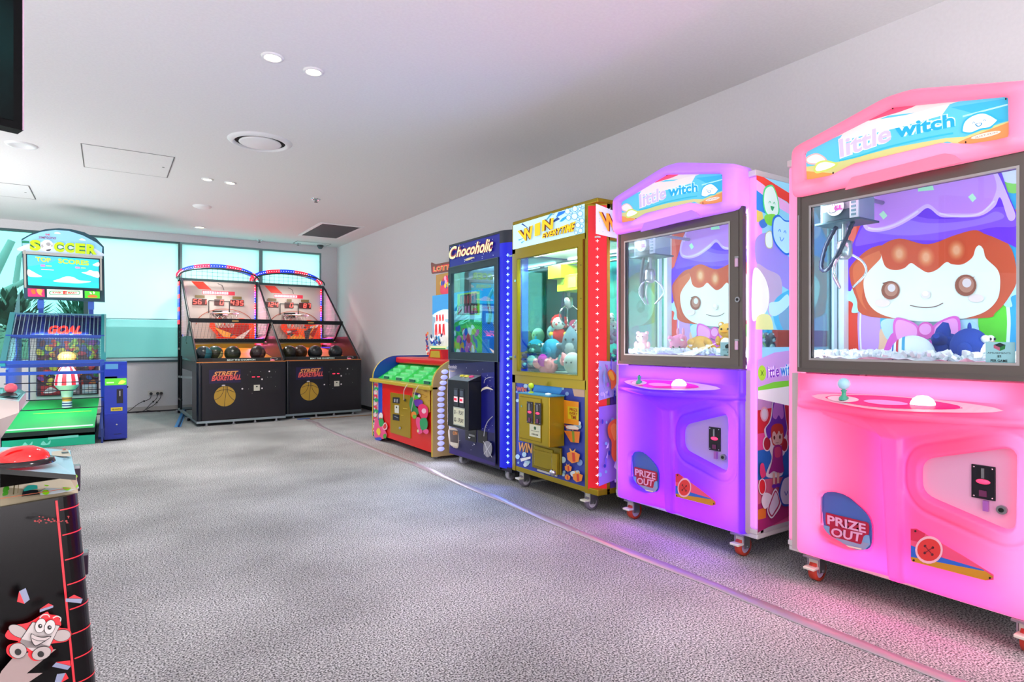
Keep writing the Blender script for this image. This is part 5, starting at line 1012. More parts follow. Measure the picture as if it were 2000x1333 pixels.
# ================================================================== red four-lane prize game
def red_game():
    X0, Yl, W, D = 2.53, 6.67, 1.555, .80
    T = empty('arcade_game', 'low red and yellow arcade game with four green lanes and white LED side', 'arcade game', (X0, Yl, 0), -PI / 2)
    k = lambda h, e=0, r=.3: mat(h, r, emit=e); red = k('#e01818'); yel = k('#c8b034'); blu = k('#1448b0')
    b = MB().box(.03, .012, .065, W - .03, .03, .66, red).box(.03, .03, .065, W - .03, D, .62, k('#8c1414'))
    b.build('cabinet', T)
    # side panels with rounded tops
    def side(x0, x1, nm, m, mi):
        pf = [(0, .03), (0, .66)] + [(.0 + .30 - .30 * math.cos(a), .70 + .25 * math.sin(a)) for a in [PI / 2 * i / 8 for i in range(9)]] + [(D, .95), (D, .03)]
        MB().prism(pf, m, 'x', x0, x1, yel).build(nm, T)
    side(0, .03, 'side_panel', blu, 0); side(W - .03, W, 'side_panel', mat('#c8a878', .4), 0)
    # LED lobes on the right side and front corner
    l = MB(); le = mat('#c8c8ff', .3, emit=.75, eh='#a4a8ff')
    for i in range(15): l.ball((W + .004, .085 + (.045 * math.sin(max(0, (i - 10)) / 5 * 1.4)), .10 + i * .052), .030, le, 12, (.35, 1.25, .72))
    l.build('led_lobes', T)
    lamp('AREA', (W + .05, .05, .5), 4, (.75, .75, 1), .06, .7, (1, -.6, 0), parent=T, name='white_led_light')
    MB().box(0, -.035, .655, W, .06, .695, yel, .010).build('counter_edge', T)
    lane = MB(); gr = mat('#1fd04c', .35); gr2 = mat('#6ce88c', .35); 
    lane.add([(.03, .05, .69), (W - .03, .05, .69), (W - .03, .34, .87), (.03, .34, .87)], [(0, 1, 2, 3)], gr)
    lane.build('green_deck', T)
    for i in range(4):
        c = .26 + i * .345; m = MB()
        for j in range(4): y = .075 + j * .055; z = .695 + j * .036; m.box(c - .12 + j * .006, y, z - .02, c + .12 - j * .006, y + .07, z + .045, gr2, .015)
        m.box(c - .06, .06, .695, c + .06, .08, .725, k('#1c6a5c')).build('lane_steps', T)
    MB().box(.03, .27, .865, W - .03, .50, .935, red, .02).box(.03, .48, .62, W - .03, D, .93, red).build('red_hood', T)
    MB().prism([(.72, .93), (.76, 1.03), (1.02, 1.03), (1.06, .93)], red, 'y', .36, .48).prism([(.775, .945), (.79, 1.015), (.99, 1.015), (1.005, .945)], yel, 'y', .354, .36).build('score_sign', T)
    A = Art(fm_at(X0 + .0115, Yl, X0), (0, -1, 0), .0004); s = lambda x, y: (720 + x / 5.794, 670 + y / 5.794); P = lambda L_: [s(*q) for q in L_]; rr = random.Random(12)
    A.poly(P([(48, 440), (110, 450), (110, 1070), (48, 1060)]), k('#d8a0a8')).poly(P([(110, 450), (155, 460), (155, 900), (110, 880)]), k('#1c50c8'))
    for i in range(14):
        y = 480 + i * 42; A.ell(*s(80 + 10 * math.sin(i * 2), y), 4.2, 3.6, k(['#e83c5c', '#2ca860', '#f0c8d0'][i % 3])).ell(*s(76 + 12 * math.sin(i), y + 12), 1.5, 1.5, k('#c8e8d0'))
    A.blob(P([(80, 880), (110, 860), (180, 960), (220, 1050), (160, 1090), (80, 1060)]), k('#f04c8c')).ell(*s(150, 830), 4, 7, k('#f4e8e4')).ell(*s(148, 858), 3, 2, k('#e02020')).blob(P([(130, 870), (170, 860), (185, 920), (150, 950), (130, 920)]), k('#1c9c50')).blob(P([(172, 940), (200, 900), (225, 940), (215, 980), (180, 980)]), k('#f4c8d0')).blob(P([(178, 945), (202, 912), (216, 942), (208, 968), (184, 970)]), k('#e02c3c')).blob(P([(100, 1000), (130, 960), (150, 1010), (130, 1050)]), k('#f0d020')).blob(P([(180, 1040), (210, 1030), (212, 1075), (185, 1080)]), k('#4c9c30')).blob(P([(90, 1075), (150, 1070), (155, 1100), (100, 1100)]), k('#2848c0'))
    A.poly(P([(520, 510), (712, 520), (715, 780), (690, 800), (600, 640), (500, 650)]), k('#c89c38'))
    for i in range(22): x, y = rr.uniform(580, 700), rr.uniform(530, 660); A.line(P([(x, y), (x + 22, y + 2)]), .6, k('#9c5c1c'))
    A.blob(P([(490, 660), (510, 610), (540, 650), (560, 720), (600, 770), (560, 830), (520, 800), (490, 720)]), k('#2c8c4c')).ell(*s(572, 600), 7, 6, k('#50c83c')).blob(P([(528, 570), (560, 560), (612, 580), (600, 596), (560, 590)]), k('#3c2460')).ell(*s(600, 600), 3, 3, k('#e8e8f0'))
    A.blob(P([(545, 650), (600, 640), (640, 660), (630, 700), (580, 720), (550, 700)]), k('#6c2cb0')).blob(P([(590, 720), (640, 690), (700, 740), (690, 840), (640, 860), (600, 800)]), k('#f02c6c')).ell(*s(655, 770), 4.5, 5, k('#f8c8d8')).ell(*s(540, 810), 5, 6, k('#f08828')).ell(*s(548, 835), 4, 4, k('#6cc03c'))
    A.blob(P([(570, 850), (610, 850), (620, 930), (600, 980), (570, 930)]), k('#f0488c')).blob(P([(620, 860), (680, 850), (700, 920), (680, 980), (630, 980), (610, 920)]), k('#1c9c60')).blob(P([(580, 990), (620, 970), (640, 1010), (600, 1030)]), k('#f04c90')).blob(P([(650, 990), (690, 975), (712, 1000), (690, 1030), (655, 1015)]), k('#f04c90')).ell(*s(590, 995), 2, 3, k('#d8c8a0'))
    A.build('front_print', T)
    gp = MB().prism(loc2(X0, [(762, 767), (801, 773), (801, 857), (762, 845)], Yl), mat('#b8981c', .3, .5), 'y', .002, .012); g_ = gp.build('gold_door', T)
    A = Art(fm_at(X0 + .0015, Yl, X0), (0, -1, 0), .0006)
    A.poly(P([(272, 615), (352, 620), (352, 690), (272, 680)]), k('#2c2c34')).poly(P([(288, 635), (305, 636), (303, 672), (288, 670)]), k('#9ca0a8')).poly(P([(318, 637), (332, 638), (330, 676), (316, 674)]), k('#9ca0a8')).poly(P([(296, 705), (345, 710), (345, 800), (296, 792)]), k('#dcdcd0')).ell(*s(318, 730), 1.4, 1.8, DARK).poly(P([(276, 805), (348, 815), (348, 885), (276, 872)]), k('#141824')).line(P([(290, 830), (340, 850)]), 1, k('#8c94a4')).ell(*s(357, 965), 2.2, 2.8, CHROME).ell(*s(416, 650), 2, 2.6, k('#3c3c20')).line(P([(395, 742), (445, 748)]), 1.4, k('#e0c84c')).line(P([(370, 818), (400, 820)]), .7, k('#e0c84c'))
    A.build('coin_fittings', g_)
    for px, py, ax, ay in ((1.06, -.03, .94, .0), (1.32, -.03, 1.12, .0)):
        MB().tube(spline([(px, -.03, .69), (px - .06, -.045, .62), (ax, -.02, .52 if px < 1.2 else .42)], 6, False), .004, k('#e0d8d4'), 6).build('loose_string', T)
    for a in (.16, W - .12):
        for b_ in (.10, D - .1): MB().tube([(a, b_, .012), (a, b_, .07)], .012, STEEL).lathe((a, b_, 0), [(0, 0), (.034, 0), (.03, .012), (.012, .02)], STEEL, 16).build('levelling_foot', T)
    A = Art(lambda px, py: (W + .002, px, py), (1, 0, 0), .0004)
    for i, (a, b, c) in enumerate(((.30, .78, '#5a3cc0'), (.38, .72, '#e87820'), (.45, .80, '#d02c6c'), (.34, .62, '#e0a020'), (.48, .66, '#6a4cc8'), (.4, .5, '#3c9c60'))): A.blob([(a + .06 * math.cos(t) * (1 + .3 * math.sin(3 * t)), b + .07 * math.sin(t)) for t in [2 * PI * q / 8 for q in range(8)]], k(c))
    A.build('side_print', T)
    # tall printed backboard against the wall
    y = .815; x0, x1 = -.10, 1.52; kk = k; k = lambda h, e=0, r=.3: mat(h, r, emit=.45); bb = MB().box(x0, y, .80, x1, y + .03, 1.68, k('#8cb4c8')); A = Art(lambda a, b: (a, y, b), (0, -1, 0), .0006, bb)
    A.poly([(x0, 1.45), (x1, 1.45), (x1, 1.68), (x0, 1.68)], k('#2c9ce0')).blob([(x0 + .02, 1.42), (.2, 1.5), (.6, 1.46), (1.0, 1.52), (1.4, 1.45), (1.5, 1.40), (.7, 1.36)], k('#d8f0f8')).blob([(.45, 1.30), (.8, 1.36), (1.2, 1.32), (1.5, 1.3), (1.5, .95), (.5, .95)], k('#3cb84c')).blob([(.5, 1.25), (.9, 1.3), (1.3, 1.2), (1.4, 1.05), (.6, 1.02)], k('#6cd84c')).blob([(.0, 1.3), (.3, 1.34), (.42, 1.2), (.3, 1.05), (.0, 1.08)], k('#e4e0d8'))
    A.poly([(1.1, .86), (1.5, .86), (1.5, 1.68), (1.1, 1.68)], k('#1c78e0')).poly([(.55, 1.42), (1.05, 1.40), (1.05, 1.66), (.55, 1.66)], k('#c8d830'))
    A
    def cracks(cx, cz, w, h, n, cols):            # worn jagged lettering shapes, not readable in the photo
        for i in range(n): a = cx + w * (i - n / 2 + .5) / n; q = w / n * .46; A.poly([(a - q * 1.2, cz - h * .6), (a + q * 1.25, cz - h * .55), (a + q * 1.1, cz + h * .62), (a - q * 1.1, cz + h * .55)], k(cols[1]))
        for i in range(n): a = cx + w * (i - n / 2 + .5) / n; q = w / n * .34; A.poly([(a - q, cz - h * .4), (a - q * .2, cz - h * .5), (a, cz - h * .1), (a + q * .3, cz - h * .5), (a + q, cz - h * .4), (a + q * .6, cz + h * .45), (a - q * .7, cz + h * .4)], k(cols[0]))
    cracks(.8, 1.585, .38, .10, 5, ('#e83c3c', '#5c1420')); cracks(.8, 1.47, .44, .10, 6, ('#f0709c', '#5c1420')); cracks(.14, 1.26, .30, .15, 3, ('#e02c34', '#f8e8e8')); cracks(.15, 1.40, .24, .09, 3, ('#e02c34', '#ffffff')); cracks(1.0, .92, .8, .07, 8, ('#e89ca8', '#8cc0b0'))
    for i in range(60):
        a = rr.uniform(.5, 1.1); b = rr.uniform(.98, 1.28); A.ell(a, b, rr.uniform(.02, .06), rr.uniform(.02, .06), k(rr.choice(['#e83c3c', '#f0a020', '#2c9c4c', '#6c3cb0', '#e86cb0', '#2860c8', '#f4f4ec', '#203060', '#c8d830'])), rr.uniform(0, 3), 9)
    for i in range(26): A.ell(rr.uniform(.0, .3), rr.uniform(1.08, 1.2), .02, .03, k(rr.choice(['#2848a8', '#203060', '#3c9ccc', '#e8e8ec'])), rr.uniform(0, 3), 7)
    for i in range(18): A.ell(x0 + .04 + rr.uniform(-.02, .03), .84 + i * .022, .025, .02, k(rr.choice(['#c83030', '#e08030', '#2c3c80', '#e8d8c8'])), 0, 8)
    for j, c in enumerate(('#d8e8a8', '#2c8c4c', '#e0d848', '#1c7c44', '#d8e8a8', '#101c40')): q = .022 * j; A.poly([(.04 + q, .84 + q), (.46 - q, .84 + q), (.46 - q, 1.06 - q), (.04 + q, 1.06 - q)], k(c))
    bb.build('backboard', T)
    tp = MB().box(.0, y, 1.66, .55, y + .03, 1.93, k('#b07c24')); A = Art(lambda a, b: (a, y, b), (0, -1, 0), .0006, tp)
    A.blob([(.12, 1.7), (.3, 1.68), (.45, 1.74), (.42, 1.86), (.25, 1.9), (.14, 1.82)], k('#d83050'))
    for i in range(18): A.ell(rr.uniform(.12, .42), rr.uniform(1.7, 1.88), .03, .03, k(rr.choice(['#e83c5c', '#f0c830', '#3c4cb0', '#f4a0c0', '#2c9c4c', '#302038'])), 0, 9)
    tp.build('topper', T)
    tt = MB().prism(softpoly([(-.10, 1.95), (.55, 1.93), (.56, 2.05), (.0, 2.06), (-.12, 2.10)], .03), k('#6c2418'), 'y', y - .012, y + .0); A = Art(lambda a, b: (a, y - .0125, b), (0, -1, 0), .0006, tt); A.otext('LOTTA', (-.06, 1.965), (.52, 1.955), (-.06, 2.035), k('#e02c34'), k('#e0c06c'), .02, .08); tt.build('topper_sign', T)
red_game()
# ================================================================== basketball games
SEG = {'0': 'abcdef', '1': 'bc', '2': 'abged', '3': 'abgcd', '4': 'fgbc', '5': 'afgcd', '6': 'afgcde', '7': 'abc', '8': 'abcdefg', 'b': 'fgcde'}
def digits(A, t, x0, z0, w, h, m):
    n = len(t); cw = w / n
    for i, ch in enumerate(t):
        if ch == ' ': continue
        a, b = x0 + cw * (i + .22), x0 + cw * (i + .80); q = h * .13; zb, zt_, zm = z0 + h * .16, z0 + h * .84, z0 + h * .5
        sh = lambda z: (z - zm) * .12
        L = dict(a=((a, zt_), (b, zt_)), b=((b, zt_), (b, zm)), c=((b, zm), (b, zb)), d=((a, zb), (b, zb)), e=((a, zm), (a, zb)), f=((a, zt_), (a, zm)), g=((a, zm), (b, zm)))
        for s_ in SEG[ch]: p, r = L[s_]; A.line([(p[0] + sh(p[1]), p[1]), (r[0] + sh(r[1]), r[1])], q, m)
def basketball_game(X0, Y0, rz, W, L, label, nums):
    T = empty('basketball_game', label, 'basketball arcade game', (X0, Y0, 0), rz, 'basketball arcade games')
    k = lambda h, e=0, r=.4: mat(h, r, emit=e); frm = mat('#1c2226', .35, .4); sil = mat('#9fb0b4', .3, .7)
    ex = (math.cos(rz), math.sin(rz)); ey = (-math.sin(rz), math.cos(rz))
    def bm_(yb):
        def f(px, py):
            r = ray(px, py); t = (yb + X0 * ey[0] + Y0 * ey[1]) / (r[0] * ey[0] + r[1] * ey[1]); x, y = r[0] * t - X0, r[1] * t - Y0
            return (x * ex[0] + y * ex[1], yb, H + r[2] * t)
        return f
    c = MB().box(.06, .0, .07, W, .42, .832, k('#0e0912', 0, .35), .006).lathe((.04, .04, .07), [(.04, 0), (.04, .765)], k('#141c24', 0, .2), 20).box(0, .04, .07, .02, .42, .835, k('#10141c')).box(0, .0, .832, W, .10, .842, k('#c87838'))
    c.box(.03, .002, .60 + .20, W - .01, .004, .83, k('#241838'))
    c.box(0, .10, .832, W, .30, .838, k('#3c4444')).build('cabinet', T)
    MB().box(0, .0, .04, W, .03, .07, sil).box(0, .03, .04, .03, L, .07, sil).box(W - .03, .03, .04, W, L, .07, sil).box(0, L - .03, .04, W, L, .07, sil).build('base_frame', T)
    # ball tray and ramp
    r = MB(); r.add([(.02, .10, .845), (W - .02, .10, .845), (W - .02, .42, .845), (.02, .42, .845)], [(0, 1, 2, 3)], k('#2c3c3c')).add([(.02, .42, .845), (W - .02, .42, .845), (W - .02, L - .22, 1.02), (.02, L - .22, 1.02)], [(0, 1, 2, 3)], k('#d88a1c', 0, .5))
    r.box(.02, .40, .70, W - .02, L - .2, .84, k('#201c20')); r.build('ball_ramp', T)
    # side frames
    def pole_pt(t): return .04 + 1.58 * t, .84 + 1.22 * t
    for x in (.012, W - .012):
        m = MB(); P = [(x, .04, .84), (x, pole_pt(.96)[0], pole_pt(.96)[1]), (x, pole_pt(1)[0] + .03, 2.065), (x, L - .02, 2.10)]
        m.tube(P, .016, frm, 8); m.tube([(x, L - .02, .07), (x, L - .02, 2.1)], .016, frm, 8); m.tube([(x, L - .30, .07), (x, L - .30, 2.07)], .016, frm, 8)
        m.bar((x, .42, .62), (x, L, .56), .02, sil, .03).bar((x, L - .35, .22), (x, L, .22), .025, frm)
        m.bar((x, L - .30, 1.0), (x, L, 1.0), .03, k('#802c2c'))
        for i in range(22):                     # mesh of the side screen
            t = .30 + .70 * i / 22; y, z = pole_pt(t); m.bar((x, y, z), (x, y, max(1.0, z - .9)), .0025, sil) if i % 1 == 0 else None
        for i in range(12): z = 1.10 + i * .08; y = .04 + 1.58 * (z - .84) / 1.22; m.bar((x, y, z), (x, L - .05, z), .0025, sil)
        m.build('side_frame', T)
        MB().prism([(.06, .845), (.52, 1.19), (L - .25, 1.19), (L - .25, .90), (.42, .845)], k('#4a1c2c', 0, .35), 'x', x - .004, x + .004).build('side_panel', T)
        MB().prism([(1.1, 1.22), (L - .34, 1.22), (L - .34, 2.0), (1.55, 2.0), (1.1, 1.64)], sheer('#dfeaea', .55, 'side_net'), 'x', x - .001, x + .001).build('side_net', T)
    # front screen between two bars
    yA, zA = pole_pt(.47); m = MB().bar((0, yA, zA), (W, yA, zA), .05, frm, .06).bar((.03, 1.12, 1.125), (W - .03, 1.12, 1.125), .05, frm, .06).bar((0, 1.02, 1.09), (W, 1.02, 1.09), .02, k('#5c5c40'))
    for x in (.02, W - .02): m.bar((x, yA, zA), (x, 1.12, 1.125), .03, frm)
    for i in range(1, 24): x = W * i / 24; m.bar((x, yA, zA), (x, 1.12, 1.125), .003, sil)
    for i in range(1, 9): t = i / 9; m.bar((0, yA + (1.12 - yA) * t, zA + (1.125 - zA) * t), (W, yA + (1.12 - yA) * t, zA + (1.125 - zA) * t), .003, sil)
    m.box(W * .5, yA - .026, zA - .012, W * .58, yA - .022, zA + .010, k('#c8a860')); m.build('front_screen', T)
    # backboard with print
    yb = L - .24; bb = MB().box(.025, yb, 1.0, W - .025, yb + .03, 2.06, k('#c0b8b4', 0, .35))
    A = Art(lambda a, b: (a * W, yb, b), (0, -1, 0), .0007, bb)
    A.poly([(.14, 2.05), (.29, 2.05), (.40, 1.928), (.235, 1.933)], k('#e0301c', .2))
    A.poly([(.278, 1.855), (.70, 1.855), (.70, 1.915), (.278, 1.915)], k('#c82440', .3)); rr = random.Random(hash(nums[0]) % 100 if 0 else len(nums[0]) + int(nums[2].strip()))
    for i in range(15): a = .285 + i * .022; A.poly([(a, 1.865), (a + .017, 1.865), (a + .017, 1.88 + rr.random() * .02), (a + .005, 1.885), (a + .017, 1.893), (a + .017, 1.905), (a, 1.905)], k('#ffb0c0', 1.5))
    blk, dig = k('#3c0409', .2), k('#ff5048', 1.5)
    for t, a0, a1, b0, b1 in ((nums[0], .155, .336, 1.685, 1.782), (nums[1], .428, .556, 1.685, 1.782), (nums[2], .634, .814, 1.685, 1.782)):
        A.poly([(a0, b0), (a1, b0), (a1, b1), (a0, b1)], blk); digits(A, t, a0, b0, a1 - a0, b1 - b0, dig); A.poly([(a0 + .03, b1 + .012), (a1 - .03, b1 + .012), (a1 - .03, b1 + .055), (a0 + .03, b1 + .055)], k('#6c5c34'))
    ora = k('#a8482c'); A.line([(.20 + .37 * (1 - math.cos(t)), 1.38 + .25 * math.sin(t)) for t in [PI * i / 20 for i in range(21)]], .009, ora)
    for p, q in (((.356, 1.56), (.356, 1.758)), ((.356, 1.755), (.622, 1.755)), ((.622, 1.758), (.622, 1.56))): A.line([p, q], .012, DARK)
    A.line([(.55, 1.93), (.53, 2.0), (.47, 2.03)], .008, DARK)
    A.blob([(.36, 1.36), (.45, 1.48), (.55, 1.46), (.58, 1.34), (.66, 1.36), (.70, 1.46), (.82, 1.48), (.95, 1.38), (.97, 1.1), (.97, 1.0), (.50, 1.0), (.46, 1.2)], k('#e03c18', .35))
    for i in range(26): A.poly([(rr.uniform(.40, .95), rr.uniform(1.02, 1.42)) for _ in range(3)], k(rr.choice(['#c82410', '#f06028', '#a01c10', '#e8a040', '#d8d4d0', '#3c3c44']), .15))
    A.ell(.48, 1.40, .035, .04, k('#d8c8a0')).poly([(.40, 1.50), (.48, 1.50), (.50, 1.60), (.40, 1.60)], k('#1c1c20')).poly([(.53, 1.53), (.60, 1.53), (.60, 1.60), (.53, 1.60)], k('#f4a8c0', .3))
    A.poly([(.03, 1.0), (.97, 1.0), (.97, 1.10), (.03, 1.06)], k('#8c7c20'))
    bb.build('backboard', T)
    hp = MB(); cx = W * .53; hp.lathe((cx, yb - .24, 1.55), [(.20 + .012 * math.cos(t), .012 * math.sin(t)) for t in [2 * PI * i / 8 for i in range(9)]], mat('#d8dcdc', .2, .8), 28).box(cx - .05, yb - .06, 1.52, cx + .05, yb, 1.60, frm)
    for i in range(14):
        a, b = 2 * PI * i / 14, 2 * PI * (i + 1) / 14; P = lambda t, r_, z: (cx + r_ * math.cos(t), yb - .24 + r_ * math.sin(t), z)
        for (r0, z0), (r1, z1) in (((.2, 1.54), (.16, 1.44)), ((.16, 1.44), (.12, 1.33))): hp.bar(P(a, r0, z0), P(b, r1, z1), .005, mat('#b8b4b0', .7)).bar(P(b, r0, z0), P(a, r1, z1), .005, mat('#b8b4b0', .7))
    hp.build('hoop', T)
    # LED columns and arch
    rl, bl = k('#ff2448', .7), k('#1c38e0', .7); wl = mat('#fff0f6', .4, emit=2)
    for x, s_ in ((.03, 1), (W - .03, -1)):
        m = MB()
        for i in range(10): z = 1.05 + i * .098; m.box(x - .012, yb - .05, z, x + .012, yb - .01, z + .098, (rl, bl, k('#b030e0', .8))[i % 3 if i < 9 else 0])
        for i in range(24): m.ball((x + s_ * .013, yb - .056, 1.07 + i * .04), .007, wl, 6)
        m.build('led_column', T)
    m = MB()
    for i in range(10): z = 1.38 + i * .066; m.box(-.012, L - .27, z, .005, L - .05, z + .066, (rl, bl, k('#6048e0', .5))[i % 3])
    m.build('side_led', T)
    arc = lambda t, h, y: (W * .5 - (W * .5 + .02) * math.cos(PI * t), y, 2.10 + h * math.sin(PI * t) ** .85)
    m = MB(); N = 42
    for i in range(N):
        a, b = arc(i / N * .94 + .03, .225, L - .10), arc((i + 1) / N * .94 + .03, .225, L - .10); m.bar(a, b, .05, (rl if (i // 6) % 2 == 0 else bl), .062)
        m.ball((.5 * (a[0] + b[0]), L - .128, .5 * (a[2] + b[2])), .0055, wl, 6)
    m.build('led_arch', T)
    m = MB().tube([arc(i / 24, .19, L - .03) for i in range(25)], .014, sil).tube([arc(i / 24, .17, L - .30) for i in range(25)], .012, mat('#3c5054', .3, .5)).bar((0, L - .30, 2.07), (W, L - .30, 2.07), .035, mat('#41565a', .35, .5)).bar((0, L - .02, 2.10), (W, L - .02, 2.10), .03, frm)
    for x in (0, W): m.bar((x, L - .30, 2.07), (x, L - .02, 2.10), .03, frm)
    for i in range(1, 15): x = W * i / 15; t = math.acos(max(-1, min(1, 1 - 2 * x / W))) / PI; m.bar((x, L - .30, 2.07), (x, L - .30, arc(t, .17, 0)[2]), .004, frm)
    m.bar((W * .1, L - .30, 2.14), (W * .9, L - .30, 2.14), .004, frm).bar((W * .2, L - .30, 2.20), (W * .8, L - .30, 2.20), .004, frm); m.build('top_arch', T)
    # coloured side lamps low at the right
    MB().box(W - .05, 1.2, 1.06, W - .035, L - .3, 1.08, rl).box(W - .05, 1.2, 1.0, W - .035, L - .3, 1.015, bl).box(W - .05, 1.15, 1.15, W - .035, L - .3, 1.165, bl).build('side_lamps', T)
    lamp('AREA', (W * .9, yb - .12, 1.5), 5, (1, .15, .35), .05, .9, (-.4, -1, 0), parent=T, name='red_led_light')
    lamp('AREA', (W * .5, 1.2, 1.9), 5, (1, .9, .8), .4, .3, (0, .5, -1), parent=T, name='board_light')
    # front panel prints and fittings
    A = Art(lambda px, py: (px * W, -.001, py), (0, -1, 0), .0007)
    A.poly([(.10, .14), (.50, .14), (.50, .745), (.10, .745)], k('#0e0a16')).poly([(.13, .56), (.475, .56), (.475, .74), (.13, .74)], k('#1c1240'))
    for s_ in (0, 1):
        m1, m2, b = (k('#5c1420'), k('#5c1420'), .10) if not s_ else (k('#f0a060'), k('#f06060'), .03)
        A.text('STREET', (.175, .655), (.44, .66), (.185, .715), m1, b, .2).text('BASKETBALL', (.155, .59), (.475, .60), (.16, .66), m2, b, .2)
    A.ell(.285, .53, .02, .008, k('#d8d0d8')); cx_, cz_ = .30, .385; rx_, rz_ = .118, .135
    A.ell(cx_, cz_, rx_ + .005, rz_ + .005, DARK, 0, 40).ell(cx_, cz_, rx_, rz_, k('#b8902c'), 0, 40)
    ln = lambda P: A.line([(cx_ + p[0] * rx_, cz_ + p[1] * rz_) for p in P], .005, DARK, 5)
    ln([(.1, 1), (.08, .3), (0, -.4), (-.05, -1)]); ln([(-.12, .98), (-.15, .5), (-.45, -.05), (-.98, -.35)]); ln([(.25, .96), (.25, .4), (.5, -.1), (.86, -.45)]); ln([(-.85, .45), (-.3, .62), (.3, .62), (.9, .35)])
    A.poly([(.555, .42), (.945, .42), (.945, .735), (.555, .735)], k('#120e12')).poly([(.575, .54), (.70, .54), (.70, .69), (.575, .69)], k('#0c0c10')).poly([(.745, .44), (.93, .44), (.93, .72), (.745, .72)], k('#161418'))
    A.poly([(.60, .625), (.635, .625), (.635, .635), (.60, .635)], k('#ff2848', 2)).poly([(.66, .625), (.69, .625), (.69, .635), (.66, .635)], k('#ff2848', 2)).poly([(.62, .44), (.69, .44), (.69, .52), (.62, .52)], k('#d0ccbc')).ell(.655, .497, .012, .009, k('#20281c'))
    for q in ((.49, .475), (.715, .47), (.715, .595), (.80, .70)): A.ell(q[0], q[1], .010, .011, k('#e8dce0'))
    for q in ((.58, .70), (.70, .70), (.78, .62), (.82, .62), (.55, .66), (.56, .47), (.60, .41), (.87, .49), (.87, .69)): A.ell(q[0], q[1], .003, .004, k('#a8a8a0'))
    A.build('front_print', T)
    A = Art(lambda px, py: (px * W, .10, .85 + py), (0, -1, .3), .0007); A.poly([(.03, -.01), (.97, -.01), (.97, .04), (.03, .04)], k('#202828')).text('BEAT THE CHAMPION', (.34, .002), (.66, .002), (.34, .022), k('#d0e8e0', .3), .02).poly([(.03, .0), (.18, .0), (.18, .03), (.03, .03)], k('#181410')); A.ell(.88, .018, .045, .02, k('#a0a4a8')).ell(.88, .018, .035, .014, k('#302028')).build('tray_rail', T)
    MB().lathe((W * .86, .09, .845), [(.03, 0), (.028, .012), (0, .02)], k('#f08098', .3), 14).build('start_button', T)
    for x in (.12, .45, .72, W - .12): MB().tube([(x, .03, .0), (x, .03, .04)], .014, STEEL).lathe((x, .03, 0), [(0, 0), (.028, 0), (.024, .014)], STEEL, 12).build('foot', T)
    for y in (.75, L - .15): caster(T, -.0, y, .05, .022, '#8c9094', '#202428', False)
    return T
M1 = (.962, 8.804, .022, 1.12, 2.01); M2 = (2.11, 8.97, .05, 1.14, 1.98)
basketball_game(*M1, 'left basketball arcade game scoring 561 with a purple-lit front panel', ('561', ' 0', '435'))
basketball_game(*M2, 'right basketball arcade game scoring 87, in the corner by the wall', ('124', ' 0', ' 87'))
def mball(Mx, x, y, label, cols, a):
    X0, Y0, rz, W, L = Mx; r = .105; m = MB(); rr = random.Random(int(a * 100)); bm = bmesh.new(); bmesh.ops.create_uvsphere(bm, u_segments=24, v_segments=16, radius=r)
    for v in bm.verts: v.co = Matrix.Rotation(a, 3, (1, .6, .2)) @ v.co
    vs = [v.co.copy() for v in bm.verts]; bm.verts.index_update(); fs = [[v.index for v in f.verts] for f in bm.faces]; bm.free(); R2 = Matrix.Rotation(-a, 3, (1, .6, .2))
    for f in fs:
        c = R2 @ (sum((vs[i] for i in f), Vector()) / len(f)); m.add([vs[i] for i in f], [tuple(range(len(f)))], mat(cols[int((math.atan2(c.y, c.x) / PI + 1) * 2) % len(cols)], .3), True)
    m.lathe((0, 0, 0), [(r + .0012, -.003), (r + .0012, .003)], BLACK, 28)
    X = X0 + x * math.cos(rz) - y * math.sin(rz); Y = Y0 + x * math.sin(rz) + y * math.cos(rz)
    tag(m.build('basketball', loc=(X, Y, .846 + r + (y - .32) * .02)), label, 'basketball', 'basketballs on the trays')
for x, y, lb, cols, a in ((.055 + .06, .24, 'dark ball with a teal panel at the left end of the left game tray', ('#16262c', '#2c6c78', '#8c6c40', '#12181c'), .4), (.27, .34, 'ball with a pale yellow panel, second from the left on the left game', ('#3a3c28', '#d8d088', '#6a5c3c', '#245048'), 1.3), (.47, .22, 'dark olive ball in the middle of the left game tray', ('#2c3420', '#4a5430', '#1c2c28', '#20281c'), 2.1), (.80, .24, 'dark ball with a reddish side at the right of the left game tray', ('#2c1c1c', '#5a3c30', '#3c2030', '#1c2420'), .9)): mball(M1, x, y, lb, cols, a)
for x, y, lb, cols, a in ((.13, .26, 'dark ball at the left end of the right game tray', ('#2c2c1c', '#201c1c', '#3c3c28'), .5), (.50, .22, 'black ball with a yellow edge in the middle of the right game tray', ('#10181c', '#1c1c20', '#8c7c30', '#181c20'), 1.8), (.82, .24, 'dark ball by the red light at the right of the right game tray', ('#1c2024', '#3a2c30', '#20282c'), 2.6), (.34, .42, 'half-hidden brown ball behind the others on the right game', ('#4a3020', '#6c3c20', '#302418'), 1.1)): mball(M2, x, y, lb, cols, a)

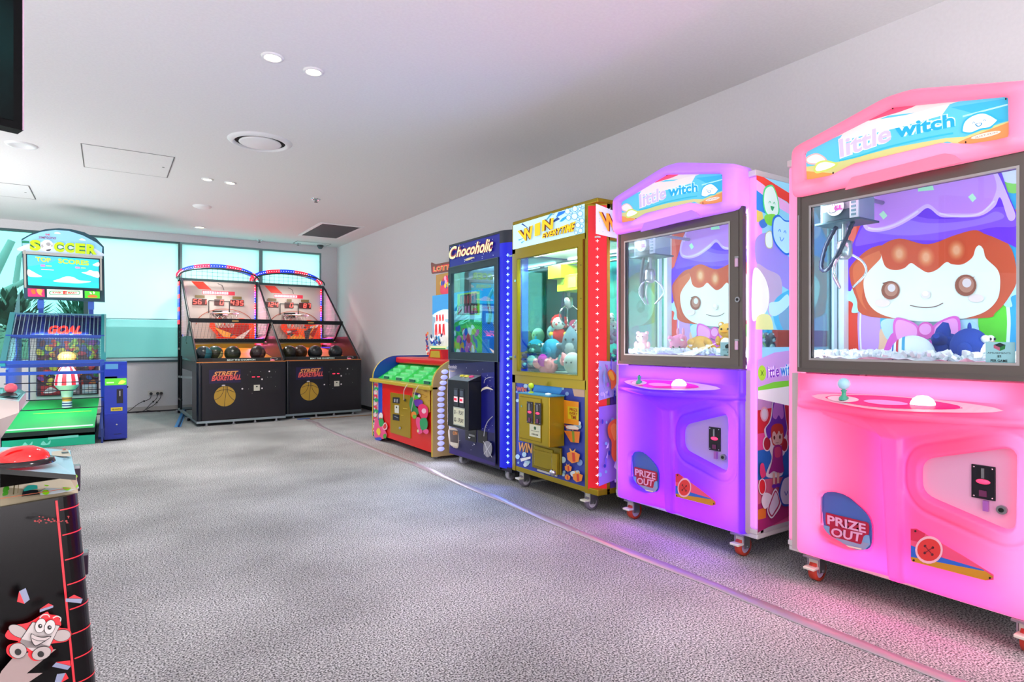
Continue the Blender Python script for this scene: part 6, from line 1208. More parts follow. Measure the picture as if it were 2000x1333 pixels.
# ================================================================== soccer game
def soccer():
    OX, OY = -.93, 8.0; TT = Matrix.Translation((-OX, -OY, 0))
    T = empty('soccer_game', 'green and blue caged kicking game with a SOCCER scoreboard on top', 'arcade game', (OX, OY, 0))
    k = lambda h, e=0, r=.4: mat(h, r, emit=e); blue = k('#1c46a8', 0, .3); dblue = k('#12307c', 0, .35); teal = k('#3c9ca0', 0, .4)
    def B(): m = MB(); m.T = TT; return m
    XL_, XR_ = -.92, -.04
    # base and pitch
    m = B(); m.box(-.895, 8.0, .002, -.115, 8.05, .13, k('#10b48c', 0, .3)).box(-.90, 8.0, .13, -.115, 8.06, .175, k('#062a24')).box(-.895, 8.0, .10, -.115, 8.001, .13, k('#0c8c6c'))
    m.box(-.89, 8.05, .0, -.12, 9.9, .10, k('#0c3c30'))
    m.add([(-.90, 8.0, .178), (-.12, 8.0, .178), (-.09, 9.95, .36), (-.83, 9.95, .36)], [(0, 1, 2, 3)], k('#14b450', 0, .5)).add([(-.885, 8.10, .188), (-.135, 8.10, .188), (-.133, 8.17, .194), (-.882, 8.17, .194)], [(0, 1, 2, 3)], k('#d4f0e0', 0, .5))
    m.add([(-.72, 8.95, .2685), (-.16, 8.95, .2685), (-.16, 8.97, .2705), (-.72, 8.97, .2705)], [(0, 1, 2, 3)], k('#d8d83c'))
    m.poly if 0 else None
    o = m.build('pitch', T)
    A = Art(lambda x, z: (x - OX, 7.9995 - OY, z), (0, -1, 0), .0006)
    for a in (-.70, -.55): A.blob([(a - .03, .03), (a - .01, .07), (a + .02, .04), (a + .05, .075), (a + .04, .03)], k('#7ce8d0'))
    A.poly([(-.52, .08), (-.26, .085), (-.26, .11), (-.52, .105)], k('#6cd8c4')).build('kick_plate_print', o)
    # side walls, frame
    m = B(); 
    for x, tk in ((XL_, .02), (XR_, .02)): m.prism([(8.0, .0), (8.0, .16), (8.45, .62), (8.5, .90), (9.3, 1.42), (10.0, 1.42), (10.0, 0)], blue if x == XL_ else dblue, 'x', x - tk, x) if x == XR_ else m.prism([(8.0, .0), (8.0, .14), (8.7, .30), (8.7, .80), (9.5, .95), (9.5, 1.42), (10.0, 1.42), (10.0, 0)], blue, 'x', x - tk, x)
    m.build('side_wall', T)
    m = B(); fb = k('#1c4cb0', 0, .3); tb = k('#2c8c94', 0, .35)
    for x in (XL_ - .02, XR_): m.bar((x, 8.45, .86), (x, 9.3, 1.45), .05, tb, .035)
    for (y, z, w_) in ((8.47, .885, .04), (8.50, .845, .035), (8.42, .765, .035), (8.9, 1.175, .035)): m.bar((XL_ - .04, y, z), (XR_ + .01, y, z), .04, fb, w_)
    m.bar((XL_ - .02, 9.3, 1.45), (XR_ + .02, 9.3, 1.45), .05, k('#4c8ca8'), .02).bar((XR_ - .01, 8.47, .88), (XR_ + .01, 8.25, .30), .05, fb, .05).bar((XR_, 8.25, .30), (XR_ - .02, 8.05, .05), .05, dblue, .05)
    for i, (y, z) in enumerate(((8.38, .66), (8.34, .57), (8.28, .48), (8.22, .38))): m.bar((XL_, y, z), (XR_, y, z), .010, k('#0c1424'), .010)
    m.build('cage_frame', T)
    m = B(); w1 = mat('#a8c4d0', .3, .7)
    for i in range(22): x = XL_ + (XR_ - XL_) * (i + .5) / 22; m.bar((x, 8.9, 1.185), (x, 9.3, 1.455), .006, w1)
    for i in range(5): t = (i + 1) / 6; m.bar((XL_, 8.9 + .4 * t, 1.185 + .27 * t), (XR_, 8.9 + .4 * t, 1.185 + .27 * t), .002, k('#20304c'))
    for x_ in (-.67, -.19): m.bar((x_ - .03, 8.89, 1.19), (x_ + .03, 8.89, 1.19), .02, w1)
    m.build('roof_grille', T)
    m = B(); dk = k('#1c2430')
    for i in range(34): x = XL_ + (XR_ - XL_) * (i + .5) / 34; m.bar((x, 8.5, .89), (x, 8.9, 1.165), .003, dk)
    for i in range(14): t = (i + .5) / 14; m.bar((XL_, 8.5 + .4 * t, .89 + .275 * t), (XR_, 8.5 + .4 * t, .89 + .275 * t), .003, dk)
    m.build('front_net', T)
    m = B(); lt = mat('#6ca0a8', .4)
    for i in range(26): y = 8.5 + i * .055; z1 = .89 + (y - 8.5) * .68; m.bar((XL_ - .01, y, .82), (XL_ - .01, y, z1), .003, lt)
    for i in range(10): z = .85 + i * .06; m.bar((XL_ - .01, 8.5 + max(0, (z - .89) / .68), z), (XL_ - .01, 9.9, z), .003, lt)
    m.build('side_net', T)
    # GOAL sign under the roof
    m = B(); m.add([(XL_, 8.98, 1.16), (XR_, 8.98, 1.16), (XR_, 9.40, 1.43), (XL_, 9.40, 1.43)], [(0, 1, 2, 3)], k('#101c54')).box(XL_, 9.38, 1.15, XR_, 9.42, 1.44, dblue)
    o = m.build('roof_panel', T)
    A = Art(lambda x, t: (x - OX, 8.98 + .42 * t - OY, 1.162 + .27 * t), (0, -.54, .84), .0010); red = k('#ff2c20', 1.8)
    for i in range(12): a = XL_ + .03 + i * .073; A.poly([(a, .04), (a + .04, .04), (a + .04, .96), (a, .96)], k('#1c2c7c')) if i % 2 else None
    A.text('GOAL', (-.60, .14), (-.27, .14), (-.585, .52), red, .05, .15).build('goal_sign', o)
    # rear print: a crowd of coloured shapes
    m = B(); m.box(-.85, 9.96, .36, -.10, 10.0, 1.42, k('#3c6ca0')).box(-.83, 9.93, .36, -.765, 9.96, 1.42, k('#d8d4c8')).box(-.765, 9.93, .355, -.10, 9.96, .40, k('#c4dcd0')); rr = random.Random(21)
    A = Art(lambda x, z: (x, 9.955, z), (0, -1, 0), .0005, m)
    A.poly([(-.76, 1.1), (-.10, 1.1), (-.10, 1.42), (-.76, 1.42)], k('#5cc4d8')).blob([(-.5, 1.3), (-.3, 1.25), (-.1, 1.3), (-.1, 1.2), (-.5, 1.18)], k('#a8e4ec')).poly([(-.76, .92), (-.10, .92), (-.10, 1.14), (-.76, 1.16)], k('#405c98')).poly([(-.76, .40), (-.10, .40), (-.10, .95), (-.76, .95)], k('#5c3c44'))
    for i in range(150): A.ell(rr.uniform(-.74, -.12), rr.uniform(.5, 1.12), rr.uniform(.012, .045), rr.uniform(.012, .05), k(rr.choice(['#c8c82c', '#8cc83c', '#d8402c', '#7c3c9c', '#2c7c3c', '#e8d850', '#b83048', '#3c5ca8', '#c87c3c', '#602838'])), rr.uniform(0, 3), 9)
    for i, (a, w_) in enumerate(((-.72, .2), (-.45, .14), (-.28, .16))): A.poly([(a, .42), (a + w_, .42), (a + w_, .54), (a, .54)], k(('#b83038', '#a08890', '#c8d4dc')[i])).blob([(a + .03, .45), (a + w_ * .5, .52), (a + w_ - .03, .47), (a + w_ * .5, .44)], k('#e8e0dc'))
    m.build('rear_print', T)
    m = B()
    for i in range(16): x = -.76 + i * .042; m.bar((x, 9.86, .42), (x, 9.86, 1.40), .004, dk)
    for i in range(18): z = .44 + i * .055; m.bar((-.76, 9.86, z), (-.12, 9.86, z), .004, dk)
    m.build('goal_net', T)
    # plain striped target figure (generic stand-in)
    gx, gy, gz = onX(0, 0, 0)[0] if 0 else 0, 9.2, 0
    def P(px, py): x, z = onY(9.2, px, py); return x, z
    x, zt_ = P(131, 712); _, zb = P(131, 752); m = B(); rad = P(156, 740)[0] - x; N = 16; h = zt_ - zb
    for i in range(N):
        a, b = 2 * PI * i / N, 2 * PI * (i + 1) / N; V = []
        for j in range(7): t = PI / 2 * j / 6; r_, z = rad * math.cos(t), zb + h * math.sin(t); V += [(x + r_ * math.cos(a), 9.2 + r_ * math.sin(a), z), (x + r_ * math.cos(b), 9.2 + r_ * math.sin(b), z)]
        m.add(V, [(2 * j, 2 * j + 1, 2 * j + 3, 2 * j + 2) for j in range(6)], k('#d82c34') if i % 2 else k('#ece8e0'), True)
    z = lambda py: P(131, py)[1]
    m.lathe((x, 9.2, 0), [(rad, zb), (rad * .8, z(758)), (rad * .5, z(764)), (rad * .42, z(776))], k('#e8f0e4'), 20).lathe((x, 9.2, 0), [(rad * .40, z(776)), (rad * .38, z(784))], k('#e8a030'), 18)
    for i, c in enumerate(('#e8e8ec', '#2c3c78', '#e8e8ec', '#2c3c78', '#e8e8ec')): m.lathe((x, 9.2, 0), [(rad * .40, z(784 + i * 2.4)), (rad * .40, z(786.4 + i * 2.4))], k(c), 18)
    m.lathe((x, 9.2, 0), [(rad * .38, z(796)), (.0, z(799))], DARK, 14)
    m.ball((x + .0, 9.2, z(699)), P(150, 700)[0] - x, k('#e8a850'), 16, (1, 1, .8)).tube([(x, 9.2, z(712)), (x, 9.2, z(699))], .03, k('#e8c8a0'))
    m.build('target_figure', T)
    lamp('AREA', (.45, .9, 1.15), 22, (.85, .95, 1), .5, .3, (0, .6, -1), parent=T, name='cage_light')
    # scoreboard
    sY = 9.30; q = lambda px, py: onY(sY, px, py)
    m = B(); out = [q(*p) for p in ((47, 583), (205, 590), (203, 482))] + [q(*p) for p in ((188, 466), (165, 454), (140, 448), (115, 446), (88, 448), (62, 456), (42, 467))]
    m.prism(out, k('#1c4c5c'), 'y', sY, sY + .12); sb = m.build('scoreboard', T)
    m = B(); g = lambda x, y: (x / 7.4045, 440 + y / 7.4045)
    def fq(px, py): x, z = onY(sY, px, py); return (x - OX, sY - OY - .001, z)
    A = Art(fq, (0, -1, 0), .0008); P = lambda L_: [g(*p) for p in L_]
    A.poly(P([(320, 220), (440, 150), (600, 95), (800, 70), (1000, 85), (1200, 150), (1400, 255), (1480, 320), (1470, 455), (330, 385)]), k('#8cc8ec', .35)).blob(P([(330, 300), (500, 260), (700, 240), (900, 290), (1200, 270), (1470, 400), (1460, 450), (330, 380)]), k('#c8d8ec', .35))
    for a, b in ((830, 115), (1190, 210)): A.blob(P([(a - 45, b + 5), (a - 10, b - 15), (a + 30, b - 5), (a + 45, b + 15)]), k('#f0f4f8', .35))
    A.poly(P([(320, 225), (420, 230), (425, 262), (320, 262)]), k('#18805c', .4)).text('THE', g(650, 150), g(720, 152), g(650, 125), k('#d83c5c', .3), .03).text('SIMPSONS', g(560, 195), g(815, 208), g(556, 160), k('#8c5c7c', .3), .02, .2)
    A.blob(P([(1000, 240), (1040, 205), (1075, 215), (1060, 250), (1020, 260)]), k('#4c78d8', .4)) if 0 else None
    for mm, b in ((k('#2c7c3c', .2), .10), (k('#b8e010', .45), .05)):
        for ch, a, c, y0, y1 in (('S', 430, 590, 375, 210), ('C', 780, 925, 395, 240), ('C', 935, 1075, 405, 250), ('E', 1090, 1235, 418, 262), ('R', 1250, 1400, 430, 275)): A.text(ch, g(a, y0 - 10), g(c, y0), g(a, y1), mm, b)
    A.ell(*g(680, 300), 12, 11.5, k('#f4f4f4', .35)).blob(P([(668, 265), (710, 250), (735, 280), (715, 305), (680, 298)]), k('#9c9a9c', .4)).blob(P([(595, 290), (620, 280), (630, 320), (605, 330)]), k('#a8a8a8', .4)).blob(P([(670, 360), (740, 350), (720, 375), (680, 378)]), k('#4c4c54', .2)).poly(P([(740, 280), (765, 290), (760, 320), (742, 315)]), k('#a8a8a8', .4))
    A.poly(P([(330, 378), (1480, 452), (1482, 490), (330, 415)]), mat('#b8bcb8', .3, .5, .1)).poly(P([(340, 360), (375, 365), (385, 910), (355, 905)]), mat('#b0b0a8', .3, .5, .1)).poly(P([(1445, 485), (1472, 487), (1478, 950), (1450, 945)]), mat('#b0b0a8', .3, .5, .1))
    A.poly(P([(375, 418), (1445, 490), (1448, 935), (398, 888)]), k('#10303c')).poly(P([(395, 432), (1428, 505), (1432, 918), (412, 870)]), k('#30c8e4', .5))
    A.poly(P([(395, 432), (900, 470), (700, 560), (400, 600)]), k('#50b8e8', .5)).poly(P([(405, 760), (900, 790), (1432, 850), (1432, 918), (412, 870)]), k('#28d8e0', .5))
    for L_ in ([(405, 645), (470, 670), (540, 710), (610, 745), (520, 755), (410, 735)], [(770, 815), (860, 780), (960, 745), (1060, 755), (1150, 800), (1320, 820), (1150, 845), (950, 835)], [(1180, 690), (1250, 680), (1300, 655), (1360, 670), (1425, 680), (1428, 765), (1300, 730)], [(1340, 580), (1428, 540), (1428, 600)]): A.blob(P(L_), k('#e8e0dc', .5))
    A.text('TOP', g(525, 525), g(745, 545), g(515, 460), k('#c8e83c', .35), .04).text('SCORES', g(845, 555), g(1290, 590), g(840, 485), k('#c8e83c', .35), .04)
    A.poly(P([(590, 575), (655, 578), (655, 605), (590, 602)]), k('#e070a8', .8)).poly(P([(670, 585), (750, 590), (750, 603), (670, 598)]), k('#c8d850', .8)).poly(P([(600, 640), (780, 648), (780, 658), (600, 650)]), k('#e0a8c0', .8)).poly(P([(1090, 605), (1160, 610), (1160, 632), (1090, 628)]), k('#e080a8', .8)).poly(P([(1175, 615), (1240, 620), (1240, 632), (1175, 628)]), k('#c8d850', .8))
    A.poly(P([(405, 918), (645, 930), (650, 1040), (410, 1035)]), k('#f02c6c', .5)).blob(P([(530, 940), (570, 930), (620, 945), (600, 1000), (620, 1025), (560, 1000)]), k('#d0a84c', .3)).blob(P([(450, 945), (500, 935), (520, 990), (480, 1000)]), k('#e86c30', .3))
    A.poly(P([(682, 930), (1195, 945), (1198, 1055), (685, 1045)]), k('#d0e0d0', .5)).poly([g(p[0], p[1]) for p in rrect(715, 955, 1160, 1010, 25)], k('#3c9c6c', .4)).poly([g(p[0], p[1]) for p in rrect(728, 962, 1150, 1003, 20)], k('#dce8d4', .5))
    A.text('KWIK', g(765, 992), g(895, 994), g(765, 965), k('#d83c2c', .4), .03).text('E', g(915, 1003), g(970, 1004), g(915, 955), k('#d83c2c', .4), .06).text('MART', g(985, 995), g(1115, 998), g(985, 970), k('#d83c2c', .4), .03)
    A.poly(P([(1225, 955), (1442, 965), (1445, 1065), (1228, 1060)]), k('#50dc30', .35)).blob(P([(1280, 1020), (1340, 1010), (1400, 1025), (1400, 1050), (1280, 1050)]), k('#d87c3c', .4)).blob(P([(1300, 965), (1330, 990), (1320, 1005), (1300, 990)]), k('#d8e8c8', .4)).blob(P([(1355, 960), (1375, 985), (1355, 1000), (1345, 985)]), k('#d8e8c8', .4))
    A.build('scoreboard_print', sb)
    m = B()
    for px in (80, 178): a, z0 = onY(9.38, px, 588); m.box(a - .025, 9.36, 1.42, a + .025, 9.42, 1.66, k('#1c50c0', 0, .3)).box(a - .032, 9.35, 1.52, a + .032, 9.36, 1.62, k('#3c70d8', 0, .3))
    m.build('scoreboard_post', T)
    # perforated plate on the right
    m = B(); m.prism([(8.6, .72), (8.95, .72), (9.35, 1.44), (9.2, 1.46), (8.6, 1.0)], k('#a8d0cc', 0, .5), 'x', XR_ + .01, XR_ + .018); m.build('side_plate', T)
soccer()
cb = empty('coin_cabinet', 'tall blue coin cabinet with a green label standing right of the soccer game', 'coin cabinet', (-.03, 8.1, 0))
blu = mat('#1434b0', .3); 
MB().prism([(0, .02), (0, .62), (.05, .70), (.05, .72), (.10, .885), (.30, .885), (.30, .02)], blu, 'x', 0, .215).build('body', cb)
MB().prism([(-.012, .03), (-.012, .30), (0, .30), (0, .03)], mat('#1028a0', .3), 'x', .005, .21).build('lower_door', cb)
A = Art(lambda a, t: (a, .0 + .05 * t, .622 + .078 * t), (0, -.8, .5), .0008); A.poly([(.006, .03), (.209, .03), (.209, .98), (.006, .98)], mat('#58d820', .4)).poly([(.02, .3), (.09, .3), (.09, .5), (.02, .5)], mat('#c8f0b0', .4)).blob([(.13, .2), (.17, .15), (.2, .5), (.16, .7)], mat('#e8e050', .4)).build('green_label', cb)
A = Art(lambda a, b: (a, -.0005, b), (0, -1, 0), .0008); A.poly([(.115, .42), (.175, .42), (.175, .58), (.115, .58)], mat('#10101c', .3)).poly([(.14, .50), (.15, .50), (.15, .56), (.14, .56)], STEEL).poly([(.06, .335), (.17, .335), (.17, .375), (.06, .375)], mat('#d8c030', .4)).text('WELCOME' if 0 else '$2 COINS', (.075, .345), (.155, .345), (.075, .362), DARK, .02)
A.build('coin_slot', cb)
MB().box(.01, .075, .73, .13, .10, .86, mat('#4c98d0', .3)).box(.005, .05, .70, .12, .08, .73, blu).build('screen_hood', cb)
MB().disc((.115, -.02, .185), .008, CHROME, 'y', 10, .006).box(.09, -.014, .075, .16, -.012, .08, DARK).build('lock', cb)
MB().ball((.215, .01, .60), .012, DARK, 8).build('latch_knob', cb)

# ================================================================== near left: black cabinet, white console, television
def P3(px, py, z): x, y = onZ(z, px, py); return Vector((x, y, z))
bk = empty('arcade_cabinet', 'black arcade cabinet with a big red dome button, nearest the camera at the left', 'arcade cabinet', (-.05, 1.55, 0))
O = Vector((-.05, 1.55, 0)); TB = Matrix.Translation(-O); k = lambda h, e=0, r=.35: mat(h, r, emit=e)
C0 = P3(152, 966, .80); C0.z = 0; e1 = Vector((P3(0, 992, .80) - P3(152, 966, .80))); e1.z = 0; e1.normalize(); e2 = Vector((-.06, 1, 0)).normalized()
rc = .034
def rim(z, n=8):
    """plan outline of the cabinet at height z; it flares a little towards the floor"""
    fl = .045 * max(0, .80 - z) / .56; A_ = C0 - e1 * fl - e2 * (fl * .2); pts = [A_ + e1 * .75 + Vector((0, 0, z))]
    p0, p1, p2 = A_ + e1 * rc, A_, A_ + e2 * rc
    for i in range(n + 1): t = i / n; v = p0 * (1 - t) ** 2 + p1 * 2 * t * (1 - t) + p2 * t * t; v.z = z; pts.append(v)
    b = A_ + e2 * .62; b.z = z; pts.append(b); c = b + e1 * .75; c.z = z; pts.append(c); return pts
m = MB(); m.T = TB; zz = [0.0, .2, .4, .6, .80]; V = [v for z in zz for v in rim(z)]; n = len(rim(0)); gb = mat('#050304', .25, spec=.3)
m.add(V, [(r * n + i, r * n + (i + 1) % n, (r + 1) * n + (i + 1) % n, (r + 1) * n + i) for r in range(4) for i in range(n)], gb, False); m.add(rim(.80), [tuple(range(n))], gb)
body = m.build('body', bk)
# red grid lines round the corner
m = MB(); m.T = TB; redl = k('#e0303c', .25)
nrm = -(e1.cross(Vector((0, 0, 1)))); nrm = nrm if nrm.y < 0 else -nrm
def cornerline(z0, z1):
    pa = [v.copy() for v in rim(z0)[1:11]]; pb = [v.copy() for v in rim(z1)[1:11]]; o = []
    for a, b in zip(pa, pb):
        d = (a - (C0 + e1 * .1 + e2 * .1)); d.z = 0; d.normalize(); o += [a + d * .0012, b + d * .0012]
    m.add(o, [(2 * i, 2 * i + 2, 2 * i + 3, 2 * i + 1) for i in range(9)], redl)
for i in range(14): z = .775 - i * .052; cornerline(z, z - .0025)
q = []
for z in (0., .2, .4, .6, .795): A_ = rim(z)[1] + e1 * .002; q += [A_ + nrm * .0015, A_ + e1 * .004 + nrm * .0015]
m.add(q, [(2 * i, 2 * i + 2, 2 * i + 3, 2 * i + 1) for i in range(4)], redl); m.build('red_grid_print', body)
# cartoon on the near side: a plain block figure
y_plane = lambda px, py: None
def side_pt(px, py):
    r = Vector(ray(px, py)); A_ = C0 - e1 * .02; n_ = Vector((nrm.x, nrm.y, .08)).normalized(); A0 = Vector((C0.x, C0.y, .80)); o_ = Vector((0, 0, H)); t = (A0 - o_).dot(n_) / r.dot(n_); return o_ + r * t - O + nrm * .003
g = lambda x, y: (x / 6.26, 1120 + y / 6.26); A = Art(side_pt, (nrm.x, nrm.y, 0), .0004); P = lambda L_: [g(*p) for p in L_]
gy = k('#b8aca8'); g2 = k('#d0c6c2'); dk = k('#181414'); red = k('#e8202c', .35)
A.blob(P([(150, 1030), (400, 980), (560, 1040), (350, 1220), (520, 1215), (330, 1340), (-60, 1340), (0, 1200)]), k('#a08c88')) if 0 else A.poly(P([(150, 1030), (300, 970), (680, 925), (320, 1220), (515, 1215), (320, 1345), (-60, 1345), (10, 1195)]), k('#a8928e'))
out = [[(60, 740), (150, 640), (300, 610), (390, 575), (560, 470), (600, 500), (700, 520), (740, 620), (720, 660), (830, 680), (865, 750), (800, 830), (620, 860), (640, 930), (560, 1030), (420, 1070), (340, 1010), (330, 950), (190, 1040), (80, 980), (90, 880), (220, 830), (90, 800)]]
A.blob(P(out[0]), red)
A.ell(*g(215, 705), 21, 11.5, dk, .45).ell(*g(215, 705), 20, 10.5, gy, .45).ell(*g(745, 755), 18, 12, dk, -.15).ell(*g(745, 755), 17, 11, gy, -.15)
A.poly(P([(380, 585), (725, 630), (600, 890), (240, 800)]), dk).poly(P([(388, 592), (715, 636), (594, 882), (250, 796)]), g2).poly(P([(250, 796), (594, 882), (570, 910), (320, 905), (230, 830)]), k('#8c8280')).poly(P([(320, 900), (570, 905), (380, 940)]), g2)
A.ell(*g(205, 935), 17.5, 15.5, dk).ell(*g(205, 935), 16.5, 14.5, gy).ell(*g(205, 950), 6.5, 6.5, dk).ell(*g(490, 965), 20, 13, dk, -.35).ell(*g(490, 965), 19, 12, gy, -.35).ell(*g(480, 975), 6.5, 6, dk)
for a, b in ((475, 625), (585, 640)): A.ell(*g(a, b), 10.5, 15, dk, .35).ell(*g(a, b), 9.6, 14, k('#dcd4d0'), .35).ell(*g(a - 5, b + 5), 4.2, 4.2, dk).ell(*g(a, b), 1.2, 1.2, WHITE)
A.line(P([(460, 530), (500, 490), (560, 490), (580, 520)]), 2.2, g2, 4).line(P([(620, 530), (670, 505), (715, 530), (710, 570)]), 2.2, g2, 4)
A.blob(P([(352, 715), (420, 745), (500, 755), (600, 748), (540, 800), (420, 868), (380, 850), (350, 790)]), dk).blob(P([(360, 725), (430, 755), (510, 764), (585, 756), (530, 795), (420, 855), (388, 842), (360, 790)]), k('#c8bcb8')).line(P([(360, 770), (430, 800), (520, 802)]), .9, dk, 4)
for a, b in (([(205, 200), (285, 160), (335, 300), (270, 350)], [(205, 200), (270, 350), (180, 325)]), ([(455, 420), (620, 370), (618, 395), (455, 455)], [(455, 415), (560, 345), (615, 370)]), ([(770, 285), (975, 290), (955, 345), (768, 325)], [(800, 280), (870, 240), (970, 285)]), ([(600, 1110), (650, 1060), (830, 1105), (790, 1150)], [(645, 1055), (820, 1035), (830, 1100)]), ([(630, 1305), (660, 1200), (765, 1185), (705, 1305)], [(705, 1305), (765, 1185), (800, 1250)])): A.poly(P(a), k('#8c94b0')).poly(P(b), red)
A.blob(P([(500, -720 + 700), (540, 0), (500, 20)]), dk) if 0 else None
for i in range(26): rr = random.Random(i); A.ell(*g(rr.uniform(330, 800), rr.uniform(-720, -640)), rr.uniform(1, 3), rr.uniform(.8, 2), k('#a81c1c'), 0, 7) 
A.build('cartoon_print', body)
# sloped print strip, black reveal and top plate
m = MB(); m.T = TB
a = [P3(0, 990, .80), P3(153, 963, .80), P3(149, 928, .835), P3(132, 928, .84), P3(0, 952, .83)]
m.add(a, [(0, 1, 2, 3, 4)], k('#b4a98c')); 
A = Art(lambda px, py: tuple(P3(px, py, .80 + .032 * max(0, min(1, ((990 - px * .17) - py) / 38))) - O + Vector((0, 0, .002))), (0, 0, 1), .0006); g = lambda x, y: (x / 9.52, 860 + y / 9.52); P = lambda L_: [g(*p) for p in L_]
A.poly(P([(0, 1180), (380, 1110), (440, 920), (0, 900)]), k('#9c9068')) if 0 else None
A.poly(P([(750, 1050), (750, 980), (1130, 760), (1400, 660), (1470, 920), (1300, 975), (1000, 1030)]), k('#c8d8dc')).poly(P([(400, 1080), (430, 960), (700, 960), (740, 1040)]), k('#1c2024')).poly(P([(440, 950), (520, 880), (690, 860), (700, 940), (440, 990)]), k('#2cb4a4'))
for a_, b_, r_ in ((1235, 775, 9), (1385, 720, 6), (1245, 935, 8), (1410, 905, 5), (870, 890, 5), (850, 1040, 7)): A.ell(*g(a_, b_), r_, r_ * .7, k('#8cdc1c'))
A.blob(P([(70, 960), (150, 930), (170, 1000), (60, 1050)]), k('#3c8c1c')).blob(P([(60, 1060), (150, 1030), (140, 1100), (50, 1120)]), k('#3c8c1c')).line(P([(250, 1100), (270, 900)]), 2.5, k('#5c5434')).line(P([(330, 1080), (350, 890)]), 1.2, k('#7c7048'))
A.line(P([(0, 1190), (700, 1080), (1300, 985)]), 1.2, k('#d87c58')).build('print_strip', body)
m.build('front_ledge', bk)
m = MB(); m.T = TB; hi = .878; Pq = [P3(0, 916, hi), P3(148, 928, hi - .012), P3(137, 880, hi - .012), P3(60, 874, hi), P3(0, 874, hi)]
m.add(Pq, [(0, 1, 2, 3, 4)], mat('#a8dcec', .3)); lo = [p.copy() for p in Pq]
for p in lo: p.z -= .010
m.add([Pq[0], Pq[1], lo[1], lo[0], Pq[2], lo[2]], [(0, 1, 2, 3), (1, 4, 5, 2)], k('#14100e'))
tp = m.build('top_plate', bk)
m = MB(); m.T = TB; m.add([P3(0, 917, .866), P3(148, 929, .856), P3(149, 931, .836), P3(0, 953, .831)], [(0, 1, 2, 3)], mat('#0a0706', .7, spec=.05))
m.build('dark_reveal', bk)
A = Art(lambda px, py: tuple(P3(px, py, hi - .008) - O + Vector((0, 0, .0012))), (0, 0, 1), .0006); g = lambda x, y: (x / 9.52, 860 + y / 9.52); P = lambda L_: [g(*p) for p in L_]
A.poly(P([(780, 255), (1150, 205), (1250, 180), (1330, 320), (1150, 320), (800, 285)]), k('#d0c8b0')).poly(P([(1140, 240), (1270, 235), (1275, 262), (1150, 270)]), k('#182c2c')).ell(*g(1210, 350), 3, 1.3, k('#24404c')).ell(*g(1190, 197), 4, 1.2, k('#c83028')).build('plate_print', tp)
bp = P3(44, 906, hi + .002) - O
MB().lathe(bp, [(.052, 0), (.050, .008), (.043, .010)], k('#181014', 0, .15), 36).lathe(bp + Vector((0, 0, .008)), [(.044, 0), (.041, .010), (.032, .019), (.018, .025), (0, .027)], mat('#f01414', .08, emit=.35, coat=.6), 36).build('dome_button', bk)
m = MB(); m.T = TB
for z0, z1 in ((.66, .73), (.40, .46)): b = rim(z0)[10]; m.box(b.x - .04, b.y + .10, z0, b.x + .008, b.y + .16, z1, k('#2c1430'), .002).box(b.x - .04, b.y + .10, z1, b.x + .007, b.y + .14, z1 + .008, STEEL)
m.build('side_latch', bk)

wc = empty('arcade_console', 'white arcade console with a pink ball joystick at the left edge of the photo', 'arcade cabinet', (-.5, 2.9, 0)); O2 = Vector((-.5, 2.9, 0)); TW = Matrix.Translation(-O2)
zt_ = .925
top = [P3(-25, 776, zt_), P3(37, 784, zt_), P3(51, 767, zt_ + .004), P3(40, 761, zt_ + .006), P3(-25, 755, zt_ + .006)]
def drop(p, dz, back=0.): v = p.copy(); v.z -= dz; v += Vector((-.06, .28, 0)) * back; return v
h1 = (820 - 784) / F * (top[1] - Vector((0, 0, H))).dot(Vector((SN, CS, 0)))
m = MB(); m.T = TW; wsh = mat('#ecd8d2', .35); b0, b1, b2 = drop(top[0], h1 * 1.55, 0), drop(top[1], h1 * .62, 0), drop(top[2], h1 * .55, 0)
n1 = P3(39, 806, zt_ - h1 * .58)
m.add([top[0], top[1], b1, b0], [(0, 1, 2, 3)], wsh).add([top[1], top[2], b2, b1], [(0, 1, 2, 3)], wsh).add([top[0], top[1], top[2], top[3], top[4]], [(0, 1, 2, 3, 4)], mat('#2c5c64', .15)).add([b0, b1, b2, drop(top[4], .3)], [(3, 2, 1, 0)], wsh)
m.build('console_housing', wc)
A = Art(lambda px, py: tuple(P3(px, py, zt_ + .003) - O2), (0, 0, 1), .0005); A.poly([(-25, 778), (37, 785), (51, 767), (49, 766), (36, 782), (-25, 774)], mat('#bff0f0', .2)).poly([(20, 775), (34, 777), (42, 768), (24, 768)], mat('#7cc4cc', .2)).poly([(28, 762), (38, 762), (36, 766), (29, 766)], mat('#6c5c3c', .3)).poly([(0, 762), (6, 762), (5, 770), (0, 770)], mat('#60c8c8', .3)).build('control_print', wc)
jb = P3(17, 773, zt_ + .004) - O2
MB().lathe(jb, [(.026, 0), (.02, .008), (.006, .012), (.005, .035)], DARK, 14).ball(jb + Vector((.006, .0, .026)), .0185, mat('#f06878', .3), 20, (1, 1, .92)).build('ball_joystick', wc)
m = MB(); m.T = TW; a = P3(5, 880, .12); ln = P3(4.5, 830, .3)
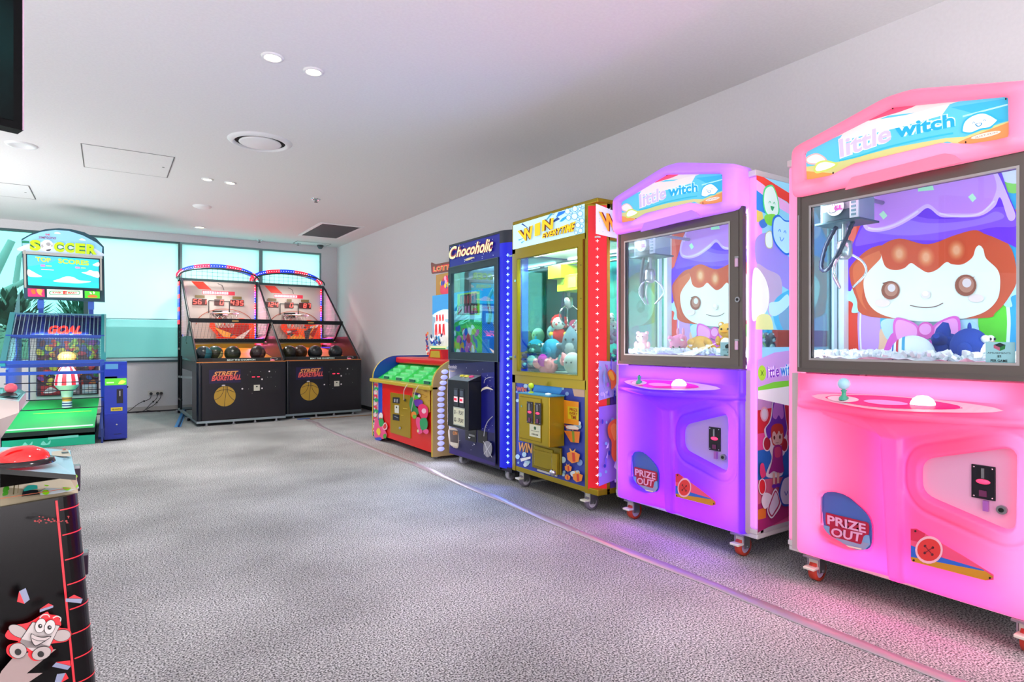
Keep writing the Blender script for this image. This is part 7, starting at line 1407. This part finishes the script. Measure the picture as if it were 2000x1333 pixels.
x0 = Vector((-.385, 2.86, 0)); m.box(x0.x - .6, x0.y, 0, x0.x, x0.y + .55, zt_ - h1 * 1.6, mat('#cfc6c4', .4)).box(x0.x - .06, x0.y - .005, .68, x0.x + .002, x0.y, .70, k('#c03c80')).box(x0.x - .06, x0.y - .005, .60, x0.x + .004, x0.y, .63, DARK).box(x0.x - .06, x0.y - .005, .65, x0.x + .004, x0.y, .665, DARK).build('body', wc)

tv = empty('television', 'dark television screen hanging from the ceiling at the upper left corner', 'television', (-.45, 1.6, 1.66)); OT = Vector((-.45, 1.6, 1.66)); TV_ = Matrix.Translation(-OT)
def ondist(px, py, d): r = Vector(ray(px, py)); return Vector((0, 0, H)) + r * d
BR, BL = ondist(46, 255, 1.62), ondist(0, 247, 1.58); d_ = (BL - BR); d_.z = 0; d_.normalize(); BL = BR + d_ * .95; n_ = Vector((-d_.y, d_.x, 0)); n_ = n_ if n_.dot(Vector((0, 0, 0)) - BR) > 0 else -n_
zt2 = 2.28; top_ = Vector((0, 0, zt2 - BR.z)); m = MB(); m.T = TV_
def slab(m, a, b, z0, z1, t0, t1, mm): V = [Vector((p.x, p.y, z)) + n_ * t for t in (t0, t1) for z in (z0, z1) for p in (a, b)]; m.add(V, [(0, 1, 3, 2), (4, 6, 7, 5), (0, 4, 5, 1), (2, 3, 7, 6), (0, 2, 6, 4), (1, 5, 7, 3)], mm)
slab(m, BR, BL, BR.z, zt2, -.05, 0, mat('#050608', .5, spec=.1)); m.build('casing', tv)
m = MB(); m.T = TV_; slab(m, BR + d_ * .022, BL - d_ * .02, BR.z + .02, zt2 - .02, 0, .002, noisy('#020a0c', '#052c2c', 3.5, .4, 0, 5, 'dim_screen', .45, .85, spec=.1)); m.build('screen', tv)
m = MB(); m.T = TV_; slab(m, BR, BR + d_ * .003, BR.z, zt2, .0, .004, mat('#c8a8c0', .3, .4)); m.build('edge_trim', tv)
m = MB(); m.T = TV_; c = BR + d_ * .47; m.tube([(c.x, c.y, 2.0) , (c.x, c.y, ZC)] if 0 else [Vector((c.x, c.y, 2.1)) - n_ * .08, Vector((c.x, c.y, ZC)) - n_ * .08], .02, DARK); slab(m, c + d_ * -.1, c + d_ * .1, 1.95, 2.15, -.10, -.05, DARK); m.build('ceiling_bracket', tv)
